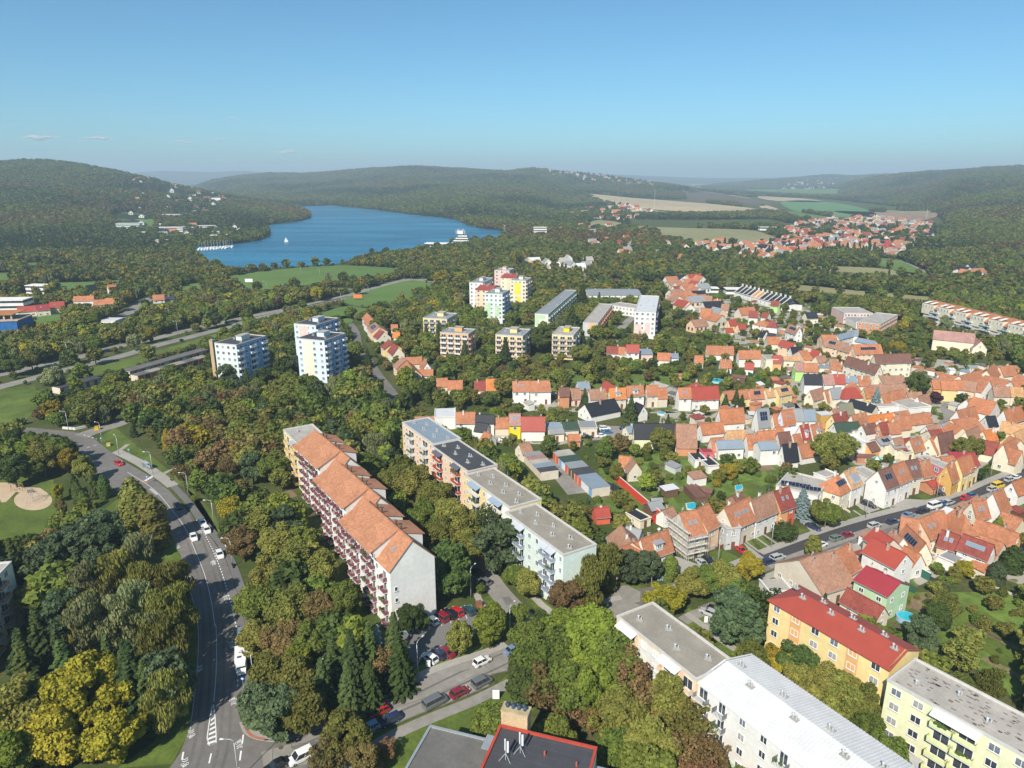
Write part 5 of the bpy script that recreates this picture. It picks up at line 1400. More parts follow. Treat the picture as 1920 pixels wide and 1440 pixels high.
12 850 300 940 296 850 345 3.6 6.4 cream orange
12 948 286 1066 282 1010 332 4.4 7.6 yellow orange
12 965 164 1036 158 920 208 6 10 white orange
12 772 172 855 160 800 206 4 7.6 brown black
12 1372 257 1472 250 1310 303 5.6 8.8 white orange
12 1482 266 1568 262 1490 300 4 6.6 white black
12 940 470 1080 470 945 500 3.6 4 white white n
@by the blue towers' lane|houses stepping down the lane by the blue towers
11 285 162 335 205 222 205 5 8 white orange
11 325 208 375 250 242 258 5 8 white tile
11 378 266 425 318 288 322 5 8 peach old s
11 432 344 480 372 362 420 5 8.6 cream darkred
11 535 462 580 500 436 524 5 8 yellow darkred
11 585 500 640 548 530 590 5 8.8 cream darkred
11 684 655 726 690 584 748 4.6 8.4 peach old
11 735 700 790 772 624 788 4.6 8.6 peach tile
11 720 662 900 655 742 700 3.4 6 cream tile
11 935 674 962 722 882 748 4.6 8 white tile k
11 855 800 1030 798 885 862 2.8 4.8 cream tile t
11 1072 896 1190 894 1092 960 3.4 6.4 cream tile
11 1200 922 1360 920 1212 980 3.4 6.4 cream orange t
11 1632 906 1760 905 1650 1020 3.6 7.6 white bright t
11 1500 926 1625 926 1520 968 3 6 cream darkred
11 560 292 632 290 575 330 2.6 5 white tile
11 590 378 650 378 590 415 2.6 5 white bright
'''
ORD = ['leftmost', 'second', 'third', 'fourth', 'fifth', 'sixth', 'seventh', 'eighth', 'ninth', 'tenth', 'eleventh', 'twelfth', 'thirteenth', 'fourteenth', 'fifteenth', 'sixteenth', 'seventeenth', 'eighteenth']
def parse():
    where = grp = ''
    for ln in TABLE.strip().splitlines():
        if ln.startswith('@'):
            where, grp = ln[1:].split('|'); continue
        p = ln.split(); r = int(p[0]); n = [float(v) for v in p[1:9]]
        P_ = [q(r, n[i], n[i + 1]) for i in (0, 2, 4)]
        yield P_, n[6], n[7], p[9], p[10], (p[11] if len(p) > 11 else ''), where, grp
def describe(wall, roof, opts):
    t = f"{WALL_WORD.get(wall, wall)} house, {ROOF_WORD[roof]} roof"
    if opts.count('s'): t += ', solar panels'
    elif 'd' in opts: t += ' with dormer'
    elif 'kk' in opts: t += ' with many skylights'
    elif 'h' in opts: t += ' hipped'
    elif 'c' in opts: t += ' with chimney'
    elif 'k' in opts: t += ' with skylight'
    return t
specs = list(parse())
keys = {}
for i, sp_ in enumerate(specs):
    keys.setdefault((describe(sp_[3], sp_[4], sp_[5]), sp_[6]), []).append(i)
LAB = {}
for (d, w), ids in keys.items():
    ids = sorted(ids, key=lambda i: specs[i][0][0][0])
    for k, i in enumerate(ids):
        if len(ids) == 1: LAB[i] = f'{d}, {w}'
        elif k == 0: LAB[i] = f'{d}, {w}, leftmost'
        else: LAB[i] = f'{d}, {w}, {ORD[k]} from left'
def house(P_, e, r, wall, roof, opts, label, grp, cat='house', name='house'):
    a, b_, c_ = G(*P_[0], r), G(*P_[1], r), G(*P_[2], e)
    mid = (a + b_) / 2; d = (b_ - a); L = d.length; d.normalize()
    nrm = Vector((-d.y, d.x)); off = (c_ - mid).dot(nrm)
    if off > 0: d = -d; nrm = -nrm
    hw = min(max(abs(off), 2.2), 8.5 if P_[0][1] > 1000 else 6.2)
    L = max(L, 4.0)
    rz = math.atan2(d.y, d.x); x0, x1 = -L / 2, L / 2
    rnd = random.Random(int(P_[0][0] * 13 + P_[0][1] * 7))
    root = empty(name, (mid.x, mid.y, 0), rz, label, cat, grp)
    cs, sn = math.cos(rz), math.sin(rz)
    mark([(mid.x + x * cs - y * sn, mid.y + x * sn + y * cs) for x, y in ((x0 - 1.8, -hw - 2.6), (x1 + 1.8, -hw - 2.6), (x1 + 1.8, hw + 1.8), (x0 - 1.8, hw + 1.8))], 1, prot=2)
    wm, rm = wallmat(wall), roofmat(roof)
    rise = r - e; hip = 'h' in opts
    mb = MB(); mb.prism([(x0, -hw), (x1, -hw), (x1, hw), (x0, hw)], 0, e)
    if not hip and rise > .8:
        for xa, xb in ((x0, x0 + .25), (x1 - .25, x1)):
            n0 = len(mb.v); mb.v += [(xa, -hw, e), (xb, -hw, e), (xb, hw, e), (xa, hw, e), (xa, 0, r), (xb, 0, r)]
            for f in ((0, 1, 5, 4), (2, 3, 4, 5), (1, 2, 5), (3, 0, 4)): mb.f.append(tuple(n0 + k for k in f)); mb.m.append(0)
    mb.build('wall', wm, root)
    rf = MB(); o = .35
    if rise <= .8:
        rf.box(x0 - .1, x1 + .1, -hw - .1, hw + .1, e, e + .12); rf.box(x0 - .15, x1 + .15, -hw - .15, -hw + .15, e + .12, e + .4, 1); rf.box(x0 - .15, x0 + .15, -hw + .15, hw + .15, e + .12, e + .4, 1); rf.box(x1 - .15, x1 + .15, -hw + .15, hw + .15, e + .12, e + .4, 1)
    elif hip:
        k = min(hw, L / 2 - .3); X0, X1, Y0 = x0 - o, x1 + o, hw + o; ez = e - rise * o / hw
        v = [(X0, -Y0, ez), (X1, -Y0, ez), (X1, Y0, ez), (X0, Y0, ez), (x0 + k, 0, r), (x1 - k, 0, r)]
        for f in ((0, 1, 5, 4), (2, 3, 4, 5), (1, 2, 5), (3, 0, 4), (3, 2, 1, 0)): rf.face([v[j] for j in f])
    else:
        ez = e - rise * o / hw; X0, X1 = x0 - .25, x1 + .25
        rf.slab([(X0, -hw - o, ez), (X1, -hw - o, ez), (X1, 0, r + .12), (X0, 0, r + .12)], .16)
        rf.slab([(X1, hw + o, ez), (X0, hw + o, ez), (X0, 0, r + .12), (X1, 0, r + .12)], .16)
        rf.box(X0, X1, -.12, .12, r + .02, r + .22)
        rf.box(X0, X1, -hw - o - .14, -hw - o, ez - .14, ez, 2)
    roofo = rf.build('roof', [rm, wallmat(wall if wall != 'ochre' else 'grey'), METAL], root)
    ang = math.atan2(rise, hw)
    def on_roof(x, t, lift=.14):      # t from 0 at the ridge to 1 at the eave
        return (x, -hw * t, r - rise * t + lift)
    dist = mid.length
    if rise > .8:
        nx = int(L / 2.2)
        if 'c' in opts or rnd.random() < .45:
            x = rnd.uniform(-.35, .35) * L; y = rnd.choice((-1, 1)) * hw * rnd.uniform(.08, .3)
            chimney(roofo, x, y, r - rise * abs(y) / hw - .3, r + .9, m=CHIM if rnd.random() < .6 else PLAST)
            if 'cc' in opts: chimney(roofo, -x, -hw * .3, r - rise * .3 - .3, r + .8)
        if 't' in opts: link('satellite_dish', dish_mesh(), root, (rnd.uniform(-.4, .4) * L, .1, r + .25), -rz + rnd.uniform(-.4, .4) * 1 + .2)
        for k in range(opts.count('k') * 2 if dist < 300 else opts.count('k')):
            link('skylight', skylight_mesh(), roofo, on_roof(-L * .3 + L * .6 * (k + .5) / (opts.count('k') * 2), .5, .12)).rotation_euler = (ang, 0, 0)
        if 's' in opts:
            sl = math.hypot(hw, rise); nyp = max(1, int(sl * .62 / 1.7)); nxp = max(2, int(L * .62 / 1.06))
            link('solar_panel', solar_mesh(nxp, nyp), roofo, on_roof(0, .48, .16)).rotation_euler = (ang, 0, 0)
        if 'd' in opts:
            w = min(2.6, L * .3); y0, y1 = -hw * .86, -hw * .2; zt = e + rise * .62
            dm = MB(); dm.v += [(-w / 2, y0, e + rise * .1), (w / 2, y0, e + rise * .1), (w / 2, y0, zt), (-w / 2, y0, zt), (w / 2, y1, zt + .3), (-w / 2, y1, zt + .3), (w / 2, y1, e + rise * .1), (-w / 2, y1, e + rise * .1)]
            for f in ((0, 1, 2, 3), (1, 6, 4, 2), (0, 3, 5, 7)): dm.f.append(f); dm.m.append(0)
            dm.slab([(-w / 2 - .25, y0 - .3, zt + .05), (w / 2 + .25, y0 - .3, zt + .05), (w / 2 + .25, y1, zt + .45), (-w / 2 - .25, y1, zt + .45)], .12, 1)
            do = dm.build('dormer', [wm, METAL], roofo); link('window', window_mesh(w * .6, 1.0), do, (0, y0, zt - 1.3))
        if 'm' in opts:
            dm = MB(); dm.slab([(-L * .3, -hw * 1.0, e + rise * .35), (L * .3, -hw * 1.0, e + rise * .35), (L * .3, -hw * .35, e + rise * .78), (-L * .3, -hw * .35, e + rise * .78)], .9); dm.build('dormer', METAL, roofo)
    elif 's' in opts:
        link('solar_panel', solar_mesh(max(2, int(L * .8 / 1.06)), max(2, int(hw * 1.5 / 1.7))), roofo, (0, 0, e + .2))
    if 'r' in opts:
        pb = MB(); pb.box(0, x1 + .02, -hw - .03, -hw + .01, .2, e - .1); pb.box(x1 - .01, x1 + .03, -hw, hw, .2, e - .1); pb.build('painted_panel', wallmat('red'), root)
    if 'n' not in opts or rnd.random() < .3:
        fl = max(1, round((e - .3) / 2.8)); fh = e / fl; k = max(1, int(L / 3.0)); wd = 1.2 if dist < 320 else 1.35
        for f in range(fl):
            for j in range(k):
                if rnd.random() < .1: continue
                x = x0 + L * (j + .5) / k + rnd.uniform(-.2, .2)
                if f == 0 and j == k // 2 and dist < 330:
                    dd = MB(); dd.box(-.5, .5, -.08, 0, 0, 2.1); dd.build('door', M((.16, .08, .05), .6, ()), root, (x, -hw, .1)); continue
                add_window(root, (x, -hw - (.03 if 'r' in opts else 0), f * fh + .95), 0, wd, 1.2)
            g = max(1, int(hw * 2 / 3.4))
            for (gx, grz, fx) in ((x0, -math.pi / 2, -1), (x1, math.pi / 2, 1)):
                wn = (math.cos(rz) * fx, math.sin(rz) * fx)
                if wn[0] * -mid.x + wn[1] * -mid.y < 0: continue
                for j in range(g):
                    if rnd.random() < .35: continue
                    add_window(root, (gx + (.03 * fx if 'r' in opts else 0), (-hw + 2 * hw * (j + .5) / g) , f * fh + .95), grz, 1.1, 1.2)
        if rise > 2.4 and not hip and rnd.random() < .6:
            for (gx, grz, fx) in ((x0, -math.pi / 2, -1), (x1, math.pi / 2, 1)):
                if math.cos(rz) * fx * -mid.x + math.sin(rz) * fx * -mid.y > 0: add_window(root, (gx, 0, e + .35), grz, .9, 1.0)
    return root
for i, (P_, e, r, wall, roof, opts, where, grp) in enumerate(specs):
    house(P_, e, r, wall, roof, opts, LAB[i], grp)
for h in HOUSES:
    house([(h[1], h[2]), (h[3], h[4]), (h[5], h[6])], h[7], h[8], h[9], h[10], h[11], h[12], None, cat='building', name='long_building')
# scaffold on the gable of the scaffolded house
def scaffold():
    a, b_ = G(*q(7, 755, 700), 5), G(*q(7, 1095, 880), 5)
    root = empty('scaffolding', (0, 0, 0), 0, 'steel scaffolding with white boards around the grey gable left of the street', 'scaffolding')
    hs = [o for o in bpy.data.objects if o.get('label', '').startswith('beige house') and abs(o.location.x - G(*q(7, 1020, 600), 11).x) < 8 and abs(o.location.y - G(*q(7, 1020, 600), 11).y) < 10]
    if not hs: return
    h = hs[0]; root.location = h.location; root.rotation_euler = h.rotation_euler
    w = [c for c in h.children if c.name.startswith('wall')][0]
    xs = [v.co.x for v in w.data.vertices]; ys = [v.co.y for v in w.data.vertices]; x0, x1, y0, y1 = min(xs), max(xs), min(ys), max(ys)
    L1 = [(x0 - 1.1, y0 - 1.1), (x0 - 1.1, y1 + .3)]; 
    po = MB(); bo = MB()
    for k in range(6):
        y = y0 - 1.1 + (y1 - y0 + 1.4) * k / 5
        for xx in (x0 - 1.2, x0 - .45): po.tube([(xx, y, 0), (xx, y, 8.6 + (2.0 if 1 < k < 4 else 0))], .05, 5)
    for k in range(4):
        x = x0 - 1.1 + (x1 - x0 + 1.2) * k / 3
        for yy in (y0 - 1.2, y0 - .45): po.tube([(x, yy, 0), (x, yy, 7.2)], .05, 5)
    for z in (2.0, 4.0, 6.0, 8.0):
        bo.box(x0 - 1.2, x0 - .45, y0 - 1.2, y1 + .3, z, z + .08); po.box(x0 - 1.25, x0 - 1.2, y0 - 1.2, y1 + .3, z + .95, z + 1.0)
        if z < 7: bo.box(x0 - .45, x1, y0 - 1.2, y0 - .45, z, z + .08); po.box(x0 - .4, x1, y0 - 1.25, y0 - 1.2, z + .95, z + 1.0)
    po.build('poles', GALV, root); bo.build('boards', M((.55, .52, .46), .8, ((2, .2),)), root)
scaffold()
# garage rows
def garages(label, a, b_, dep, h, n, cols, roofs, grp=None):
    d = b_ - a; L = d.length; rz = math.atan2(d.y, d.x)
    root = empty('garage_row', (a.x, a.y, 0), rz, label, 'garages', grp)
    c, s = math.cos(rz), math.sin(rz)
    mark([(a.x + x * c - y * s, a.y + x * s + y * c) for x, y in ((-1, -3), (L + 1, -3), (L + 1, dep + 1.5), (-1, dep + 1.5))], 1)
    mb = MB(); mb.box(0, L, 0, dep, 0, h); mb.build('wall', wallmat('beige'), root)
    for k in range(len(roofs)):
        r = MB(); r.box(L * k / len(roofs), L * (k + 1) / len(roofs) - .05, -.4, dep + .2, h + .02 * (k % 2), h + .15 + .02 * (k % 2)); r.build('roof', roofmat(roofs[k]), root)
    dm = {}
    for k in range(n):
        col = cols[k % len(cols)]
        if col not in dm:
            m_ = MB(); w = L / n * .8; m_.box(-w / 2, w / 2, -.06, 0, .05, h - .45)
            for j in range(4): m_.box(-w / 2, w / 2, -.08, -.06, .3 + j * .45, .34 + j * .45)
            dm[col] = m_.mesh('garage_door', [M(WALL.get(col, (.2, .2, .2)), .6, ((1, .1),))])
        link('garage_door', dm[col], root, (L * (k + .5) / n, 0, 0))
garages('garage row with mixed metal roofs and red, blue and white doors', G(*q(10, 1425, 510), 3) , G(*q(10, 1780, 850), 3), 6, 3, 12, ['red', 'red', 'blue', 'lightblue', 'red', 'brown', 'brown', 'red', 'red', 'lightblue', 'white', 'blue'], ['concrete', 'green', 'grey', 'bitumen', 'slate', 'slate'])
garages('low grey-roofed garage row left of the coloured doors', G(*q(10, 1155, 525), 3), G(*q(10, 1320, 700), 3), 6, 3, 4, ['beige', 'beige'], ['grey', 'pinkish', 'concrete', 'slate', 'bitumen'])
garages('long garage row with red and brown doors below the dual carriageway', G(243, 697, 3), G(392, 655, 3), 6, 3, 22, ['brick', 'brown', 'red', 'brown', 'grey'], ['felt'] * 8)
garages('dark-roofed garage row at the left end below the dual carriageway', G(112, 728, 3), G(190, 708, 3), 6, 3, 10, ['brown', 'grey'], ['bitumen'] * 3)
garages('low garage row with red gable ends in front of the long one', G(258, 705, 3), G(392, 668, 3), 5, 3, 12, ['red', 'brown'], ['felt', 'gravel'] * 3)
# white sawtooth terrace: twelve units stepping to the right
u0, u1 = G(1392, 537, 8), G(1481, 560, 8)
for k in range(12):
    p = u0.lerp(u1, k / 11); d = (u1 - u0).normalized(); rz = math.atan2(d.y, d.x)
    root = empty('terrace_house', (p.x, p.y, 0), rz, f'white terrace house with steep roof in the sawtooth row, ' + ('leftmost' if k == 0 else f'{ORD[k]} from left'), 'house', 'white sawtooth terrace houses'); w = (u1 - u0).length / 11
    mb = MB(); mb.prism([(0, -7), (w, -7), (w, 7), (0, 7)], 0, 4)
    mb.v += [(0, -7, 4), (.4, -7, 4), (.4, 0, 9), (0, 0, 9), (0, 7, 4), (.4, 7, 4)]; n0 = len(mb.v) - 6
    for f in ((0, 1, 2, 3), (3, 2, 5, 4), (0, 3, 4), (1, 5, 2)): mb.f.append(tuple(n0 + j for j in f)); mb.m.append(0)
    mb.build('wall', wallmat('white'), root)
    r = MB(); c_ = 'black' if k not in (4, 5) else 'tan'; r.slab([(.4, -7.2, 3.6), (w, -7.2, 3.6), (w, 0, 8.3), (.4, 0, 8.3)], .2); r.slab([(w, 7.2, 3.6), (.4, 7.2, 3.6), (.4, 0, 8.3), (w, 0, 8.3)], .2); r.build('roof', roofmat(c_), root)
    chimney(root, .2, 0, 8.5, 10.2, .7, 1.2, wallmat('white')); add_window(root, (w / 2, -7, 1), 0, 1.4, 1.4)
    mark([(p.x - 9, p.y - 12), (p.x + 9, p.y - 12), (p.x + 9, p.y + 10), (p.x - 9, p.y + 10)], 1)
# lean-tos, sheds and rear extensions crowding the yards
rnd = random.Random(44); LT = []
for pts, n_, wh in (([(1330, 770), (1480, 700), (1700, 680), (1915, 700), (1915, 860), (1700, 870), (1560, 850), (1400, 830), (1240, 820)], 75, 'in the dense tiled quarter'), ([(970, 740), (1480, 745), (1480, 760), (970, 768)], 14, 'behind the central row'), ([(1300, 590), (1440, 560), (1560, 600), (1640, 660), (1480, 690), (1340, 640)], 18, 'on the upper garden slope'),
                    ([(1560, 1050), (1700, 980), (1900, 900), (1915, 1060), (1760, 1050), (1640, 1120)], 24, 'among the roofs below the street'), ([(1140, 880), (1330, 880), (1470, 900), (1330, 945), (1180, 940)], 3, 'in the middle gardens')):
    P2 = [tuple(G(x, y)) for x, y in pts]; xs = [p[0] for p in P2]; ys = [p[1] for p in P2]; got = 0
    for t in range(6000):
        if got >= n_: break
        x, y = rnd.uniform(min(xs), max(xs)), rnd.uniform(min(ys), max(ys))
        if not inpoly(np.array([x]), np.array([y]), P2)[0]: continue
        w, d, h = rnd.uniform(2.6, 5.2), rnd.uniform(2.2, 3.6), rnd.uniform(2.1, 2.9)
        cells = [USE[int((y + b_ * (d / 2 + .4) - RY0) / RC), int((x + a * (w / 2 + .4) - RX0) / RC)] for a in (-1, 0, 1) for b_ in (-1, 0, 1)]
        if any(c == 1 and PROT[int((y - RY0) / RC), int((x - RX0) / RC)] == 1 for c in cells[:1]) or sum(c == 1 for c in cells) > 3 or cells[4] == 1: continue
        if any((x - a) ** 2 + (y - b_) ** 2 < 36 for a, b_ in LT): continue
        LT.append((x, y)); got += 1; wl, rf_ = rnd.choice(('white', 'cream', 'beige', 'grey', 'brown', 'terracotta')), rnd.choice(('tile', 'old', 'grey', 'slate', 'concrete', 'darkred', 'orange', 'felt', 'white'))
        rz = math.radians(rnd.choice((-58, 32, -8, 20)) + rnd.uniform(-6, 6)); root = empty('garden_shed', (x, y, 0), rz, f'small {WALL_WORD.get(wl, wl)} shed, {ROOF_WORD[rf_]} roof, {wh}', 'shed', f'sheds {wh}')
        mb = MB(); mb.prism([(-w / 2, -d / 2), (w / 2, -d / 2), (w / 2, d / 2), (-w / 2, d / 2)], 0, h); mb.build('wall', wallmat(wl), root); r = MB(); k_ = rnd.uniform(.3, 1.1); r.slab([(-w / 2 - .2, -d / 2 - .25, h + .1), (w / 2 + .2, -d / 2 - .25, h + .1), (w / 2 + .2, d / 2 + .2, h + k_), (-w / 2 - .2, d / 2 + .2, h + k_)], .12); r.build('roof', roofmat(rf_), root)
        c, s = math.cos(rz), math.sin(rz); mark([(x + a * c - b_ * s, y + a * s + b_ * c) for a, b_ in ((-w / 2 - 1, -d / 2 - 1), (w / 2 + 1, -d / 2 - 1), (w / 2 + 1, d / 2 + 1), (-w / 2 - 1, d / 2 + 1))], 1, prot=2)
# ---------------------------------------------------------------- distant villages
VM = {}; THIN = []
def village_mesh(wall, roof, L, w, e, r):
    k = (wall, roof)
    if k not in VM:
        a = MB(); a.prism([(-.5, -.5), (.5, -.5), (.5, .5), (-.5, .5)], 0, .55)
        for x in (-.5, .5): a.face([(x, -.5, .55), (x, .5, .55), (x, 0, 1)][::1 if x > 0 else -1])
        b_ = MB(); b_.face([(-.53, -.55, .51), (.53, -.55, .51), (.53, 0, 1.01), (-.53, 0, 1.01)]); b_.face([(.53, .55, .51), (-.53, .55, .51), (-.53, 0, 1.01), (.53, 0, 1.01)])
        g = MB()
        for x in (-.3, 0, .3): g.face([(x - .07, -.505, .18), (x + .07, -.505, .18), (x + .07, -.505, .42), (x - .07, -.505, .42)])
        for y in (-.2, .2): g.face([(.505, y - .08, .18), (.505, y + .08, .18), (.505, y + .08, .42), (.505, y - .08, .42)]); g.face([(-.505, y + .08, .18), (-.505, y - .08, .18), (-.505, y - .08, .42), (-.505, y + .08, .42)])
        VM[k] = (a.mesh('wall', [wallmat(wall)]), b_.mesh('roof', [roofmat(roof)]), g.mesh('windows', [GLASS]))
    return VM[k]
def village(poly, n, where, group, seed, maxind, spacing=12, dirs=(20, 110), walls=('white', 'white', 'cream', 'beige', 'peach'), roofs=('tile', 'tile', 'orange', 'red', 'darkred', 'old', 'grey', 'black')):
    rnd = random.Random(seed); pts = []; P2 = [tuple(G(x, y)) for x, y in poly]
    xs = [p[0] for p in P2]; ys = [p[1] for p in P2]; tries = 0
    while len(pts) < n and tries < 40000:
        tries += 1
        px_, py_ = rnd.choice(poly); 
        x, y = rnd.uniform(min(p[0] for p in poly), max(p[0] for p in poly)), rnd.uniform(min(p[1] for p in poly), max(p[1] for p in poly))
        g = G(x, y)
        if not inpoly(np.array([g.x]), np.array([g.y]), P2)[0]: continue
        if all((g.x - a) ** 2 + (g.y - b_) ** 2 > spacing ** 2 for a, b_ in pts): pts.append((g.x, g.y))
    pts.sort(key=lambda p: p[1]); big = {}
    if pts and pts[0][1] > 1500: THIN.append(P2)
    hz2 = heights(np.array([p[0] for p in pts]), np.array([p[1] for p in pts]))
    for i, (x, y) in enumerate(pts):
        wl, rf_ = rnd.choice(walls), rnd.choice(roofs); a, b_, g = village_mesh(wl, rf_, 1, 1, 1, 1)
        L, w, h = rnd.uniform(9, 15), rnd.uniform(7.5, 10), rnd.uniform(6.5, 9)
        if y > 1800: L, w, h = L * 1.45, w * 1.3, h * 1.5
        rz = math.radians(rnd.choice(dirs) + rnd.uniform(-8, 8))
        CLEAR.append((x, y, 8)); mark([(x - 9, y - 11), (x + 9, y - 11), (x + 9, y + 8), (x - 9, y + 8)], 1, prot=2)
        if i < maxind:
            root = empty('house', (x, y, float(hz2[i]) - .3), rz, f'small {WALL_WORD.get(wl, wl)} house with {ROOF_WORD[rf_]} roof {where}', 'house', group)
            for nm, me_ in (('wall', a), ('roof', b_), ('window', g)): 
                o = link(nm, me_, root); o.scale = (L, w, h)
        else:
            big.setdefault((wl, rf_), []).append((x, y, float(hz2[i]) - .3, rz, L, w, h))
    if big:
        mats = []; mb = MB()
        for (wl, rf_), lst in big.items():
            ms = village_mesh(wl, rf_, 1, 1, 1, 1)
            for me_ in ms:
                mi = len(mats); mats.append(me_.materials[0])
                for (x, y, z, rz, L, w, h) in lst:
                    n0 = len(mb.v); c, s = math.cos(rz), math.sin(rz)
                    for v in me_.vertices: X, Y = v.co.x * L, v.co.y * w; mb.v.append((x + X * c - Y * s, y + X * s + Y * c, z + v.co.z * h))
                    for f in me_.polygons: mb.f.append(tuple(n0 + j for j in f.vertices)); mb.m.append(mi)
        tag(mb.build('village_houses', mats), f'mass of tiny distant houses {where}', 'houses', kind='stuff')
village([(1470, 432), (1500, 415), (1560, 408), (1640, 408), (1700, 413), (1752, 420), (1756, 436), (1740, 450), (1700, 455), (1600, 448), (1500, 445)], 150, 'in the village beyond the green field', 'village houses beyond the green field', 3, 0, 13)
village([(1462, 452), (1490, 440), (1600, 452), (1700, 462), (1700, 482), (1660, 480), (1600, 470), (1560, 462), (1480, 480), (1440, 470)], 85, 'at the near edge of the far village', 'houses at the near edge of the far village', 4, 6, 12)
village([(1300, 462), (1345, 455), (1460, 456), (1480, 470), (1460, 490), (1400, 492), (1360, 475), (1310, 475)], 42, 'left of the far village, below the meadow', 'houses below the olive meadow', 5, 8, 13)
village([(975, 353), (1010, 347), (1060, 350), (1120, 352), (1160, 355), (1240, 362), (1230, 368), (1150, 365), (1080, 366), (1010, 362)], 120, 'in the village at the foot of the centre hill', 'houses', 6, 0, 17, walls=('white', 'white', 'cream'))
village([(1080, 350), (1120, 343), (1180, 342), (1235, 352), (1230, 358), (1150, 353)], 60, 'on the slope above the centre village', 'houses', 7, 0, 20)
village([(215, 402), (330, 395), (470, 405), (488, 420), (440, 440), (380, 447), (300, 452), (225, 440)], 38, 'on the shore slope above the marina', 'x', 18, 0, 26, walls=('white', 'white', 'cream'), roofs=('grey', 'white', 'tile', 'concrete'))
village([(1460, 353), (1540, 350), (1600, 351), (1610, 356), (1540, 359), (1470, 358)], 70, 'in the farthest village at the right', 'houses', 8, 0, 24, walls=('white', 'white', 'cream'))
village([(1090, 395), (1180, 385), (1230, 400), (1180, 415), (1110, 412)], 26, 'on the wooded slope left of the fields', 'villas on the slope left of the fields', 9, 0, 30, walls=('white', 'cream'))
village([(980, 492), (1060, 488), (1110, 495), (1100, 510), (1040, 505), (1000, 505)], 12, 'by the roundabout beyond the towers', 'low buildings by the roundabout', 10, 12, 18, roofs=('grey', 'white', 'concrete'))
village([(1560, 595), (1570, 590), (1500, 600)], 0, '', '', 1, 0)
village([(1785, 512), (1830, 508), (1840, 516), (1795, 522)], 5, 'at the wood edge on the right', 'houses at the right wood edge', 12, 5, 12, walls=('white',), roofs=('tile', 'black'))
village([(230, 360), (330, 372), (420, 385), (440, 405), (380, 412), (300, 400), (230, 385)], 40, 'scattered in the woods of the left hill', 'cabins on the left hill', 13, 0, 45, walls=('white', 'cream', 'brown'), roofs=('grey', 'brown', 'tile', 'white'))
village([(1255, 530), (1310, 525), (1330, 560), (1290, 590), (1260, 570)], 18, 'right of the grey-roofed hall', 'houses right of the grey-roofed hall', 14, 18, 14)
village([(1290, 520), (1260, 590), (1330, 640), (1360, 620)], 8, 'in the gardens right of the pink swirl tower', 'houses in the gardens right of the pink swirl tower', 15, 8, 16)
village([(1270, 408), (1340, 416), (1420, 440), (1460, 455), (1300, 440)], 0, '', '', 1, 0)
village([(1060, 395), (1100, 400), (1200, 440), (1300, 470), (1280, 500), (1200, 490), (1050, 440)], 30, 'in the orchards between lake and far village', 'garden houses between lake and far village', 16, 0, 26)
# ---------------------------------------------------------------- foliage
NR = np.random.RandomState(7)
def leaf_mat(name, dark, light, hue=.06, var=.28):
    dark, light = tuple(c * 1.75 for c in dark), tuple(c * 1.75 for c in light)
    m, n, b, new, lk = nmat(name)
    g = new('ShaderNodeNewGeometry'); oi = new('ShaderNodeObjectInfo'); tc = new('ShaderNodeTexCoord')
    mx = new('ShaderNodeMix'); mx.data_type = 'RGBA'; mx.inputs[6].default_value = (*dark, 1); mx.inputs[7].default_value = (*light, 1)
    nt_ = new('ShaderNodeTexNoise'); nt_.inputs['Scale'].default_value = .45; lk(tc.outputs['Object'], nt_.inputs['Vector'])
    ad = new('ShaderNodeMath'); ad.operation = 'MULTIPLY_ADD'; ad.inputs[1].default_value = .5; lk(g.outputs['Random Per Island'], ad.inputs[0])
    m2 = new('ShaderNodeMapRange'); m2.inputs[1].default_value = .3; m2.inputs[2].default_value = .7; m2.inputs[3].default_value = 0; m2.inputs[4].default_value = .5; lk(nt_.outputs['Fac'], m2.inputs[0]); lk(m2.outputs[0], ad.inputs[2])
    lk(ad.outputs[0], mx.inputs[0])
    hs = new('ShaderNodeHueSaturation'); lk(mx.outputs[2], hs.inputs['Color'])
    h1 = new('ShaderNodeMapRange'); h1.inputs[3].default_value = .5 - hue * .22; h1.inputs[4].default_value = .5 + hue * .4; lk(oi.outputs['Random'], h1.inputs[0]); lk(h1.outputs[0], hs.inputs['Hue'])
    mm = new('ShaderNodeMath'); mm.operation = 'MULTIPLY'; mm.inputs[1].default_value = 7.31; lk(oi.outputs['Random'], mm.inputs[0])
    fr = new('ShaderNodeMath'); fr.operation = 'FRACT'; lk(mm.outputs[0], fr.inputs[0])
    v1 = new('ShaderNodeMapRange'); v1.inputs[3].default_value = 1 - var; v1.inputs[4].default_value = 1 + var; lk(fr.outputs[0], v1.inputs[0]); lk(v1.outputs[0], hs.inputs['Value'])
    lk(hs.outputs[0], b.inputs['Base Color']); b.inputs['Roughness'].default_value = .75; b.inputs['Specular IOR Level'].default_value = .15
    tr = new('ShaderNodeBsdfTranslucent'); lk(hs.outputs[0], tr.inputs['Color'])
    ms = new('ShaderNodeMixShader'); ms.inputs[0].default_value = .30; lk(b.outputs[0], ms.inputs[1]); lk(tr.outputs[0], ms.inputs[2])
    lk(ms.outputs[0], n.nodes['Material Output'].inputs['Surface'])
    return m
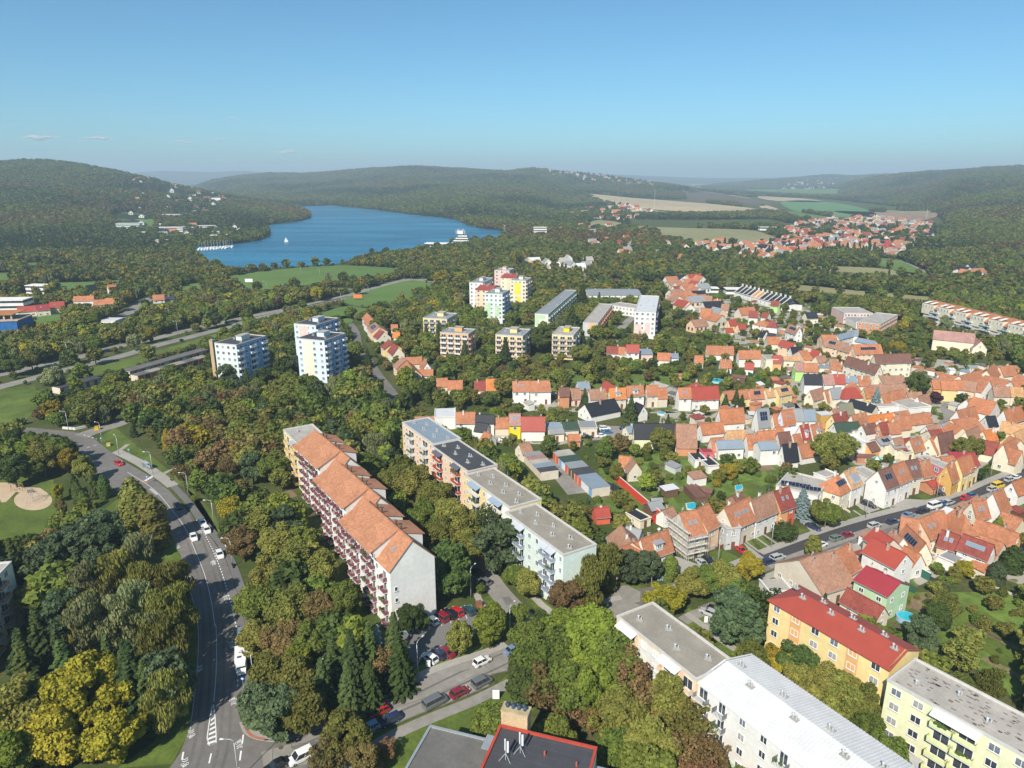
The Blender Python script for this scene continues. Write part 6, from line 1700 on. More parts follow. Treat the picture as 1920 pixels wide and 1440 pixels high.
SPEC = dict(green=('leaves_green', (.046, .064, .013), (.132, .152, .028)), olive=('leaves_olive', (.060, .066, .014), (.178, .166, .038)), yellow=('leaves_yellow', (.125, .100, .012), (.27, .215, .025)),
          brown=('leaves_brown', (.075, .055, .020), (.165, .115, .045)), rust=('leaves_rust', (.080, .048, .022), (.165, .100, .045)), spruce=('needles_spruce', (.024, .042, .014), (.074, .100, .030), .06),
          pine=('needles_pine', (.028, .044, .022), (.085, .110, .048), .06), pale=('leaves_pale', (.085, .095, .040), (.200, .205, .090)), blue=('needles_blue', (.10, .14, .14), (.22, .28, .28), .03),
          lime=('leaves_lime', (.070, .092, .012), (.175, .195, .028)), purple=('leaves_purple', (.035, .015, .02), (.09, .04, .05), .03), dark=('leaves_dark', (.026, .040, .011), (.075, .096, .024)))
LM = {k: leaf_mat(*v) for k, v in SPEC.items()}
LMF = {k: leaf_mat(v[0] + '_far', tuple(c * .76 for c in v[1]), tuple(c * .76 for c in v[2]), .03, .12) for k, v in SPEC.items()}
BARK = M((.12, .085, .06), .95, ((2, .3),), name='bark')
PALEBARK = M((.35, .31, .26), .95, ((2, .3),), name='pale_bark')
def quads_mesh(name, pos, nrm, size, mat, stretch=None):
    n = len(pos)
    nrm = nrm / np.linalg.norm(nrm, axis=1, keepdims=True)
    r = NR.normal(size=(n, 3)); a = np.cross(nrm, r); a /= np.linalg.norm(a, axis=1, keepdims=True) + 1e-9; b_ = np.cross(nrm, a)
    if stretch is not None:
        a = a * stretch[0]; 
        b_ = np.tile(np.array([[0, 0, -stretch[1]]]), (n, 1)) + b_ * .25
    s = size[:, None]
    k1 = NR.uniform(.6, 1.1, (n, 1)); 
    v = np.stack([pos - a * s * k1 - b_ * s, pos + a * s - b_ * s * k1, pos + a * s * k1 + b_ * s, pos - a * s + b_ * s * k1], 1).reshape(-1, 3)
    me = bpy.data.meshes.new(name)
    me.vertices.add(4 * n); me.vertices.foreach_set('co', v.astype(np.float32).ravel())
    me.loops.add(4 * n); me.loops.foreach_set('vertex_index', np.arange(4 * n, dtype=np.int32))
    me.polygons.add(n); me.polygons.foreach_set('loop_start', np.arange(0, 4 * n, 4, dtype=np.int32)); me.polygons.foreach_set('loop_total', np.full(n, 4, np.int32))
    me.materials.append(mat); me.update(); me.validate()
    return me
def blobs(shape):
    """clump centres and radii of a crown; nominal tree 10 m tall"""
    C_, R2 = [], []
    if shape in ('round', 'round2', 'sparse', 'wide'):
        n = dict(round=62, round2=52, sparse=46, wide=95)[shape]; rx, rz, cz = dict(round=(3.1, 3.2, 6.0), round2=(2.5, 3.6, 5.9), sparse=(3.2, 3.3, 6.2), wide=(5.0, 3.4, 6.0))[shape]
        while len(C_) < n:
            p = NR.normal(size=3); p /= np.linalg.norm(p); t = NR.uniform(.35, 1) ** .6
            if len(C_) % 9 == 8: t *= 1.22
            az = math.atan2(p[1], p[0]); lob = 1 + .16 * math.sin(2 * az + n) + .12 * math.sin(3 * az + 2.1 * n + p[2] * 3)
            p = np.array([p[0] * rx * t * lob, p[1] * rx * t * lob, cz + p[2] * rz * t])
            if p[2] < 1.8: continue
            C_.append(p); R2.append(NR.uniform(.5, 1.15) * (.8 if shape == 'sparse' else 1))
    elif shape == 'pine':
        while len(C_) < 44:
            z = NR.uniform(2.5, 9.3); rr = 2.9 * math.sin(math.pi * min(1, (10.2 - z) / 9.2)) ** .7 + .2; a = NR.uniform(0, 6.28); t = NR.uniform(.3, 1)
            C_.append(np.array([rr * t * math.cos(a), rr * t * math.sin(a), z])); R2.append(NR.uniform(.4, .95))
    elif shape == 'birch':
        while len(C_) < 30:
            z = NR.uniform(2.2, 9.4); rr = 2.5 * math.sin(math.pi * min(1, (10.3 - z) / 9.5)) ** .6 + .1; a = NR.uniform(0, 6.28); t = NR.uniform(.2, 1)
            C_.append(np.array([rr * t * math.cos(a), rr * t * math.sin(a), z])); R2.append(NR.uniform(.6, 1.1))
    elif shape == 'col':
        for z in np.arange(.8, 9.6, .42):
            rr = 1.45 * min(1, (10 - z) / 4.0) ** .8
            for k in range(3): a = NR.uniform(0, 6.28); C_.append(np.array([rr * .45 * math.cos(a), rr * .45 * math.sin(a), z])); R2.append(rr * .62 + .12)
    elif shape == 'bush':
        for k in range(11): a = NR.uniform(0, 6.28); t = NR.uniform(0, 2.6); C_.append(np.array([t * math.cos(a), t * math.sin(a), NR.uniform(1.5, 5.5 - t * .6)])); R2.append(NR.uniform(1.3, 2.3))
    elif shape == 'ball':
        C_ = [np.array([0, 0, 4.6])]; R2 = [4.5]
    elif shape == 'hedge':
        for k in range(12): C_.append(np.array([-5 + k * .9, 0, 1.2])); R2.append(.85)
    return np.array(C_), np.array(R2)
def crown_mesh(shape, n, leaf, mat, seed=0):
    NR.seed(seed + 100)
    if shape == 'spruce':
        P_, N_ = [], []
        z = .9
        while z < 9.9:
            rr = 2.45 * ((10.1 - z) / 9.4) ** .88 * NR.uniform(.85, 1.12); k = max(5, int(12 * rr / 2.2)); a0 = NR.uniform(0, 6.28)
            for j in range(k):
                a = a0 + 6.283 * j / k + NR.uniform(-.15, .15); r2 = rr * NR.uniform(.78, 1.12); m_ = max(3, int(n / 150 * r2))
                t = NR.uniform(.12, 1, m_) ** .7
                x = np.cos(a) * r2 * t + NR.normal(size=m_) * .13 * (1.3 - t); y = np.sin(a) * r2 * t + NR.normal(size=m_) * .13 * (1.3 - t); zz = z - .42 * t * r2 * .55 + NR.normal(size=m_) * .05
                P_.append(np.stack([x, y, zz], 1)); N_.append(np.stack([np.cos(a) * .45 + NR.normal(size=m_) * .3, np.sin(a) * .45 + NR.normal(size=m_) * .3, np.full(m_, .85)], 1))
            z += .46 if z < 6 else .36
        P_ = np.concatenate(P_); N_ = np.concatenate(N_)
        return quads_mesh('crown', P_, N_, NR.uniform(.7, 1.2, len(P_)) * leaf, mat)
    C_, R2 = blobs(shape)
    w = R2 ** 2; idx = NR.choice(len(C_), size=int(n * 1.7), p=w / w.sum())
    d = NR.normal(size=(len(idx), 3)); d /= np.linalg.norm(d, axis=1, keepdims=True)
    pos = C_[idx] + d * (R2[idx] * NR.uniform(.78, 1.22, len(idx)))[:, None]
    keep = np.ones(len(idx), bool)
    for c, r in zip(C_, R2): keep &= ~(np.linalg.norm(pos - c, axis=1) < r * .74)
    keep &= pos[:, 2] > .1
    pos, d = pos[keep][:n], d[keep][:n]
    nr = d + NR.normal(size=d.shape) * (.75 if shape not in ('ball', 'col') else .2) + np.array([0, 0, .15])
    st = (.55, 1.5) if shape == 'birch' else None
    return quads_mesh('crown', pos, nr, NR.uniform(.65, 1.25, len(pos)) * leaf, mat, st)
def trunk_mesh(shape, seed, lod=0):
    rnd = random.Random(seed); mb = MB(); k = 6 if lod == 0 else 4
    if shape in ('spruce', 'pine', 'col'): mb.tube([(0, 0, -.2), (.05, 0, 4), (0, 0, 9.2)], [.24, .17, .04], k)
    elif shape in ('bush', 'ball', 'hedge'): mb.tube([(0, 0, -.2), (0, 0, 3)], [.25, .1], 5)
    else:
        mb.tube([(0, 0, -.2), (.1, .05, 2.6), (.15, -.1, 5), (.1, 0, 7.4)], [.28, .22, .14, .05], k)
        for i in range(3 if lod else (9 if shape == 'sparse' else 6)):
            a = rnd.uniform(0, 6.28); z = rnd.uniform(2.2, 4.6); L = rnd.uniform(2.0, 3.4)
            mb.tube([(.1, 0, z), (.1 + math.cos(a) * L * .5, math.sin(a) * L * .5, z + L * .5), (.1 + math.cos(a) * L * .85, math.sin(a) * L * .85, z + L * 1.05)], [.11, .07, .02], 4)
    return mb
KINDS = [  # shape, leaf material, english
    ('round', 'green'), ('round2', 'green'), ('round', 'olive'), ('round2', 'olive'), ('round', 'yellow'), ('round2', 'lime'), ('round', 'brown'), ('sparse', 'rust'),
    ('spruce', 'spruce'), ('spruce', 'dark'), ('pine', 'pine'), ('birch', 'pale'), ('birch', 'olive'), ('spruce', 'blue'), ('col', 'dark'), ('wide', 'olive'), ('round', 'dark'), ('sparse', 'brown'), ('round2', 'pale'), ('bush', 'green'), ('bush', 'olive'), ('ball', 'dark'), ('round2', 'purple'), ('col', 'green'), ('wide', 'green'), ('bush', 'yellow')]
KINDS.append(('col', 'olive'))
KI = {k: i for i, k in enumerate(KINDS)}
WORDS = dict(green='mid-green', olive='olive', yellow='yellow', brown='brownish', rust='rust-brown', spruce='dark green', dark='dark green', pine='bluish dark', pale='pale grey-green', blue='silver-blue', lime='lime-yellow', purple='purple-leaved')
SHW = dict(round='broadleaf tree', round2='broadleaf tree', sparse='thin-crowned tree', wide='spreading broadleaf tree', spruce='spruce', pine='pine', birch='drooping birch', col='columnar conifer', bush='shrub', ball='clipped round shrub')
HQ = {}
def hq(kind, var):
    k = (kind, var)
    if k not in HQ:
        sh, mt = KINDS[kind]; n = dict(wide=18000, spruce=8000, bush=1200, ball=1500, sparse=1900, col=5000, birch=6500, pine=6500).get(sh, 12000)
        HQ[k] = (crown_mesh(sh, n, dict(bush=.30, ball=.30, spruce=.16, wide=.175, birch=.17, pine=.18, col=.17).get(sh, .16), LM[mt], kind * 10 + var), trunk_mesh(sh, var).mesh('trunk', [PALEBARK if mt == 'pale' else BARK]))
    return HQ[k]
NTREE = 0
TREES = []      # plan positions of everything planted by hand
def plant(x, y, h, kind, label, group, var=None, wide=1.0, z=0.0):
    global NTREE
    kind = KI[kind] if isinstance(kind, tuple) else kind
    sh, mt = KINDS[kind]
    rnd = random.Random(int(x * 31 + y * 17)); var = rnd.randrange(2) if var is None else var
    c, t = hq(kind, var)
    cat = 'shrub' if sh in ('bush', 'ball') else 'tree'
    nm = dict(spruce='spruce_tree', pine='pine_tree', birch='birch_tree', col='columnar_tree', bush='shrub', ball='shrub').get(sh, 'broadleaf_tree')
    root = empty(nm, (x, y, z), rnd.uniform(0, 6.28), label, cat, group)
    s = h / (10.0 if cat == 'tree' else 6.5)
    root.scale = (s * wide, s * wide, s)
    link('crown', c, root); link('trunk', t, root)
    NTREE += cat == 'tree'
    return root
# ---- trees one can point at: treetop pixel, height, kind
G_ = 'green olive yellow brown rust spruce dark pine pale blue lime purple'.split()
HAND = '''
0 242 894 17 col olive 1.35 taller of two broad cypress-like trees beside the shaded bend of the road
0 279 925 16 col olive 1.35 shorter, nearer of two broad cypress-like trees beside the road bend
0 133 888 7 col dark 1.3 
0 141 904 7 col dark 1.3 
0 152 919 7 col dark 1.3 
0 170 893 7.5 col dark 1.4 
0 190 890 8 col dark 1.4 
0 20 855 11 round dark 1.1 
0 75 836 11 round olive 1.2 
0 45 850 10 round green 1.2 
0 120 842 9 round yellow 1.1 
0 152 858 9 round olive 1 
0 105 908 6 round2 yellow .9 
0 112 938 6 round2 brown .8 
0 146 950 6 round2 yellow .8 
0 18 805 9 round dark 1 
0 55 810 8 round2 green 1 
0 182 962 14 pine pine 1.2 
0 150 985 14 pine pine 1.3 
0 118 1000 14 pine pine 1.3 
0 85 1020 13 pine pine 1.3 
0 195 990 14 pine pine 1.2 
0 250 1010 14 birch pale 1.1 
0 205 1040 14 birch olive 1.2 
0 165 1060 14 birch pale 1.2 
0 270 1060 13 birch olive 1.2 
0 240 1100 13 birch pale 1.2 
0 285 1120 12 birch olive 1.2 
0 200 1120 13 birch pale 1.2 
0 150 1120 13 birch olive 1.1 
0 110 1110 12 pine pine 1.2 
0 270 1160 13 birch pale 1.1 
0 305 1060 14 birch olive 1.2 
0 312 1110 14 birch olive 1.2 
0 300 1170 14 birch olive 1.2 
0 296 1225 14 pine pine 1.1 
0 298 1262 13 birch olive 1 
0 18 1130 15 spruce spruce 1.1 spruce in front of the balconies at the left edge
0 62 1140 15 spruce spruce 1.1 
0 35 1205 14 spruce dark 1.2 
0 100 1180 13 spruce spruce 1.1 
0 195 1190 15 spruce spruce 1 
0 233 1203 18 spruce spruce 1.2 tall spruce behind the bright yellow tree at the lower left
0 265 1240 14 spruce dark 1.1 
0 155 1250 14 wide yellow 0 bright yellow autumn tree, largest of its colour, lower left
0 90 1335 12 round yellow 1.1 second bright yellow tree nearest the lower left corner
0 205 1340 10 round yellow 1.2 
0 20 1290 13 round olive 1.2 
0 60 1260 14 spruce dark 1.2 
0 10 1380 11 round2 lime 1.2 
0 120 1300 12 spruce dark 1.1 
0 160 1130 13 birch pale 1.2 
0 310 803 10 col yellow 0 slim yellow-green tree standing alone in the dark wood
0 340 870 9 sparse brown 1 
0 385 840 9 sparse brown 1 
0 430 934 9 round yellow 1.1 golden tree right of the lamp post by the road
0 420 860 9 sparse brown 1 
0 470 850 11 pine pine 1.1 
0 505 850 11 round green 1.2 
0 480 960 10 round olive 1.2 
0 450 990 10 round brown 1.1 
0 520 990 10 round olive 1.3 
0 560 985 10 round green 1.2 
0 545 1030 11 round olive 1.3 
0 500 1050 10 round olive 1.2 
0 600 1040 10 round olive 1.2 
0 480 1100 10 round green 1.2 
0 540 1110 11 round olive 1.2 
0 590 1110 10 round brown 1 
0 640 1095 10 round green 1.1 
0 480 1170 9 round olive 1.2 
0 530 1170 10 round brown 1.2 
0 580 1170 10 round green 1.2 
0 500 1240 10 round olive 1.2 
0 550 1240 10 round olive 1.1 
0 480 1290 9 pine pine 1.2 
0 520 1300 10 pine pine 1.3 
0 565 1290 10 round olive 1.2 
0 620 1195 13 spruce spruce 1.1 
0 655 1182 14 spruce spruce 1.2 
0 690 1170 13 spruce dark 1.1 
0 737 1150 14 spruce spruce 1.1 
0 745 1190 13 spruce dark 1.1 
0 600 1235 12 spruce spruce 1.1 
0 650 1240 13 spruce spruce 1.1 
0 690 1240 11 spruce dark 1.1 
0 707 1173 11 spruce blue .8 slim silver-blue spruce among the dark spruces left of the car park
0 722 1215 8 sparse brown 1.1 
0 763 1096 8.5 round dark .9 
0 790 1112 5 round dark .9 
0 838 1022 14 pine dark 1.2 dense dark conifer right of the blank white gable
0 917 932 16 sparse dark .8 tall sparse pine before the yellow block with grey roof
0 937 963 15 pine pine 1.2 broad pine rising before the mint block
0 730 800 12 spruce dark 1.1 
0 700 818 11 birch pale 1.4 pale drooping tree behind the stepped orange roofs
0 670 800 10 spruce dark 1.1 
0 740 880 11 round olive 1.2 
0 775 878 12 round olive 1.3 
0 815 905 11 round olive 1.2 
0 795 940 11 round green 1.2 
0 845 940 12 round olive 1.1 
0 830 975 11 round olive 1.1 
0 868 960 12 round olive 1.2 
0 885 1000 9 round olive 1.1 
0 990 1062 7 round olive 1.3 
0 965 1060 6 round green 1.2 
0 1063 1064 10 pine brown 1.3 
0 1105 1030 13 birch olive 1.3 
0 1135 1025 12 birch olive 1.2 weeping willow before the blank mint gable
0 860 1170 8 round2 olive 1.1 conical olive tree between car park and lower street
0 918 1140 10 round2 lime 1.2 
0 972 1133 6 round green 1 
0 1000 1165 10 round green 1.2 
0 1015 1150 8 round dark 1 
0 1070 1148 12 round lime 1.2 
0 1110 1145 13 round lime 1.3 
0 1150 1160 13 round green 1.2 
0 1100 1190 13 round lime 1.1 
0 1050 1190 12 round green 1.2 
0 1010 1210 12 round green 1.2 
0 985 1245 10 round dark 1.2 
0 1030 1250 12 sparse brown 1.1 
0 1070 1240 12 round green 1.2 
0 1120 1240 12 round lime 1.1 
0 1150 1220 12 round green 1.2 
0 1072 1316 6.5 sparse rust 1.4 low rust-red tree right of the brick tower
0 1110 1330 6 sparse rust 1.2 
0 1185 1238 12 sparse rust 1.1 
0 1165 1300 11 round olive 1.1 
0 1215 1275 12 sparse rust 1.1 
0 1255 1278 12 round olive 1 
0 1290 1310 11 sparse olive 1.2 
0 1220 1360 11 round olive 1.1 
0 1270 1370 10 sparse brown 1.2 
0 1160 1370 9 round green 1 
0 1330 1390 9 sparse brown 1.2 
0 1310 1430 8 sparse rust 1.1 
0 644 1345 9 round olive 1.3 rounded olive-brown tree overhanging the lower street at the bottom
0 610 1390 8 sparse brown 1.2 
0 680 1400 7 round brown 1.1 
0 725 1388 4 sparse rust 1.3 
0 1248 1101 8 round yellow 1.5 olive-yellow tree above the brown gravel roof
0 1295 1072 8 round olive 1.2 
0 1325 1062 8 round green 1.2 
0 1362 1060 8 round olive 1.3 
0 1407 1036 8.5 round2 yellow 1 green tree with an orange-yellow side beside the street
0 1376 1110 13 pine pine 1.1 
0 1395 1125 12 pine pine 1.2 
0 1432 1102 13 sparse dark 1 grey-green poplar left of the yellow block with red roof
0 1508 917 9 spruce blue 1.7 big silver-blue spruce between red-walled house and solar-roofed house
0 1545 940 7.5 round olive 1.2 
0 1562 945 7.5 round green 1.2 
0 1472 991 3.4 ball dark 1.3 dark clipped globe shrub on a front lawn by the street
0 1527 1007 6.5 round2 olive 1.1 tree growing on the pavement side of the street opposite the lawns
0 1572 812 12 wide olive 0 huge chestnut tree dominating the tiled quarter
0 1822 820 8.5 wide olive 0 wide tree above the crimson roof in the old quarter
0 1728 702 10 wide dark 0 dark chestnut left of the orange and yellow row
0 1683 641 9 wide yellow 0 bright yellow spreading tree beside the brown-dormered block
0 1646 726 11 spruce blue 1.1 silver-blue spruce in the tiled quarter
0 1757 736 5.5 round2 purple 1.5 purple-leaved tree at the far square
0 1097 727 9 spruce spruce 1.2 
0 1185 734 12 spruce spruce 1.1 
0 1362 737 8 spruce spruce 1.4 
0 1382 730 9 spruce dark 1.3 
0 1392 740 8 spruce spruce 1.3 
0 1508 1170 9 round dark 1.3 
0 1560 1224 9 round olive 1.2 
0 1592 1226 9 round olive 1.3 
0 1635 1224 9 round olive 1 
0 1600 1262 8 round olive 1.2 
0 1454 1212 7 round yellow 1.1 
0 1482 1232 7 round yellow 1.1 
0 1515 1256 7 round yellow 1.1 
0 1640 1300 8 round green 1 
0 1552 1088 6 spruce spruce 1.2 
0 1641 1143 5.5 spruce spruce 1.4 
0 1733 1160 9 pine pine 1.2 
0 1780 1118 7 round olive 1.2 
0 1762 1135 7 round dark 1.2 
0 1806 1203 8 sparse olive 1.4 pale sparse willow in the allotments at the lower right
0 1860 1258 7 birch olive 1.3 
0 1905 1023 7.5 col dark 2 large columnar conifer at the right edge among tiled roofs
0 1880 1027 6.5 col pine 1.8 
0 1815 1044 4.5 round yellow 1.4 small yellow tree beside the white shed roof
0 1877 958 6 col green 1.3 
0 422 682 12 pine pine 1.2 
0 460 690 12 spruce spruce 1.2 
0 492 690 12 pine dark 1.2 
0 913 568 12 pine pale 1 
0 953 562 12 spruce spruce 1.3 
0 838 608 14 spruce dark 1.1 
0 822 596 12 spruce spruce 1 
0 870 634 11 spruce spruce 1.1 
0 947 627 13 spruce spruce 1.2 
0 1017 615 15 wide dark 0 massive dark tree between the two right-hand tan blocks
0 1090 648 10 wide olive 0 broad olive tree right of the tan block with the yellow hut
0 1093 533 20 spruce dark 1.3 tall spruces between the two long slab blocks
0 1073 572 16 spruce dark 1.5 
0 593 537 12 round yellow 1.3 lone golden tree beside the arterial road
0 94 688 12 round pale 1.1 
0 248 624 11 round pale 1.1 
0 177 630 10 round green 1.2 
0 20 663 12 round dark 1.2 
0 55 660 10 round olive 1.1 
0 167 590 11 round lime 1.3 
0 271 571 11 round lime 1.3 
0 281 612 10 round2 yellow 1 
0 121 603 10 round2 yellow 1.1 
0 100 625 9 round green 1.2 
0 688 652 11 spruce dark 1.2 
0 682 690 12 spruce spruce 1.2 
0 1158 872 6 round olive 1.1 
0 1245 795 9 wide olive 0 round chestnut left of the mansard houses
0 1180 1020 9 pine pine 1.2 
0 1215 1035 9 pine pine 1.2 
0 1237 1062 3.5 spruce blue 1.4 
0 1258 1040 6.5 col green 1.8 
0 1368 868 6 round2 yellow 1.5 
0 980 540 8 round yellow 1.2 
'''
def area(px, py):
    if px < 440 and py > 900 + 0 * px: return 'in the park left of the main road'
    if px < 250 and py > 780: return 'around the playground at the left'
    if px < 760 and py > 900: return 'in the wood between main road and stepped blocks'
    if px < 620 and py > 740: return 'in the wood above the curved road'
    if px < 460: return 'along the dual carriageway at the left'
    if px < 900 and py > 830: return 'between the stepped blocks and the flat-roofed row'
    if px < 1000 and py > 1040: return 'around the car park and lower street'
    if px < 1420 and py > 1120: return 'in the grove left of the white metal roof'
    if px < 1420 and py > 1000: return 'near the street junction right of the mint block'
    if px > 1400 and py > 1150: return 'around the red-roofed yellow block and allotments'
    if px > 1400 and py > 880: return 'in the gardens along the right-hand street'
    if px < 1130 and py < 700: return 'on the wooded rise among the apartment towers'
    if px < 1150: return 'in the tree belt behind the garage row'
    if px < 1500: return 'in the cottage gardens in the middle'
    return 'in the dense tiled quarter on the right'
from collections import Counter
hand = []
for ln in HAND.strip('\n').splitlines():
    p = ln.split(' ', 7); px_, py_, h = float(p[1]), float(p[2]), float(p[3]); sh, mt, wd = p[4], p[5], float(p[6]); lb = p[7].strip() if len(p) > 7 else ''
    if sh == 'wide' and mt not in ('olive', 'green'):
        KINDS.append(('wide', mt)) if ('wide', mt) not in KI else None
    if (sh, mt) not in KI:
        if (sh, mt) not in KINDS: KINDS.append((sh, mt))
        KI[(sh, mt)] = KINDS.index((sh, mt))
    g = G(px_, py_, h * .97)
    def inside(p):
        for dx in (0,):
            for dy in (0,):
                i, j = int((p.x + dx - RX0) / RC), int((p.y + dy - RY0) / RC)
                if 0 <= i < RW and 0 <= j < RH and PROT[j, i] in (2, 3): return True
    k_ = 0
    while inside(g) and k_ < 14: k_ += 1; g = g * (1 - 1.0 / g.length)
    if inside(g): continue
    hand.append((g.x, g.y, h, KI[(sh, mt)], lb, wd or 1.0, px_, py_))
    TREES.append((g.x, g.y, h * .3 * (wd or 1)))
# ---- automatic growth on the raster
def cand(s, jitter=.42):
    nx, ny = int((RX1 - RX0) / s), int((RY1 - RY0) / s)
    X, Y = np.meshgrid(RX0 + (np.arange(nx) + .5) * s, RY0 + (np.arange(ny) + .5) * s)
    X = (X + NR.uniform(-jitter, jitter, X.shape) * s).ravel(); Y = (Y + NR.uniform(-jitter, jitter, Y.shape) * s).ravel()
    k = (np.abs(X) < Y * .80 + 25) & (X > RX0) & (X < RX1 - 3) & (Y < RY1 - 3) & (Y > RY0)
    X, Y = X[k], Y[k]
    u = USE[((Y - RY0) / RC).astype(int), ((X - RX0) / RC).astype(int)]
    return X, Y, u
NR.seed(21)
near, mid = [], []
def take(X, Y, sel, hlo, hhi, kinds, probs, keep=1.0, shrub=False):
    X, Y = X[sel], Y[sel]
    if keep < 1: k = NR.rand(len(X)) < keep; X, Y = X[k], Y[k]
    if len(TREES):
        T = np.array(TREES); ok = np.ones(len(X), bool)
        for tx, ty, tr in T: ok &= (X - tx) ** 2 + (Y - ty) ** 2 > (tr + (1.0 if shrub else 2.0)) ** 2
        X, Y = X[ok], Y[ok]
    K = NR.choice(len(kinds), size=len(X), p=np.array(probs) / sum(probs)); H_ = NR.uniform(hlo, hhi, len(X))
    for x, y, k, h in zip(X, Y, K, H_): mid.append((x, y, h, KI[kinds[k]]))
g_, o_, y_, b_, s_, p_ = ('round', 'green'), ('round', 'olive'), ('round', 'yellow'), ('round', 'brown'), ('spruce', 'spruce'), ('pine', 'pine')
g2, o2, l2, d_, bi, bp_ = ('round2', 'green'), ('round2', 'olive'), ('round2', 'lime'), ('round', 'dark'), ('birch', 'olive'), ('birch', 'pale')
sd_ = ('spruce', 'dark')
X, Y, u = cand(6.2)
take(X, Y, u == 0, 7, 11.5, [g_, g2, o_, o2, d_, s_, sd_, p_, b_, l2, bp_, ('sparse', 'brown')], [5, 3, 3, 2, 2, 1.2, .8, 1, .35, .8, .5, .2])
take(X, Y, u == 3, 7, 11.5, [g_, o_, o2, b_, ('sparse', 'brown'), ('sparse', 'rust'), d_, p_, y_, l2], [4, 4, 2, 1, .7, .3, 1.4, .7, .4, .8])
take(X, Y, u == 4, 6, 11, [o_, o2, y_, l2, g_, b_, bp_, d_, s_], [4, 2, 1.2, 1.4, 4, .4, .8, 1.8, .5])
take(X, Y, u == 5, 11, 16, [p_, bi, bp_, s_, sd_, o_, ('round', 'green')], [2, 2, 2, 2, 2, 1, .6])
take(X, Y, u == 6, 4, 8, [g_, o_, o2, d_, b_, s_, l2, bi], [3, 3, 2, 2, .8, .4, .8, .5], .8)
X, Y, u = cand(7.6)
take(X, Y, u == 2, 3.2, 7.5, [g_, g2, o_, o2, d_, s_, y_, b_, l2, ('sparse', 'olive') if ('sparse', 'olive') in KI else o_, ('col', 'green')], [3, 2, 3, 2, 2, .6, .35, .4, .5, .4, .3], .62)
mid_n = len(mid)
X, Y, u = cand(4.4)
take(X, Y, ((u == 2) | ((u == 6) & (Y < 300))) & (Y < 480), 1.2, 2.6, [('bush', 'green'), ('bush', 'olive'), ('bush', 'yellow')], [3, 2, .25], .42, True)
def clip_heights(L):
    """keep growth from hiding what the photograph shows behind it"""
    A_ = np.array([(a, b_, c) for a, b_, c, d in L]); x, y, h = A_[:, 0], A_[:, 1], A_[:, 2].copy(); D_ = np.hypot(x, y); free = (NR.rand(len(L)) < .10) & (D_ > 260)
    for t in np.arange(0, 75, 2.5):
        for lat in (-2.2, 0, 2.2):
            X_, Y_ = x + x / D_ * t + y / D_ * lat, y + y / D_ * t - x / D_ * lat
            i, j = ((X_ - RX0) / RC).astype(int), ((Y_ - RY0) / RC).astype(int); ok = (i >= 0) & (i < RW) & (j >= 0) & (j < RH)
            p = np.zeros(len(L), int); p[ok] = PROT[j[ok], i[ok]]
            lim = t * CAM_H / (D_ + t) + np.where(p == 3, np.where(D_ < 230, 6.5, 3.5), np.choose(p, [99, .8, 2.6, 6.5, 4.0])) + .5
            h = np.where((p > 0) & ~free, np.minimum(h, lim), h)
    return [(a, b_, float(hh_), d) for (a, b_, c, d), hh_ in zip(L, h) if hh_ > min(c, 2.3)]
tall = clip_heights(mid[:mid_n])
mid = tall + mid[mid_n:]
mid_n = len(tall)
X, Y, u = cand(3.4)
take(X, Y, (u == 7), 1.0, 2.8, [('bush', 'green'), ('bush', 'olive'), ('bush', 'yellow')], [3, 3, .3], .5, True)
X, Y, u = cand(9)
tall2 = len(mid); take(X, Y, (u == 7), 3.5, 6.5, [g_, o_, d_, bi], [3, 3, 1, 1], .6)
mid = mid[:mid_n] + mid[tall2:] + mid[mid_n:tall2]; mid_n += len(mid) - tall2
trees_auto = sorted(mid[:mid_n], key=lambda t: t[1] - t[2] * 1.5)
shrubs_auto = sorted(mid[mid_n:], key=lambda t: t[1])
PLANTED = []
for x, y, h, k, lb, wd, px_, py_ in hand:
    sh, mt = KINDS[k]; ar = area(px_, py_)
    d = f"{WORDS[mt]} {SHW[sh]}"
    o = plant(x, y, h, k, lb or f"{d} {ar}", None if lb else f"{d}s {ar}", wide=wd)
    if not lb: PLANTED.append((o, px_))
room = 300 - NTREE
for x, y, h, k in trees_auto[:room]:
    px_, py_ = proj(x, y, h * .6); sh, mt = KINDS[k]; ar = area(px_, py_); d = f"{WORDS[mt]} {SHW[sh]}"
    PLANTED.append((plant(x, y, h, k, f"{d} {ar}", f"{d}s {ar}", wide=random.uniform(.95, 1.3)), px_))
for x, y, h, k in shrubs_auto[:110]:
    px_, py_ = proj(x, y, h * .6); sh, mt = KINDS[k]; ar = area(px_, py_); d = f"{WORDS[mt]} {SHW[sh]}"
    plant(x, y, h, k, f"small {d} {ar}", f"small {d}s {ar}")
by_label = {}
for o, px_ in PLANTED: by_label.setdefault(o['label'], []).append((px_, o))
for lb, lst in by_label.items():
    if 1 < len(lst) <= 18:
        for k, (px_, o) in enumerate(sorted(lst, key=lambda t: t[0])): o['label'] = lb + (', leftmost' if k == 0 else f', {ORD[k]} from left')
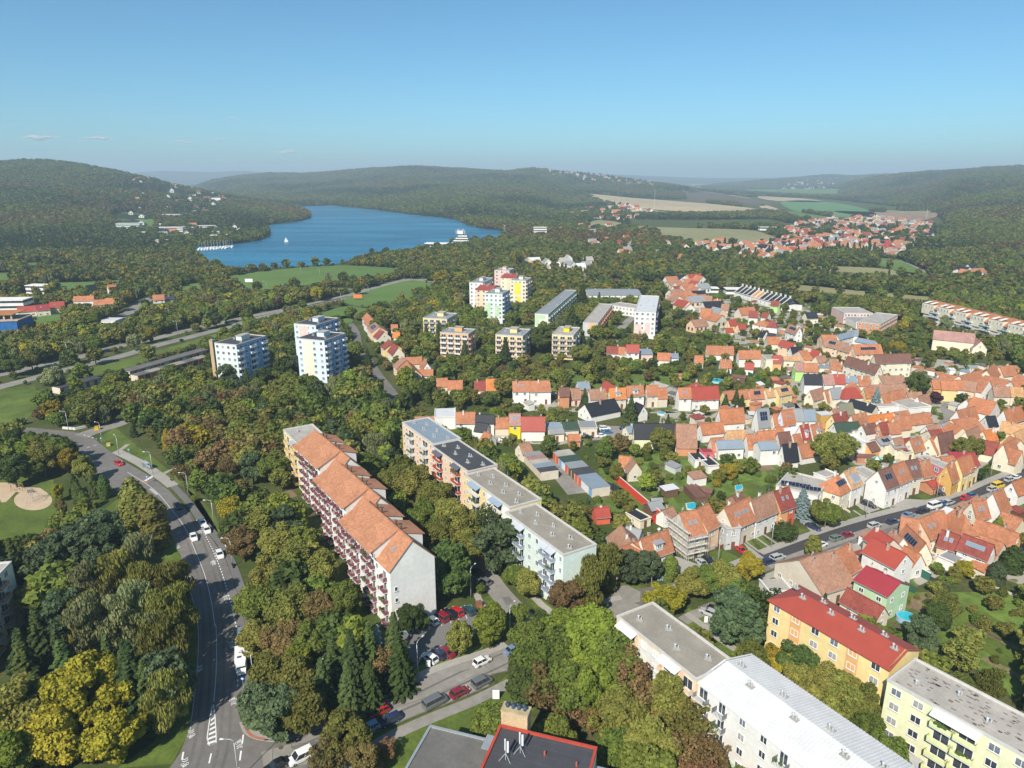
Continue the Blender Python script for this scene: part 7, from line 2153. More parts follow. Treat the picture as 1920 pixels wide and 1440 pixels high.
# ---- the rest: instanced woodland
LIB = {}
def library(tag_, spec):
    col = bpy.data.collections.new('tree_library_' + tag_)
    for i, (sh, mt) in enumerate(KINDS):
        n, leaf = spec(sh)
        me = crown_mesh(sh, n, leaf, (LM if tag_ == 'mid' else LMF)[mt], i)
        if tag_ == 'mid' and sh not in ('bush', 'ball'):
            tb = trunk_mesh(sh, i, 1); tb_ = bmesh_join(me, tb)
        o = bpy.data.objects.new(f'{tag_}_{i:02d}', me); col.objects.link(o)
    return col
def bmesh_join(me, mb):
    import bmesh
    bm = bmesh.new(); bm.from_mesh(me); vs = [bm.verts.new(v) for v in mb.v]
    me.materials.append(BARK)
    for f in mb.f:
        try: bm.faces.new([vs[j] for j in f]).material_index = 1
        except ValueError: pass
    bm.to_mesh(me); bm.free()
midlib = library('mid', lambda sh: (dict(wide=2200, spruce=1500, bush=220, ball=300, sparse=700).get(sh, 1500), dict(bush=.55, ball=.6, spruce=.36, birch=.30, sparse=.3).get(sh, .40)))
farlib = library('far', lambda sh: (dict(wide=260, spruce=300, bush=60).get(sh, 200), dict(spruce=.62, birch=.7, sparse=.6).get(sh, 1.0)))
def scatter(name, label, pts, lib, cat='woodland'):
    """pts: x y z height width kind"""
    if not len(pts): return
    A_ = np.array(pts, np.float32); n = len(A_)
    me = bpy.data.meshes.new(name); me.vertices.add(n); me.vertices.foreach_set('co', A_[:, :3].ravel())
    sc = np.stack([A_[:, 4], A_[:, 4], A_[:, 3]], 1) / 10
    a = me.attributes.new('size', 'FLOAT_VECTOR', 'POINT'); a.data.foreach_set('vector', sc.ravel())
    a = me.attributes.new('kind', 'INT', 'POINT'); a.data.foreach_set('value', A_[:, 5].astype(np.int32))
    a = me.attributes.new('turn', 'FLOAT_VECTOR', 'POINT'); a.data.foreach_set('vector', np.stack([np.zeros(n), np.zeros(n), NR.uniform(0, 6.28, n)], 1).astype(np.float32).ravel())
    o = link(name, me); tag(o, label, kind='stuff')
    ng = bpy.data.node_groups.new(name, 'GeometryNodeTree')
    ng.interface.new_socket('Geometry', in_out='INPUT', socket_type='NodeSocketGeometry'); ng.interface.new_socket('Geometry', in_out='OUTPUT', socket_type='NodeSocketGeometry')
    N = ng.nodes.new; L_ = ng.links.new
    gi, go = N('NodeGroupInput'), N('NodeGroupOutput'); ip = N('GeometryNodeInstanceOnPoints'); ci = N('GeometryNodeCollectionInfo')
    ci.inputs['Collection'].default_value = lib; ci.inputs['Separate Children'].default_value = True; ci.inputs['Reset Children'].default_value = True
    def attr(nm, dt):
        t = N('GeometryNodeInputNamedAttribute'); t.data_type = dt; t.inputs['Name'].default_value = nm; return t.outputs['Attribute']
    L_(gi.outputs[0], ip.inputs['Points']); L_(ci.outputs[0], ip.inputs['Instance']); ip.inputs['Pick Instance'].default_value = True
    L_(attr('kind', 'INT'), ip.inputs['Instance Index']); L_(attr('size', 'FLOAT_VECTOR'), ip.inputs['Scale'])
    L_(attr('turn', 'FLOAT_VECTOR'), ip.inputs['Rotation']); L_(ip.outputs[0], go.inputs[0])
    o.modifiers.new('scatter', 'NODES').node_group = ng
    return o
rest = trees_auto[room:]
W_ = lambda k, h: h * (1.0 if KINDS[k][0] in ('spruce', 'col') else 1.18)
scatter('woodland', 'trees of the wooded middle distance standing behind the nearest three hundred', [(x, y, 0, h, W_(k, h), k) for x, y, h, k in rest if y < 560], midlib)
scatter('shrubbery', 'small shrubs in the gardens of the middle distance', [(x, y, 0, h * 1.5, h * 1.5, k) for x, y, h, k in shrubs_auto[110:]], midlib)
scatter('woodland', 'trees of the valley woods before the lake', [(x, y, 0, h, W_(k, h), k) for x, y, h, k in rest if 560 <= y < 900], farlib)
# beyond 900 m
def far_pts():
    out_ = []; y = 900.0
    while y < 6800:
        s = 6.6 + (y - 900) * .0042
        n = int(1.66 * y / s); xs = (np.arange(n) - n / 2 + NR.uniform(-.45, .45, n)) * s; out_.append(np.stack([xs, np.full(n, y) + NR.uniform(-.45, .45, n) * s, np.full(n, s)], 1)); y += s
    return np.concatenate(out_)
FP = far_pts(); X, Y, Sz = FP[:, 0], FP[:, 1], FP[:, 2]
Z = heights(X, Y)
ok = ~inpoly(X, Y, LAKEP)
px_ = 960 + FPX * X / (Y * CP + CAM_H * SP)
for f in FIELDS: ok &= ~(inpoly(X, Y, f) & (Z < 30))
for cx, cy, r in CLEAR:
    if cy > 850: ok &= (X - cx) ** 2 + (Y - cy) ** 2 > (r * (.75 + cy / 4000)) ** 2
vy = 720 + FPX * (-Y * SP + CAM_H * CP) / (Y * CP + CAM_H * SP)
flat = Z < 3
for f in THIN: ok &= ~(inpoly(X, Y, f) & (NR.rand(len(X)) < .78))
openland = flat & (px_ > 1180) & (vy < 428) & (px_ < 1800)        # farmland beyond the far village: hedgerows only
hedge = (np.sin(X * .011 + 1.2 * np.sin(Y * .0013)) > .93) | (np.sin(Y * .0042 + .6 * np.sin(X * .004)) > .94)
ok &= ~(openland & ~hedge)
far_open = flat & (Y > 2700); ok &= ~(far_open & ~hedge)
X, Y, Z, Sz, px_ = X[ok], Y[ok], Z[ok], Sz[ok], px_[ok]
ii, jj = ((X - RX0) / RC).astype(int), ((Y - RY0) / RC).astype(int); inr = (ii >= 0) & (ii < RW) & (jj >= 0) & (jj < RH)
keep = np.ones(len(X), bool); keep[inr] = USE[jj[inr], ii[inr]] != 1
X, Y, Z, Sz, px_ = X[keep], Y[keep], Z[keep], Sz[keep], px_[keep]
patch = np.sin(X * .006 + 2 * np.sin(Y * .004)) + np.sin(Y * .009 + 1.3 * np.sin(X * .011)) + NR.normal(size=len(X)) * .35
fk = np.where(patch > 1.1, KI[s_], np.where(patch > .35, KI[d_], np.where(patch > -.9, KI[g_], np.where(patch > -1.7, KI[o_], KI[b_]))))
brn = (NR.rand(len(X)) < .05); fk = np.where(brn, KI[('round', 'olive')], fk)
warm = (Z > 2) & (((px_ < 330) & (Z < 75)) | ((px_ > 1640) & (Z < 70))) & (NR.rand(len(X)) < .28) & (np.sin(X * .013 + 1.1 * np.sin(Y * .008)) > -.2); fk = np.where(warm, KI[b_], fk)
hh = NR.uniform(8, 13, len(X)) + (Y - 900) * .0012; ww = np.maximum(Sz * 1.9, 8.5)
cl = dict(((round(a, 2), round(b_, 2)), c) for a, b_, c, d in clip_heights([(float(a), float(b_), float(c), 0) for a, b_, c, z in zip(X, Y, hh, Z) if z < 2 and b_ < 1800]))
h2 = np.array([cl.get((round(float(a), 2), round(float(b_), 2)), 0.0) if (z < 2 and b_ < 1800) else c for a, b_, c, z in zip(X, Y, hh, Z)])
k2 = h2 > 2; X, Y, Z, hh, ww, fk, px_ = X[k2], Y[k2], Z[k2], h2[k2], ww[k2], fk[k2], px_[k2]; ww = np.minimum(ww, np.maximum(hh * 1.6, 6))
pts = np.stack([X, Y, Z - 1.0, hh, ww, fk], 1)
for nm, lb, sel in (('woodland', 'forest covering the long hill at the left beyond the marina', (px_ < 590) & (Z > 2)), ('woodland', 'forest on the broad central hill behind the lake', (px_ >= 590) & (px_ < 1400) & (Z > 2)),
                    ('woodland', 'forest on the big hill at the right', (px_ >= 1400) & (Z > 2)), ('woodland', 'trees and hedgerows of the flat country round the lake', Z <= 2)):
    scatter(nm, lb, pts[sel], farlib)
print('TREES', NTREE, 'auto', len(trees_auto), 'shrubs', len(shrubs_auto), 'far', len(pts))
# lawn grass tufts near the camera are below a pixel: relief stays in the material
# ---------------------------------------------------------------- vehicles
TYRE = M((.02, .02, .02), .8, ()); RIM = M((.4, .4, .42), .35, (), metal=.7); LAMPG = M((.75, .76, .78), .15, (), spec=.8); TAIL = M((.35, .01, .01), .3, ())
CGLASS = M((.02, .025, .03), .06, (), spec=1.0, name='car_glass')
CARC = dict(red=(.50, .015, .02), darkred=(.22, .015, .03), white=(.76, .76, .75), black=(.015, .016, .02), navy=(.02, .035, .09), blue=(.03, .12, .30), lightblue=(.20, .36, .48), silver=(.42, .43, .44), grey=(.13, .14, .145), green=(.14, .20, .17), yellow=(.75, .48, .02), bluegrey=(.16, .24, .34), petrol=(.02, .07, .09))
PCAR = {}
def paint(c):
    if c not in PCAR:
        m, n, b, new, lk = nmat('car_paint'); b.inputs['Base Color'].default_value = (*CARC[c], 1); b.inputs['Roughness'].default_value = .28; b.inputs['Coat Weight'].default_value = .6; b.inputs['Specular IOR Level'].default_value = .5; PCAR[c] = m
    return PCAR[c]
SHAPES = dict(   # stations: x, half width, top z ; cabin: x0 x1 (glass base) x2 x3 (roof), roof z
    hatch=dict(L=4.0, st=[(-2.0, .70, .62), (-1.85, .80, .86), (-1.2, .84, .92), (.75, .84, .95), (1.6, .82, .80), (1.92, .72, .62), (2.0, .62, .50)], cab=(-1.85, .95, -1.45, .25), roof=1.46),
    sedan=dict(L=4.5, st=[(-2.25, .72, .66), (-2.1, .80, .92), (-1.2, .85, .95), (.7, .85, .95), (1.8, .82, .80), (2.15, .72, .62), (2.25, .62, .50)], cab=(-1.6, 1.0, -.95, .25), roof=1.42),
    estate=dict(L=4.6, st=[(-2.3, .74, .66), (-2.18, .82, .95), (-1.2, .86, .97), (.75, .86, .97), (1.85, .83, .82), (2.2, .74, .62), (2.3, .62, .50)], cab=(-2.15, 1.05, -1.85, .35), roof=1.50),
    mpv=dict(L=4.3, st=[(-2.15, .78, .7), (-2.08, .86, 1.0), (-1.2, .88, 1.02), (1.0, .88, 1.04), (1.8, .84, .92), (2.08, .76, .7), (2.15, .64, .52)], cab=(-2.08, 1.3, -1.95, .55), roof=1.78),
    van=dict(L=5.0, st=[(-2.5, .88, .8), (-2.46, .95, 1.15), (-1.2, .96, 1.18), (1.4, .96, 1.18), (2.1, .90, 1.05), (2.42, .82, .8), (2.5, .7, .55)], cab=(-2.46, 1.75, -2.36, 1.05), roof=1.96))
CM = {}
def car_meshes(kind):
    if kind in CM: return CM[kind]
    sp_ = SHAPES[kind]; st = sp_['st']; mb = MB(); rows = []
    for x, w, zt in st:
        n0 = len(mb.v); zl = .22
        mb.v += [(x, -w, zl), (x, -w - .03, (zl + zt) / 2), (x, -w * .97, zt - .07), (x, -w * .86, zt), (x, w * .86, zt), (x, w * .97, zt - .07), (x, w + .03, (zl + zt) / 2), (x, w, zl)]; rows.append(n0)
    for a, b_ in zip(rows, rows[1:]):
        for j in range(8): mb.f.append((a + j, b_ + j, b_ + (j + 1) % 8, a + (j + 1) % 8)[::-1]); mb.m.append(0)
    mb.f.append(tuple(rows[0] + j for j in range(8))); mb.m.append(0); mb.f.append(tuple(rows[-1] + j for j in reversed(range(8)))); mb.m.append(0)
    x0, x1, x2, x3 = sp_['cab']; rz_ = sp_['roof']; zb = .93 if kind not in ('mpv', 'van') else 1.02; wb, wt = (.80, .66) if kind not in ('van', 'mpv') else (.90, .80)
    # roof panel and pillars in body colour
    mb.v += [(x2 - .05, -wt, rz_ - .05), (x3 + .05, -wt, rz_ - .05), (x3 + .05, wt, rz_ - .05), (x2 - .05, wt, rz_ - .05), (x2 + .1, -wt * .9, rz_ + .02), (x3 - .1, -wt * .9, rz_ + .02), (x3 - .1, wt * .9, rz_ + .02), (x2 + .1, wt * .9, rz_ + .02)]
    n0 = len(mb.v) - 8
    for f in ((0, 1, 5, 4), (1, 2, 6, 5), (2, 3, 7, 6), (3, 0, 4, 7), (4, 5, 6, 7)): mb.f.append(tuple(n0 + j for j in f)); mb.m.append(0)
    for s in (-1, 1):
        for (xb, xt) in ((x0, x2), (x1, x3), ((x0 + x1) / 2, (x2 + x3) / 2)): mb.tube([(xb, s * wb * .99, zb - .05), (xt, s * (wt + .005), rz_ - .03)], .045, 4)
    body = mb
    g = MB(); g.v += [(x0, -wb, zb - .05), (x1, -wb, zb - .05), (x1, wb, zb - .05), (x0, wb, zb - .05), (x2, -wt, rz_ - .05), (x3, -wt, rz_ - .05), (x3, wt, rz_ - .05), (x2, wt, rz_ - .05)]
    for f in ((0, 1, 5, 4), (1, 2, 6, 5), (2, 3, 7, 6), (3, 0, 4, 7)): g.f.append(f); g.m.append(0)
    w = MB(); k = 12
    for s, m_ in ((.32, 0), (.19, 1)):
        y0, y1 = (-.09, .09) if m_ == 0 else (-.1, .1); n0 = len(w.v)
        for y in (y0, y1): w.v += [(s * math.cos(2 * math.pi * j / k), y, s * math.sin(2 * math.pi * j / k)) for j in range(k)]
        for j in range(k): w.f.append((n0 + j, n0 + (j + 1) % k, n0 + k + (j + 1) % k, n0 + k + j)); w.m.append(m_)
        w.f.append(tuple(n0 + j for j in range(k))); w.m.append(m_); w.f.append(tuple(n0 + k + j for j in reversed(range(k)))); w.m.append(m_)
    h = MB(); h.box(-.05, .03, -.18, .18, -.07, .07)
    L = sp_['L']
    CM[kind] = (body, g.mesh('glass', [CGLASS]), w.mesh('wheel', [TYRE, RIM]), h.mesh('headlight', [LAMPG]), h.mesh('tail_light', [TAIL]), L); return CM[kind]
BODY = {}
def car(x, y, rz, kind, col, label, group=None, name='parked_car'):
    body, g, w, hl, tl, L = car_meshes(kind)
    if (kind, col) not in BODY: BODY[(kind, col)] = body.mesh('body', [paint(col)], False)
    root = empty(name, (x, y, .035), rz, label, 'van' if kind == 'van' else 'car', group)
    link('body', BODY[(kind, col)], root); link('glass', g, root)
    for a in (-1, 1):
        for b_ in (-1, 1): link('wheel', w, root, (a * L * .30, b_ * .80, .32))
        link('headlight', hl, root, (L / 2 - .1, a * .55, .62)); link('tail_light', tl, root, (-L / 2 + .06, a * .62, .72))
    return root
def hd(a, b_): v = G(*b_) - G(*a); return math.atan2(v.y, v.x)
H_LOW, H_ST, H_PK, H_MAIN = hd((706, 1373), (920, 1265)), hd((1500, 1030), (1720, 965)), hd((800, 1235), (826, 1140)) , None
H_PK = hd((809, 1162), (878, 1145)) + math.pi / 2 + .35
CARS = '''
223 869 - hatch red bright red car driving round the shaded bend of the main road
333 949 - sedan black black car in the shade on the curved road
380 981 - hatch white white car parked by the kerb, farther of two nose to tail
388 994 - hatch white white car parked by the kerb, nearer of two nose to tail
363 1007 - sedan white white car driving in the left lane beside two parked ones
412 1040 - hatch white white car parked alone near the lamp post on the main road
453 1192 - estate bluegrey blue-grey car parked ahead of the white camper
705 1319 l sedan petrol dark petrol saloon beside the bright red hatchback
711 1334 r hatch red bright red hatchback between two dark cars on the lower street
730 1351 r estate navy dark blue estate below the bright red hatchback
692 1366 r hatch lightblue light blue car half hidden by the olive tree
816 1317 l van grey dark grey minibus parked beside the grass verge
862 1298 l hatch darkred dark red hatchback in front of the grey minibus
904 1279 l mpv grey grey high-roofed car at the end of the parked line
904 1240 l hatch white white hatchback on the far side of the lower street
564 1420 r mpv white white car below the corner under the olive tree
518 1436 r sedan black black car at the bottom edge by the corner
962 1218 l sedan bluegrey grey car emerging from under the grove
809 1163 p hatch white white hatchback, leftmost of five in the car park row
827 1157 p mpv darkred dark red people carrier, second in the car park row
842 1151 p estate black black estate between the two red cars
856 1147 p hatch red bright red hatchback, fourth in the car park row
878 1145 p hatch petrol dark petrol car, rightmost in the car park row
760 1177 p sedan lightblue light blue car in the shade, left end of the car park
781 1175 p estate bluegrey blue-grey estate in the shade next to the light blue car
806 1234 q hatch white white car under the lamp at the lower side of the car park
822 1227 q hatch navy navy car beside the white one at the lower side of the car park
836 1223 q sedan darkred dark car half under the conical tree by the car park
893 1074 q sedan black black car in the shade at the top of the access road
908 1090 q hatch grey grey car on the access road by the pavement
1441 1053 s hatch navy navy car at the left end of the tree-lined street
1458 1045 s estate silver silver car just ahead of the navy one, left end of street
1476 1060 s hatch navy dark blue car on the drive below the street
1569 1009 s estate green greenish car parked on the lay-by before the maroon one
1588 1003 s sedan darkred maroon car parked behind the greenish car
1539 1021 s hatch white white car half hidden behind the pavement tree
1640 985 s estate silver silver car on the lay-by opposite the driveway
1673 978 s hatch navy dark blue car beside the little round tree
1703 966 s sedan bluegrey blue-grey car on the street above the orange roofs
1525 988 d sedan navy blue car on the drive next to the ground cover
1629 946 d estate black black car on the wide drive before the solar-roofed house
1732 958 s estate black dark car just behind the white van
1753 948 s van white white van on the street above the tiled hip roof
1767 944 s sedan blue blue car in front of the white van
1779 942 s hatch silver silver car beyond the blue one
1811 933 s hatch red crimson car beside the yellow bush
1821 929 s hatch blue blue car beyond the crimson one
1861 917 s hatch silver silver car right behind the yellow van
1871 911 s van yellow yellow van on the upper street
1893 899 s hatch silver silver-blue car ahead of the yellow van
1904 895 s sedan white white car near the right end of the street
1758 923 d estate black black car outside the red carport
1317 1057 e sedan silver silver saloon on the drive before the scaffolded house
1329 1051 e hatch black black car beside the silver saloon
1390 1032 e sedan red red car on the drive before the grey annex
1330 1149 q estate silver silver estate on the bay by the footpath
1343 1143 q estate black black estate next to the silver one by the footpath
1134 803 x estate white white car in the small car park by the garages, top one
1138 810 x sedan blue blue car in the small car park by the garages
1128 817 x sedan white white car in the small car park by the garages, lowest one
1172 803 x sedan black black car beside the mansard houses
1101 819 x sedan black dark car in the shade below the grey sheds
945 824 x sedan white white car before the yellow house
1860 747 x hatch red crimson car parked on the far square
1876 748 x sedan black black car on the far square next to the crimson one
1889 748 x sedan white white car at the right end of the far square
202 557 x van white white van on the quiet road at the upper left
707 582 x sedan white white car on the lane near the stepped row
704 710 y sedan black black car on the lane by the blue tower
703 725 y hatch silver silver car on the lane nearest the blue tower
928 611 x sedan white white car below the mint and white tower
'''
def tangent(x, y):
    L = smooth_line(pxl(CL), 6); p = G(x, y); i = min(range(len(L) - 1), key=lambda j: (L[j] - p).length); v = L[i + 1] - L[i]; return math.atan2(v.y, v.x)
DIRS = dict(l=H_LOW, r=H_LOW + math.pi, p=H_PK, q=H_PK + .1, s=H_ST, d=hd((1600, 935), (1650, 955)), e=hd((1300, 1045), (1330, 1070)), x=0.1, y=hd((700, 690), (735, 740)))
for ln in CARS.strip().splitlines():
    p = ln.split(' ', 5); x, y = float(p[0]), float(p[1]); g = G(x, y, .5)
    rz = tangent(x, y) if p[2] == '-' else DIRS[p[2]]
    car(g.x, g.y, rz, p[3], p[4], p[5])
def camper():
    g = G(452, 1240, 1); rz = tangent(452, 1240)
    root = empty('camper_van', (g.x, g.y, .035), rz, 'white camper van with two roof hatches parked beside the cycle lane', 'camper van')
    mb = MB(); mb.prism([(-3.0, -1.05), (2.0, -1.1), (2.0, 1.1), (-3.0, 1.05)], .4, 2.7); mb.slab([(1.6, -1.05, 2.95), (2.9, -.85, 2.3), (2.9, .85, 2.3), (1.6, 1.05, 2.95)], .5); mb.box(2.0, 2.7, -.95, .95, .4, 1.35); mb.slab([(2.7, -.9, 1.3), (3.4, -.85, 1.0), (3.4, .85, 1.0), (2.7, .9, 1.3)], .75)
    mb.build('body', M((.78, .78, .76), .35, ((1, .04),)), root)
    g_ = MB(); g_.slab([(2.0, -.9, 2.05), (2.75, -.85, 1.36), (2.75, .85, 1.36), (2.0, .9, 2.05)], .04); g_.build('windscreen', CGLASS, root)
    for x, y, s in ((-.8, .1, .35), (-.2, .62, .3), (1.1, -.2, .4)): h = MB(); h.box(x - s, x + s, y - s, y + s, 2.7, 2.78); h.build('roof_hatch', M((.05, .07, .12), .3, ()), root)
    w = car_meshes('van')[2]
    for a in (-1.9, 2.0):
        for b_ in (-.95, .95): link('wheel', w, root, (a, b_, .32))
camper()
# ---------------------------------------------------------------- street lamps
LC = {}
def lamp(x, y, h, az, label, double=False):
    g = G(x, y); root = empty('street_lamp', (g.x, g.y, 0), math.radians(az), label, 'street lamp', 'curved grey street lamps')
    k = (round(h), double)
    if k not in LC:
        p = MB(); p.tube([(0, 0, 0), (0, 0, h * .5), (0, 0, h - .6)], [.11, .085, .065], 8)
        arms = (1, -1) if double else (1,)
        for s in arms: p.tube([(0, 0, h - .62), (.12 * s, 0, h - .15), (.6 * s, 0, h + .1), (1.7 * s, 0, h + .16)], [.06, .055, .05, .04], 6)
        hd_ = MB(); hd_.v += [(-.05, -.10, 0), (.62, -.16, 0), (.62, .16, 0), (-.05, .10, 0), (-.05, -.06, .1), (.5, -.1, .16), (.5, .1, .16), (-.05, .06, .1)]
        for f in ((3, 2, 1, 0), (0, 1, 5, 4), (1, 2, 6, 5), (2, 3, 7, 6), (3, 0, 4, 7), (4, 5, 6, 7)): hd_.f.append(f); hd_.m.append(0)
        LC[k] = (p.mesh('pole', [GALV], True), hd_.mesh('lamp_head', [M((.66, .67, .68), .4, ())]))
    link('pole', LC[k][0], root); link('lamp_head', LC[k][1], root, (1.65, 0, h + .1))
    if double: link('lamp_head', LC[k][1], root, (-1.65, 0, h + .1), math.pi)
for a in ((354, 932, 8, 180, 'street lamp on the verge above the parked white cars'), (287, 890, 8, 180, 'street lamp beside the bus stop shelter'), (402, 987, 8, 180, 'street lamp before the golden tree'),
          (437, 1063, 8, 180, 'street lamp with the white sign board on the main road'), (223, 853, 7, 135, 'street lamp at the start of the verge path'), (192, 831, 8, 160, 'street lamp at the mouth of the side road'),
          (477, 1288, 8, 180, 'street lamp behind the parked camper van'), (448, 1462, 8, 180, 'street lamp rising from the bottom edge by the corner'), (784, 1269, 8, 60, 'street lamp between car park and lower street'),
          (595, 1307, 7, 60, 'street lamp hidden in the trees above the lower street'), (883, 1122, 8, 60, 'street lamp at the top right corner of the car park'), (956, 1198, 8, 60, 'street lamp at the bend of the lower street'),
          (1087, 1147, 8, 60, 'street lamp by the path below the mint block'), (1404, 1215, 9, 190, 'tall street lamp behind the white metal roof'), (1221, 1101, 7, 80, 'street lamp beside the junction pines'),
          (1446, 1026, 8, 20, 'street lamp by the globe shrub lawn'), (1546, 990, 8, 20, 'street lamp beside the round tree on the street'), (1623, 972, 8, 20, 'street lamp before the wide drive'), (1346, 1059, 8, 20, 'street lamp on the lawn before the scaffolded house'),
          (1756, 933, 8, 20, 'street lamp before the red carport'), (1813, 917, 7, 20, 'street lamp on the lawn of the yellow houses'), (1857, 895, 8, 20, 'street lamp near the upper end of the street'),
          (128, 672, 9, 0, 'tall double-armed lamp on the dual carriageway at the left'), (334, 629, 9, 0, 'tall double-armed lamp between the two carriageways'), (318, 600, 8, 180, 'street lamp in the trees above the carriageway'),
          (129, 808, 8, 180, 'street lamp above the roundabout'), (232, 580, 8, 180, 'street lamp on the quiet road at the upper left'), (486, 578, 9, 0, 'double-armed lamp left of the blue towers'), (520, 580, 9, 0, 'double-armed lamp above the blue towers'),
          (564, 515, 9, 180, 'lamp on the green meadow near the junction'), (500, 545, 8, 180, 'lamp by the billboard on the meadow'), (691, 555, 9, 180, 'lamp where the arterial road bends'), (640, 570, 9, 180, 'lamp before the big orange billboard'),
          (747, 520, 9, 180, 'lamp at the far end of the arterial road'), (600, 520, 8, 180, 'lamp in the row along the far junction'), (703, 737, 7, 180, 'street lamp on the lane by the blue towers')):
    lamp(*a[:4], a[4], double=a[0] in (128, 334, 486, 520))
# ---------------------------------------------------------------- signs, shelter, play ground, pools ...
def simple(name, label, cat, loc, rz=0, group=None): return empty(name, loc, rz, label, cat, group)
def sign(x, y, label, col=(.02, .12, .45), r=.38, h=2.4, square=False, rz=0.0, w=None, hh=None):
    g = G(x, y); root = simple('road_sign', label, 'sign', (g.x, g.y, .03), rz)
    mb = MB(); mb.tube([(0, 0, 0), (0, 0, h + .3)], .04, 6); mb.build('post', GALV, root)
    p = MB()
    if w: p.box(-w / 2, w / 2, -.08, -.04, h - hh / 2, h + hh / 2)
    else:
        k = 4 if square else 14; a0 = math.pi / 4 if square else 0
        f = [(r * math.cos(a0 + 2 * math.pi * j / k), r * math.sin(a0 + 2 * math.pi * j / k)) for j in range(k)]
        n0 = 0; p.v += [(a, -.08, h + b_) for a, b_ in f] + [(a, -.05, h + b_) for a, b_ in f]; p.f.append(tuple(range(k))[::-1] if False else tuple(range(k))); p.m.append(0); p.f.append(tuple(range(2 * k - 1, k - 1, -1))); p.m.append(0)
        for j in range(k): p.f.append((j, k + j, k + (j + 1) % k, (j + 1) % k)); p.m.append(0)
    p.build('sign_plate', M(col, .5, ()), root)
    if not w and not square:
        q_ = MB(); q_.v += [(a * .55, -.085, h + b_ * .55) for a, b_ in f]; q_.f.append(tuple(range(k))); q_.m.append(0); q_.build('sign_symbol', M((.75, .75, .75), .5, ()), root)
    return root
sign(277, 907, 'round blue sign on the island before the crossing')
sign(457, 1292, 'round blue and white sign on the kerb nose below the camper')
sign(191, 833, 'small blue sign at the side road mouth'); sign(243, 855, 'pale blue bus stop sign on the verge', (.25, .45, .6), square=True)
sign(429, 1040, 'white board on the lamp side of the main road', (.75, .75, .73), h=3, w=1.3, hh=1.2)
sign(344, 1336, 'small white sign on the grass left of the road', (.7, .7, .7), h=2, w=.8, hh=.6); sign(353, 1246, 'square sign in the shade left of the road', (.35, .33, .3), h=2.4, w=1.2, hh=1)
sign(930, 1312, 'white information board on the lawn above the flat roof', (.78, .78, .76), h=1.2, w=1.3, hh=2)
sign(1164, 1081, 'light blue plate at the peach house corner', (.1, .55, .75), h=1.8, w=1.3, hh=1.1)
sign(1323, 1170, 'white roadside sign by the footpath', (.78, .78, .76), h=1.2, w=.8, hh=1.6)
sign(671, 563, 'orange and white billboard on the arterial road meadow', (.65, .20, .06), h=3.2, w=7, hh=3); sign(467, 532, 'white billboard standing on the meadow', (.75, .75, .75), h=3, w=7, hh=3)
sign(803, 1252, 'white board under the car park lamp', (.7, .7, .68), h=1, w=.9, hh=1.5)
def shelter():
    g = G(*q(20, 825, 540)); root = simple('bus_shelter', 'glass bus shelter on the pavement before the zebra crossing', 'bus shelter', (g.x, g.y, .13), tangent(275, 873))
    mb = MB(); mb.slab([(-1.8, -.7, 2.5), (1.8, -.7, 2.5), (1.8, .7, 2.45), (-1.8, .7, 2.45)], .08)
    for x in (-1.7, 1.7):
        for y in (-.6, .6): mb.tube([(x, y, 0), (x, y, 2.4)], .05, 6)
    mb.build('frame', GALV, root); w = MB(); w.box(-1.65, 1.65, .56, .6, .3, 2.2); w.box(-1.68, -1.64, -.5, .5, .3, 2.2); w.build('glass_wall', M((.30, .38, .42), .1, (), spec=.8), root); b_ = MB(); b_.box(-1.2, 1.2, .1, .45, .45, .5); b_.build('bench_seat', BARK, root)
shelter()
def bin_(x, y, label, col, s=.7, h=1.3):
    g = G(x, y); root = simple('waste_bin', label, 'bin', (g.x, g.y, .05), .4); mb = MB(); mb.prism([(-s, -s), (s, -s), (s, s), (-s, s)], 0, h); mb.build('body', M(col, .6, ((2, .1),)), root); l = MB(); l.slab([(-s - .05, -s - .05, h + .12), (s + .05, -s - .05, h + .2), (s + .05, s + .05, h + .2), (-s - .05, s + .05, h + .12)], .12); l.build('lid', M(tuple(c * .7 for c in col), .6, ()), root)
bin_(182, 806, 'yellow container by the side road mouth', (.65, .42, .02)); bin_(204, 836, 'cream box on the verge grass', (.6, .5, .2), .6, .9); bin_(898, 1137, 'rust-coloured bin beside the car park path', (.3, .12, .08), .6, 1)
bin_(1229, 978, 'red garden container by the end of the long red wall', (.6, .05, .03), .8, 1.6)
def motorbike(x, y, label):
    g = G(x, y, .4); root = simple('motorbike', label, 'motorbike', (g.x, g.y, .1), tangent(x, y))
    w = MB(); k = 12
    for yy in (-.07, .07): w.v += [(.33 * math.cos(6.283 * j / k), yy, .33 * math.sin(6.283 * j / k)) for j in range(k)]
    for j in range(k): w.f.append((j, (j + 1) % k, k + (j + 1) % k, k + j)); w.m.append(0)
    w.f += [tuple(range(k)), tuple(range(2 * k - 1, k - 1, -1))]; w.m += [0, 0]; wm_ = w.mesh('wheel', [TYRE])
    for a in (-.7, .7): link('wheel', wm_, root, (a, 0, .33))
    b_ = MB(); b_.tube([(-.8, 0, .75), (-.3, 0, .8), (.2, 0, .95), (.45, 0, .9)], [.12, .18, .2, .12], 8); b_.tube([(.7, 0, .33), (.45, 0, 1.05)], .05, 5); b_.tube([(.42, -.35, 1.1), (.42, .35, 1.1)], .03, 5); b_.box(-.3, .3, -.14, .14, .35, .7); b_.build('body', M((.03, .03, .035), .3, ()), root)
    s_ = MB(); s_.box(-.7, 0, -.13, .13, .86, .95); s_.build('saddle', TYRE, root)
motorbike(436, 1061, 'black motorbike parked at the foot of the sign-board lamp'); motorbike(445, 1150, 'dark motorbike with a white and red rear beside the cycle lane')
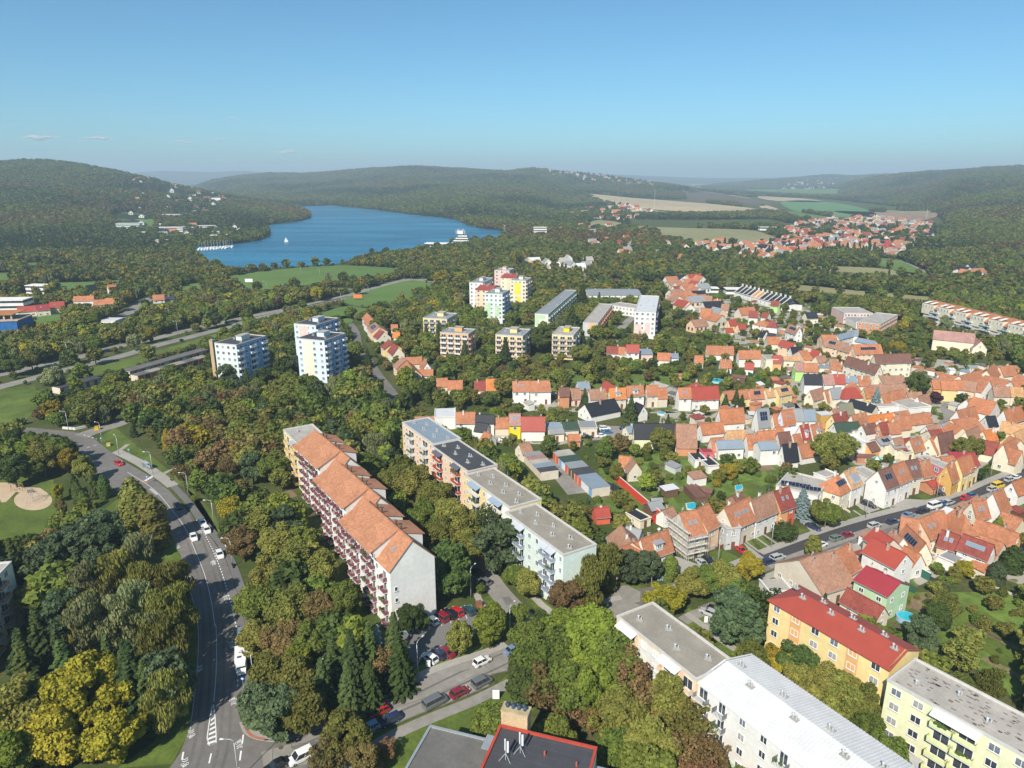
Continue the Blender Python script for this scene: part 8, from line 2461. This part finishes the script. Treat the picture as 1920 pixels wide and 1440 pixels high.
def play():
    g = G(62, 940); root = simple('climbing_net', 'grey rope climbing pyramid on the round sand pit', 'climbing frame', (g.x, g.y, .03))
    mb = MB(); mb.tube([(0, 0, 0), (0, 0, 4.8)], .08, 8); mb.build('mast', GALV, root); n_ = MB()
    for j in range(8):
        a = 6.283 * j / 8; e = (3.4 * math.cos(a), 3.4 * math.sin(a), 0); n_.tube([e, (0, 0, 4.7)], .03, 4)
        for t in (.2, .4, .6, .8):
            a2 = 6.283 * (j + 1) / 8; n_.tube([(3.4 * (1 - t) * math.cos(a), 3.4 * (1 - t) * math.sin(a), 4.7 * t), (3.4 * (1 - t) * math.cos(a2), 3.4 * (1 - t) * math.sin(a2), 4.7 * t)], .025, 4)
    n_.build('rope_net', M((.25, .27, .3), .8, ()), root)
    g = G(33, 920); root = simple('swing', 'wooden swing frame on the upper sand patch', 'swing', (g.x, g.y, .03), .3); mb = MB()
    for x in (-1.6, 1.6):
        for y in (-.8, .8): mb.tube([(x, y, 0), (x, 0, 2.3)], .06, 6)
    mb.tube([(-1.7, 0, 2.3), (1.7, 0, 2.3)], .06, 6); mb.build('frame', M((.35, .2, .1), .8, ()), root)
    for x in (-.7, .7): s = MB(); s.tube([(x, -.2, .5), (x, -.02, 2.3)], .015, 4); s.box(x - .25, x + .25, -.32, -.1, .45, .5); s.build('swing_seat', TYRE, root)
    for (x, y, lb) in ((20, 907, 'bench at the upper edge of the play ground'), (57, 924, 'low wooden bench beside the round sand pit')):
        g = G(x, y); root = simple('park_bench', lb, 'bench', (g.x, g.y, .03), .2); s = MB(); s.box(-.9, .9, -.2, .2, .42, .48); s.build('seat', BARK, root); s = MB(); s.box(-.9, .9, .2, .25, .55, .9); s.build('backrest', BARK, root)
        for a in (-.7, .7): l = MB(); l.box(a - .04, a + .04, -.18, .22, 0, .42); l.build('leg', GALV, root)
play()
POOLM = M((.03, .42, .55), .1, ((.6, .1),), spec=.6, name='pool_water')
def pool(pts, label, rim=(.62, .60, .56), r=None, h=.3):
    if r: g = G(*pts); poly = [(r * math.cos(6.283 * j / 20), r * math.sin(6.283 * j / 20)) for j in range(20)]; c = g
    else: P4 = pxl(pts); c = sum(P4, Vector((0, 0))) / len(P4); poly = [tuple(p - c) for p in P4]; a_ = sum(poly[i][0] * poly[(i + 1) % len(poly)][1] - poly[(i + 1) % len(poly)][0] * poly[i][1] for i in range(len(poly))); poly = poly if a_ > 0 else poly[::-1]
    root = simple('swimming_pool', label, 'pool', (c.x, c.y, .02)); b_ = MB(); b_.prism([(x * 1.13, y * 1.13) for x, y in poly], 0, h); b_.build('rim', M(rim, .8, ()), root); w = MB(); w.prism(poly, h - .02, h + .03); w.build('water', POOLM, root)
pool([(1287, 946), (1312, 942), (1319, 950), (1300, 957), (1289, 955)], 'rectangular turquoise pool behind the scaffolded house')
pool([(1378, 915), (1390, 914), (1392, 920), (1380, 925)], 'small bright turquoise pool in the middle of the gardens', h=.9)
pool((1698, 1163), 'round above-ground pool below the green house', (.30, .42, .55), 1.8, 1.1); pool((1343, 716), 'round turquoise pool above the big red roof', (.3, .6, .62), 3.0, .9); pool((1240, 777), 'small blue pool among the cottages', r=1.6, h=.7)
def wall_line(pts, h, t, col, name, label, cat='wall', px_=True, top=None):
    P4 = pxl(pts) if px_ else pts; c = P4[0]; root = simple(name, label, cat, (c.x, c.y, 0)); mb = MB()
    for a, b_ in zip(P4, P4[1:]):
        d = (b_ - a).normalized(); nn = Vector((-d.y, d.x)) * t / 2; a, b2 = a - c, b_ - c
        mb.prism([tuple(a - nn), tuple(b2 - nn), tuple(b2 + nn), tuple(a + nn)], 0, h, 0, 1 if top else 0)
    mb.build('wall_panel', [M(col, .85, ((.5, .08),))] + ([M(top, .8, ())] if top else []), root)
wall_line([q(7, 155, 205), q(7, 560, 560), q(7, 750, 720)], 2.6, .35, (.62, .06, .03), 'garden_wall', 'long bright red garden wall with a white coping between the cottages', top=(.7, .66, .6))
wall_line([q(9, 640, 1140), q(9, 860, 1260)], 2.2, .4, (.03, .12, .09), 'garden_wall', 'dark green garden wall with white top beside the vegetable plots', top=(.75, .74, .72))
wall_line([q(9, 860, 1270), q(9, 1080, 1390)], 1.6, .2, (.04, .05, .05), 'fence', 'dark netted fence below the green garden wall', 'fence')
wall_line([q(9, 525, 1305), q(9, 690, 1400)], 1.8, .15, (.03, .10, .07), 'fence', 'green fence beside the green-walled house', 'fence')
wall_line([q(9, 1040, 1120), q(9, 1300, 1210), q(9, 1560, 1290)], .5, .3, (.55, .50, .42), 'garden_wall', 'low pale kerb wall across the allotments')
wall_line([q(9, 1490, 1290), q(9, 1660, 1360), q(9, 1850, 1440)], .4, .5, (.5, .45, .38), 'garden_wall', 'lower pale kerb wall across the allotments')
wall_line([q(9, 740, 870), q(9, 1020, 960)], 2.4, .3, (.60, .55, .45), 'garden_wall', 'cream courtyard wall between the orange roofs')
wall_line([q(7, 0, 1270), q(7, 0, 1271)], .1, .1, (.3, .3, .3), 'fence', 'x') if False else None
wall_line([q(7, 1080, 1095), q(7, 1180, 1060), q(7, 1320, 1010)], 1.1, .3, (.45, .43, .40), 'garden_wall', 'grey front garden wall of the scaffolded house')
wall_line([q(7, 1470, 985), q(7, 1330, 1040)], 1.2, .12, (.16, .07, .04), 'fence', 'brown gate fence between the lawn and the annex', 'fence')
wall_line([q(8, 1100, 690), q(8, 1160, 730)], .5, .3, (.6, .56, .5), 'garden_wall', 'low white garden wall by the flower bed')
wall_line([q(2, 720, 1215), q(2, 890, 1290)], 1.8, .15, (.03, .10, .05), 'fence', 'dark green fence in the upper gardens', 'fence')
wall_line([(118, 804), (142, 806), (168, 800)], .9, .5, (.6, .58, .54), 'barrier', 'white concrete barrier above the roundabout', 'barrier')
def shed(x, y, w, d, h, rz, wall, roof, label):
    g = G(x, y); root = simple('garden_shed', label, 'shed', (g.x, g.y, 0), rz); mb = MB(); mb.prism([(-w / 2, -d / 2), (w / 2, -d / 2), (w / 2, d / 2), (-w / 2, d / 2)], 0, h); mb.build('wall', wallmat(wall), root)
    r = MB(); r.slab([(-w / 2 - .2, -d / 2 - .2, h), (w / 2 + .2, -d / 2 - .2, h), (w / 2 + .2, 0, h + .8), (-w / 2 - .2, 0, h + .8)], .1); r.slab([(w / 2 + .2, d / 2 + .2, h), (-w / 2 - .2, d / 2 + .2, h), (-w / 2 - .2, 0, h + .8), (w / 2 + .2, 0, h + .8)], .1); r.build('roof', roofmat(roof), root); add_window(root, (0, -d / 2, .8), 0, .9, .9)
shed(1230, 950, 3.2, 2.6, 2.1, .1, 'brown', 'grey', 'small dark shed with white windows beside the red wall')
shed(1128, 966, 3, 3, 2.1, .2, 'red', 'red', 'red garden hut left of the red wall'); shed(1621, 866, 6, 3, 2.2, -.15, 'brick', 'brown', 'brown wooden summer house behind the parasol'); shed(1385, 715, 6, 4, 2.4, -.4, 'brown', 'brown', 'dark garden shed left of the green fence')
shed(1272, 712, 3.4, 3, 2.4, 0, 'terracotta', 'tile', 'orange-roofed garden hut at the top of the tiled row'); shed(1315, 925, 7, 3, 1.6, -.6, 'brown', 'brown', 'long brown lean-to in the middle gardens'); shed(1150, 925, 5, 3, 2, -.9, 'brown', 'black', 'black-roofed shelter at the head of the red wall')
shed(500, 1060, 0.1, 0.1, .1, 0, 'brown', 'brown', 'x') if False else None
def parasol():
    g = G(*q(5, 975, 1020)); root = simple('parasol', 'green and white parasol on the terrace behind the white house', 'parasol', (g.x, g.y, 0)); mb = MB(); mb.tube([(0, 0, 0), (0, 0, 2.6)], .04, 5); mb.build('pole', FRAME, root); c = MB()
    for j in range(8): a, b_ = 6.283 * j / 8, 6.283 * (j + 1) / 8; c.face([(0, 0, 2.8), (2 * math.cos(a), 2 * math.sin(a), 2.2), (2 * math.cos(b_), 2 * math.sin(b_), 2.2)], j % 2)
    c.build('canopy', [M((.02, .30, .22), .8, ()), M((.7, .7, .68), .8, ())], root)
parasol()
def carport():
    g = G(*q(5, 1640, 1240), 2.4); root = simple('carport', 'carport with flat red roof before the pink-red house', 'carport', (g.x, g.y, 0), H_ST - .05); mb = MB(); mb.slab([(-3.5, -2.6, 2.7), (3.5, -2.6, 2.7), (3.5, 2.6, 2.9), (-3.5, 2.6, 2.9)], .15); mb.build('roof', roofmat('red'), root)
    for x in (-3.3, 3.3):
        for y in (-2.4, 2.4): p = MB(); p.tube([(x, y, 0), (x, y, 2.6)], .07, 6); p.build('post', DARKFRAME, root)
carport()
# pink-red flat-roofed house, lime hut, slide
tower('house', 'crimson-pink flat-roofed house with an orange corner behind the red carport', q(5, 1640, 1010), q(5, 1812, 1110), q(5, 1880, 1072), 6.6, 'crimson', 'concrete', 'street houses of the near row', left=4, right=2, nfl=2, house=False, cat='house', LL=13)
tower('house', 'white flat-roofed house carrying two rows of solar panels beside the blue spruce', q(8, 330, 455), q(8, 800, 545), q(8, 930, 490), 6.2, 'white', 'concrete', 'street houses of the near row', left=0, right=2, nfl=2, house=False, cat='house', deg=math.degrees(H_ST) - 62)
fh = [o for o in bpy.data.objects if o.get('label', '').startswith('white flat-roofed house carrying')][0]
for k in range(3): s = link('solar_panel', solar_mesh(5, 1), fh, (3.2 + k * 3.0, 3.2 + (k % 2) * .4, 6.8), .3); s.rotation_euler = (.3, 0, .25)
tower('house', 'white flat-roofed house between the tan-roofed and solar-roofed street houses', q(8, 1215, 228), q(8, 1440, 378), q(8, 1545, 338), 6.6, 'white', 'concrete', 'street houses of the near row', left=2, right=2, nfl=2, house=False, cat='house')
def playhut():
    g = G(1418, 863); root = simple('play_house', 'bright green plastic play house on the lawn', 'play house', (g.x, g.y, 0)); mb = MB(); mb.box(-1, 1, -.7, .7, 0, 1.2); mb.v += [(-1.1, -.8, 1.2), (1.1, -.8, 1.2), (1.1, .8, 1.2), (-1.1, .8, 1.2), (-1.1, 0, 1.9), (1.1, 0, 1.9)]; n0 = len(mb.v) - 6
    for f in ((0, 1, 5, 4), (2, 3, 4, 5), (1, 2, 5), (3, 0, 4)): mb.f.append(tuple(n0 + j for j in f)); mb.m.append(0)
    mb.build('body', M((.05, .50, .15), .5, ()), root)
playhut()
# ---------------------------------------------------------------- boats and masts
def boat(x, y, rz, sail, label, group=None, L=7):
    g = G(x, y); root = empty('sailing_boat' if sail else 'moored_boat', (g.x, g.y, .35), rz, label, 'boat', group)
    if 'hull' not in LC:
        mb = MB(); n = 9
        st = [(-.5, .14, .02), (-.3, .17, 0), (.1, .16, 0), (.35, .09, .03), (.5, .005, .08)]
        for x_, w, zb in st: mb.v += [(x_, -w, .14 + (x_ + .5) * .03), (x_, -w * .6, zb - .03), (x_, w * .6, zb - .03), (x_, w, .14 + (x_ + .5) * .03)]
        for i in range(4):
            a = i * 4
            for j in range(4): mb.f.append((a + j, a + (j + 1) % 4, a + 4 + (j + 1) % 4, a + 4 + j)); mb.m.append(0)
        mb.f.append((0, 1, 2, 3)); mb.m.append(0); mb.box(-.2, .15, -.09, .09, .14, .22); LC['hull'] = mb.mesh('hull', [M((.75, .75, .74), .4, ())])
        p = MB(); p.tube([(0, 0, .15), (0, 0, 1.3)], .012, 5); LC['mast'] = p.mesh('mast', [GALV])
        s = MB(); s.slab([(0, 0, 1.25), (-.42, .03, .28), (-.4, .035, .26), (0, .0, .25)], .01); s.v += [(.01, 0, 1.25), (.01, 0, .26), (-.44, .03, .26), (.02, .01, 1.0), (.44, .02, .2), (.02, .03, .26)]; n0 = len(s.v) - 6; s.f += [(n0, n0 + 1, n0 + 2), (n0 + 3, n0 + 4, n0 + 5)]; s.m += [0, 0]; LC['sail'] = s.mesh('sail', [M((.8, .8, .8), .8, ())])
    for nm in ('hull', 'mast') + (('sail',) if sail else ()): o = link(nm, LC[nm], root); o.scale = (L, L, L)
boat(537, 455, .3, True, 'sailing boat with white sails out on the lake', L=6.5)
rnd = random.Random(2)
for i in range(34): boat(374 + (i % 12) * 5.6 + rnd.uniform(-1.5, 1.5), 466.8 - (i % 12) * .35 + (i // 12) * 1.5, rnd.uniform(-.3, .3) + 1.4, False, 'small white boat moored in the marina', 'boats moored in the marina', 8)
def mast(x, y, h, label, z=0):
    g = G(x, y); zz = float(heights(np.array([g.x]), np.array([g.y]))[0]); root = simple('lattice_mast', label, 'mast', (g.x, g.y, zz)); mb = MB()
    for a in range(3): mb.tube([(2 * math.cos(a * 2.1), 2 * math.sin(a * 2.1), 0), (.3 * math.cos(a * 2.1), .3 * math.sin(a * 2.1), h)], .12, 4)
    for k in range(10): z0_ = h * k / 10; r_ = 2 - 1.7 * k / 10; mb.tube([(r_, 0, z0_), (r_ * math.cos(2.1), r_ * math.sin(2.1), z0_ + h / 10)], .08, 4)
    mb.build('lattice', M((.55, .5, .5), .6, ()), root)
mast(1226, 398, 62, 'tall lattice mast standing in the tan fields'); mast(906 + 40, 446, 20, 'thin mast at the right end of the lake shore'); mast(1736, 412, 24, 'red and white crane mast by the far village'); mast(1108, 349, 60, 'transmitter mast on the ridge above the centre village')
# ---------------------------------------------------------------- clouds: small flat cumulus near the horizon
m, n, b, new, lk = nmat('cloud'); b.inputs['Base Color'].default_value = (.85, .74, .76, 1); b.inputs['Roughness'].default_value = 1; b.inputs['Specular IOR Level'].default_value = 0
lw = new('ShaderNodeLayerWeight'); lw.inputs[0].default_value = .35; tb_ = new('ShaderNodeBsdfTransparent'); ms = new('ShaderNodeMixShader'); mr = new('ShaderNodeMapRange'); mr.inputs[3].default_value = .6; mr.inputs[4].default_value = 1.0
lk(lw.outputs['Facing'], mr.inputs[0]); lk(mr.outputs[0], ms.inputs[0]); lk(b.outputs[0], ms.inputs[1]); lk(tb_.outputs[0], ms.inputs[2]); lk(ms.outputs[0], n.nodes['Material Output'].inputs['Surface'])
rnd = random.Random(9)
for cx, cy, w in ((470, 222, 22), (225, 260, 60), (376, 266, 46), (440, 262, 36), (125, 258, 80), (560, 285, 60)):
    Yd = 22000.0; mb = MB()
    for k in range(9):
        px_c = cx + (k - 4) * w / 9 + rnd.uniform(-2, 2); xx = (px_c - 960) / FPX * Yd; zz = ridge_z(Yd, cy + rnd.uniform(-1.5, 1.5)); r_ = w * 2.6 * rnd.uniform(.6, 1) * (1.1 - abs(k - 4) / 6); n0 = len(mb.v); U, V_ = 10, 6
        for i in range(V_ + 1):
            for j in range(U): a, b2 = math.pi * i / V_, 6.283 * j / U; mb.v.append((xx + r_ * math.sin(a) * math.cos(b2), Yd + r_ * math.sin(a) * math.sin(b2), zz + r_ * .34 * math.cos(a)))
        for i in range(V_):
            for j in range(U): mb.f.append((n0 + i * U + j, n0 + i * U + (j + 1) % U, n0 + (i + 1) * U + (j + 1) % U, n0 + (i + 1) * U + j)); mb.m.append(0)
    tag(mb.build('cloud', m, smooth=True), kind='structure')
# ---------------------------------------------------------------- air
bm_ = MB(); bm_.box(-16500, 16500, -60, 17500, -2.0, 330.0)
m = bpy.data.materials.new('haze_air'); m.use_nodes = True; n = m.node_tree; n.nodes.clear()
o_ = n.nodes.new('ShaderNodeOutputMaterial'); pv = n.nodes.new('ShaderNodeVolumePrincipled'); pv.inputs['Color'].default_value = (.66, .84, .98, 1); pv.inputs['Density'].default_value = .00015; pv.inputs['Anisotropy'].default_value = 0
n.links.new(pv.outputs[0], o_.inputs['Volume'])
hz_o = bm_.build('haze', m); tag(hz_o, 'thin blue haze filling the valley air', kind='stuff')
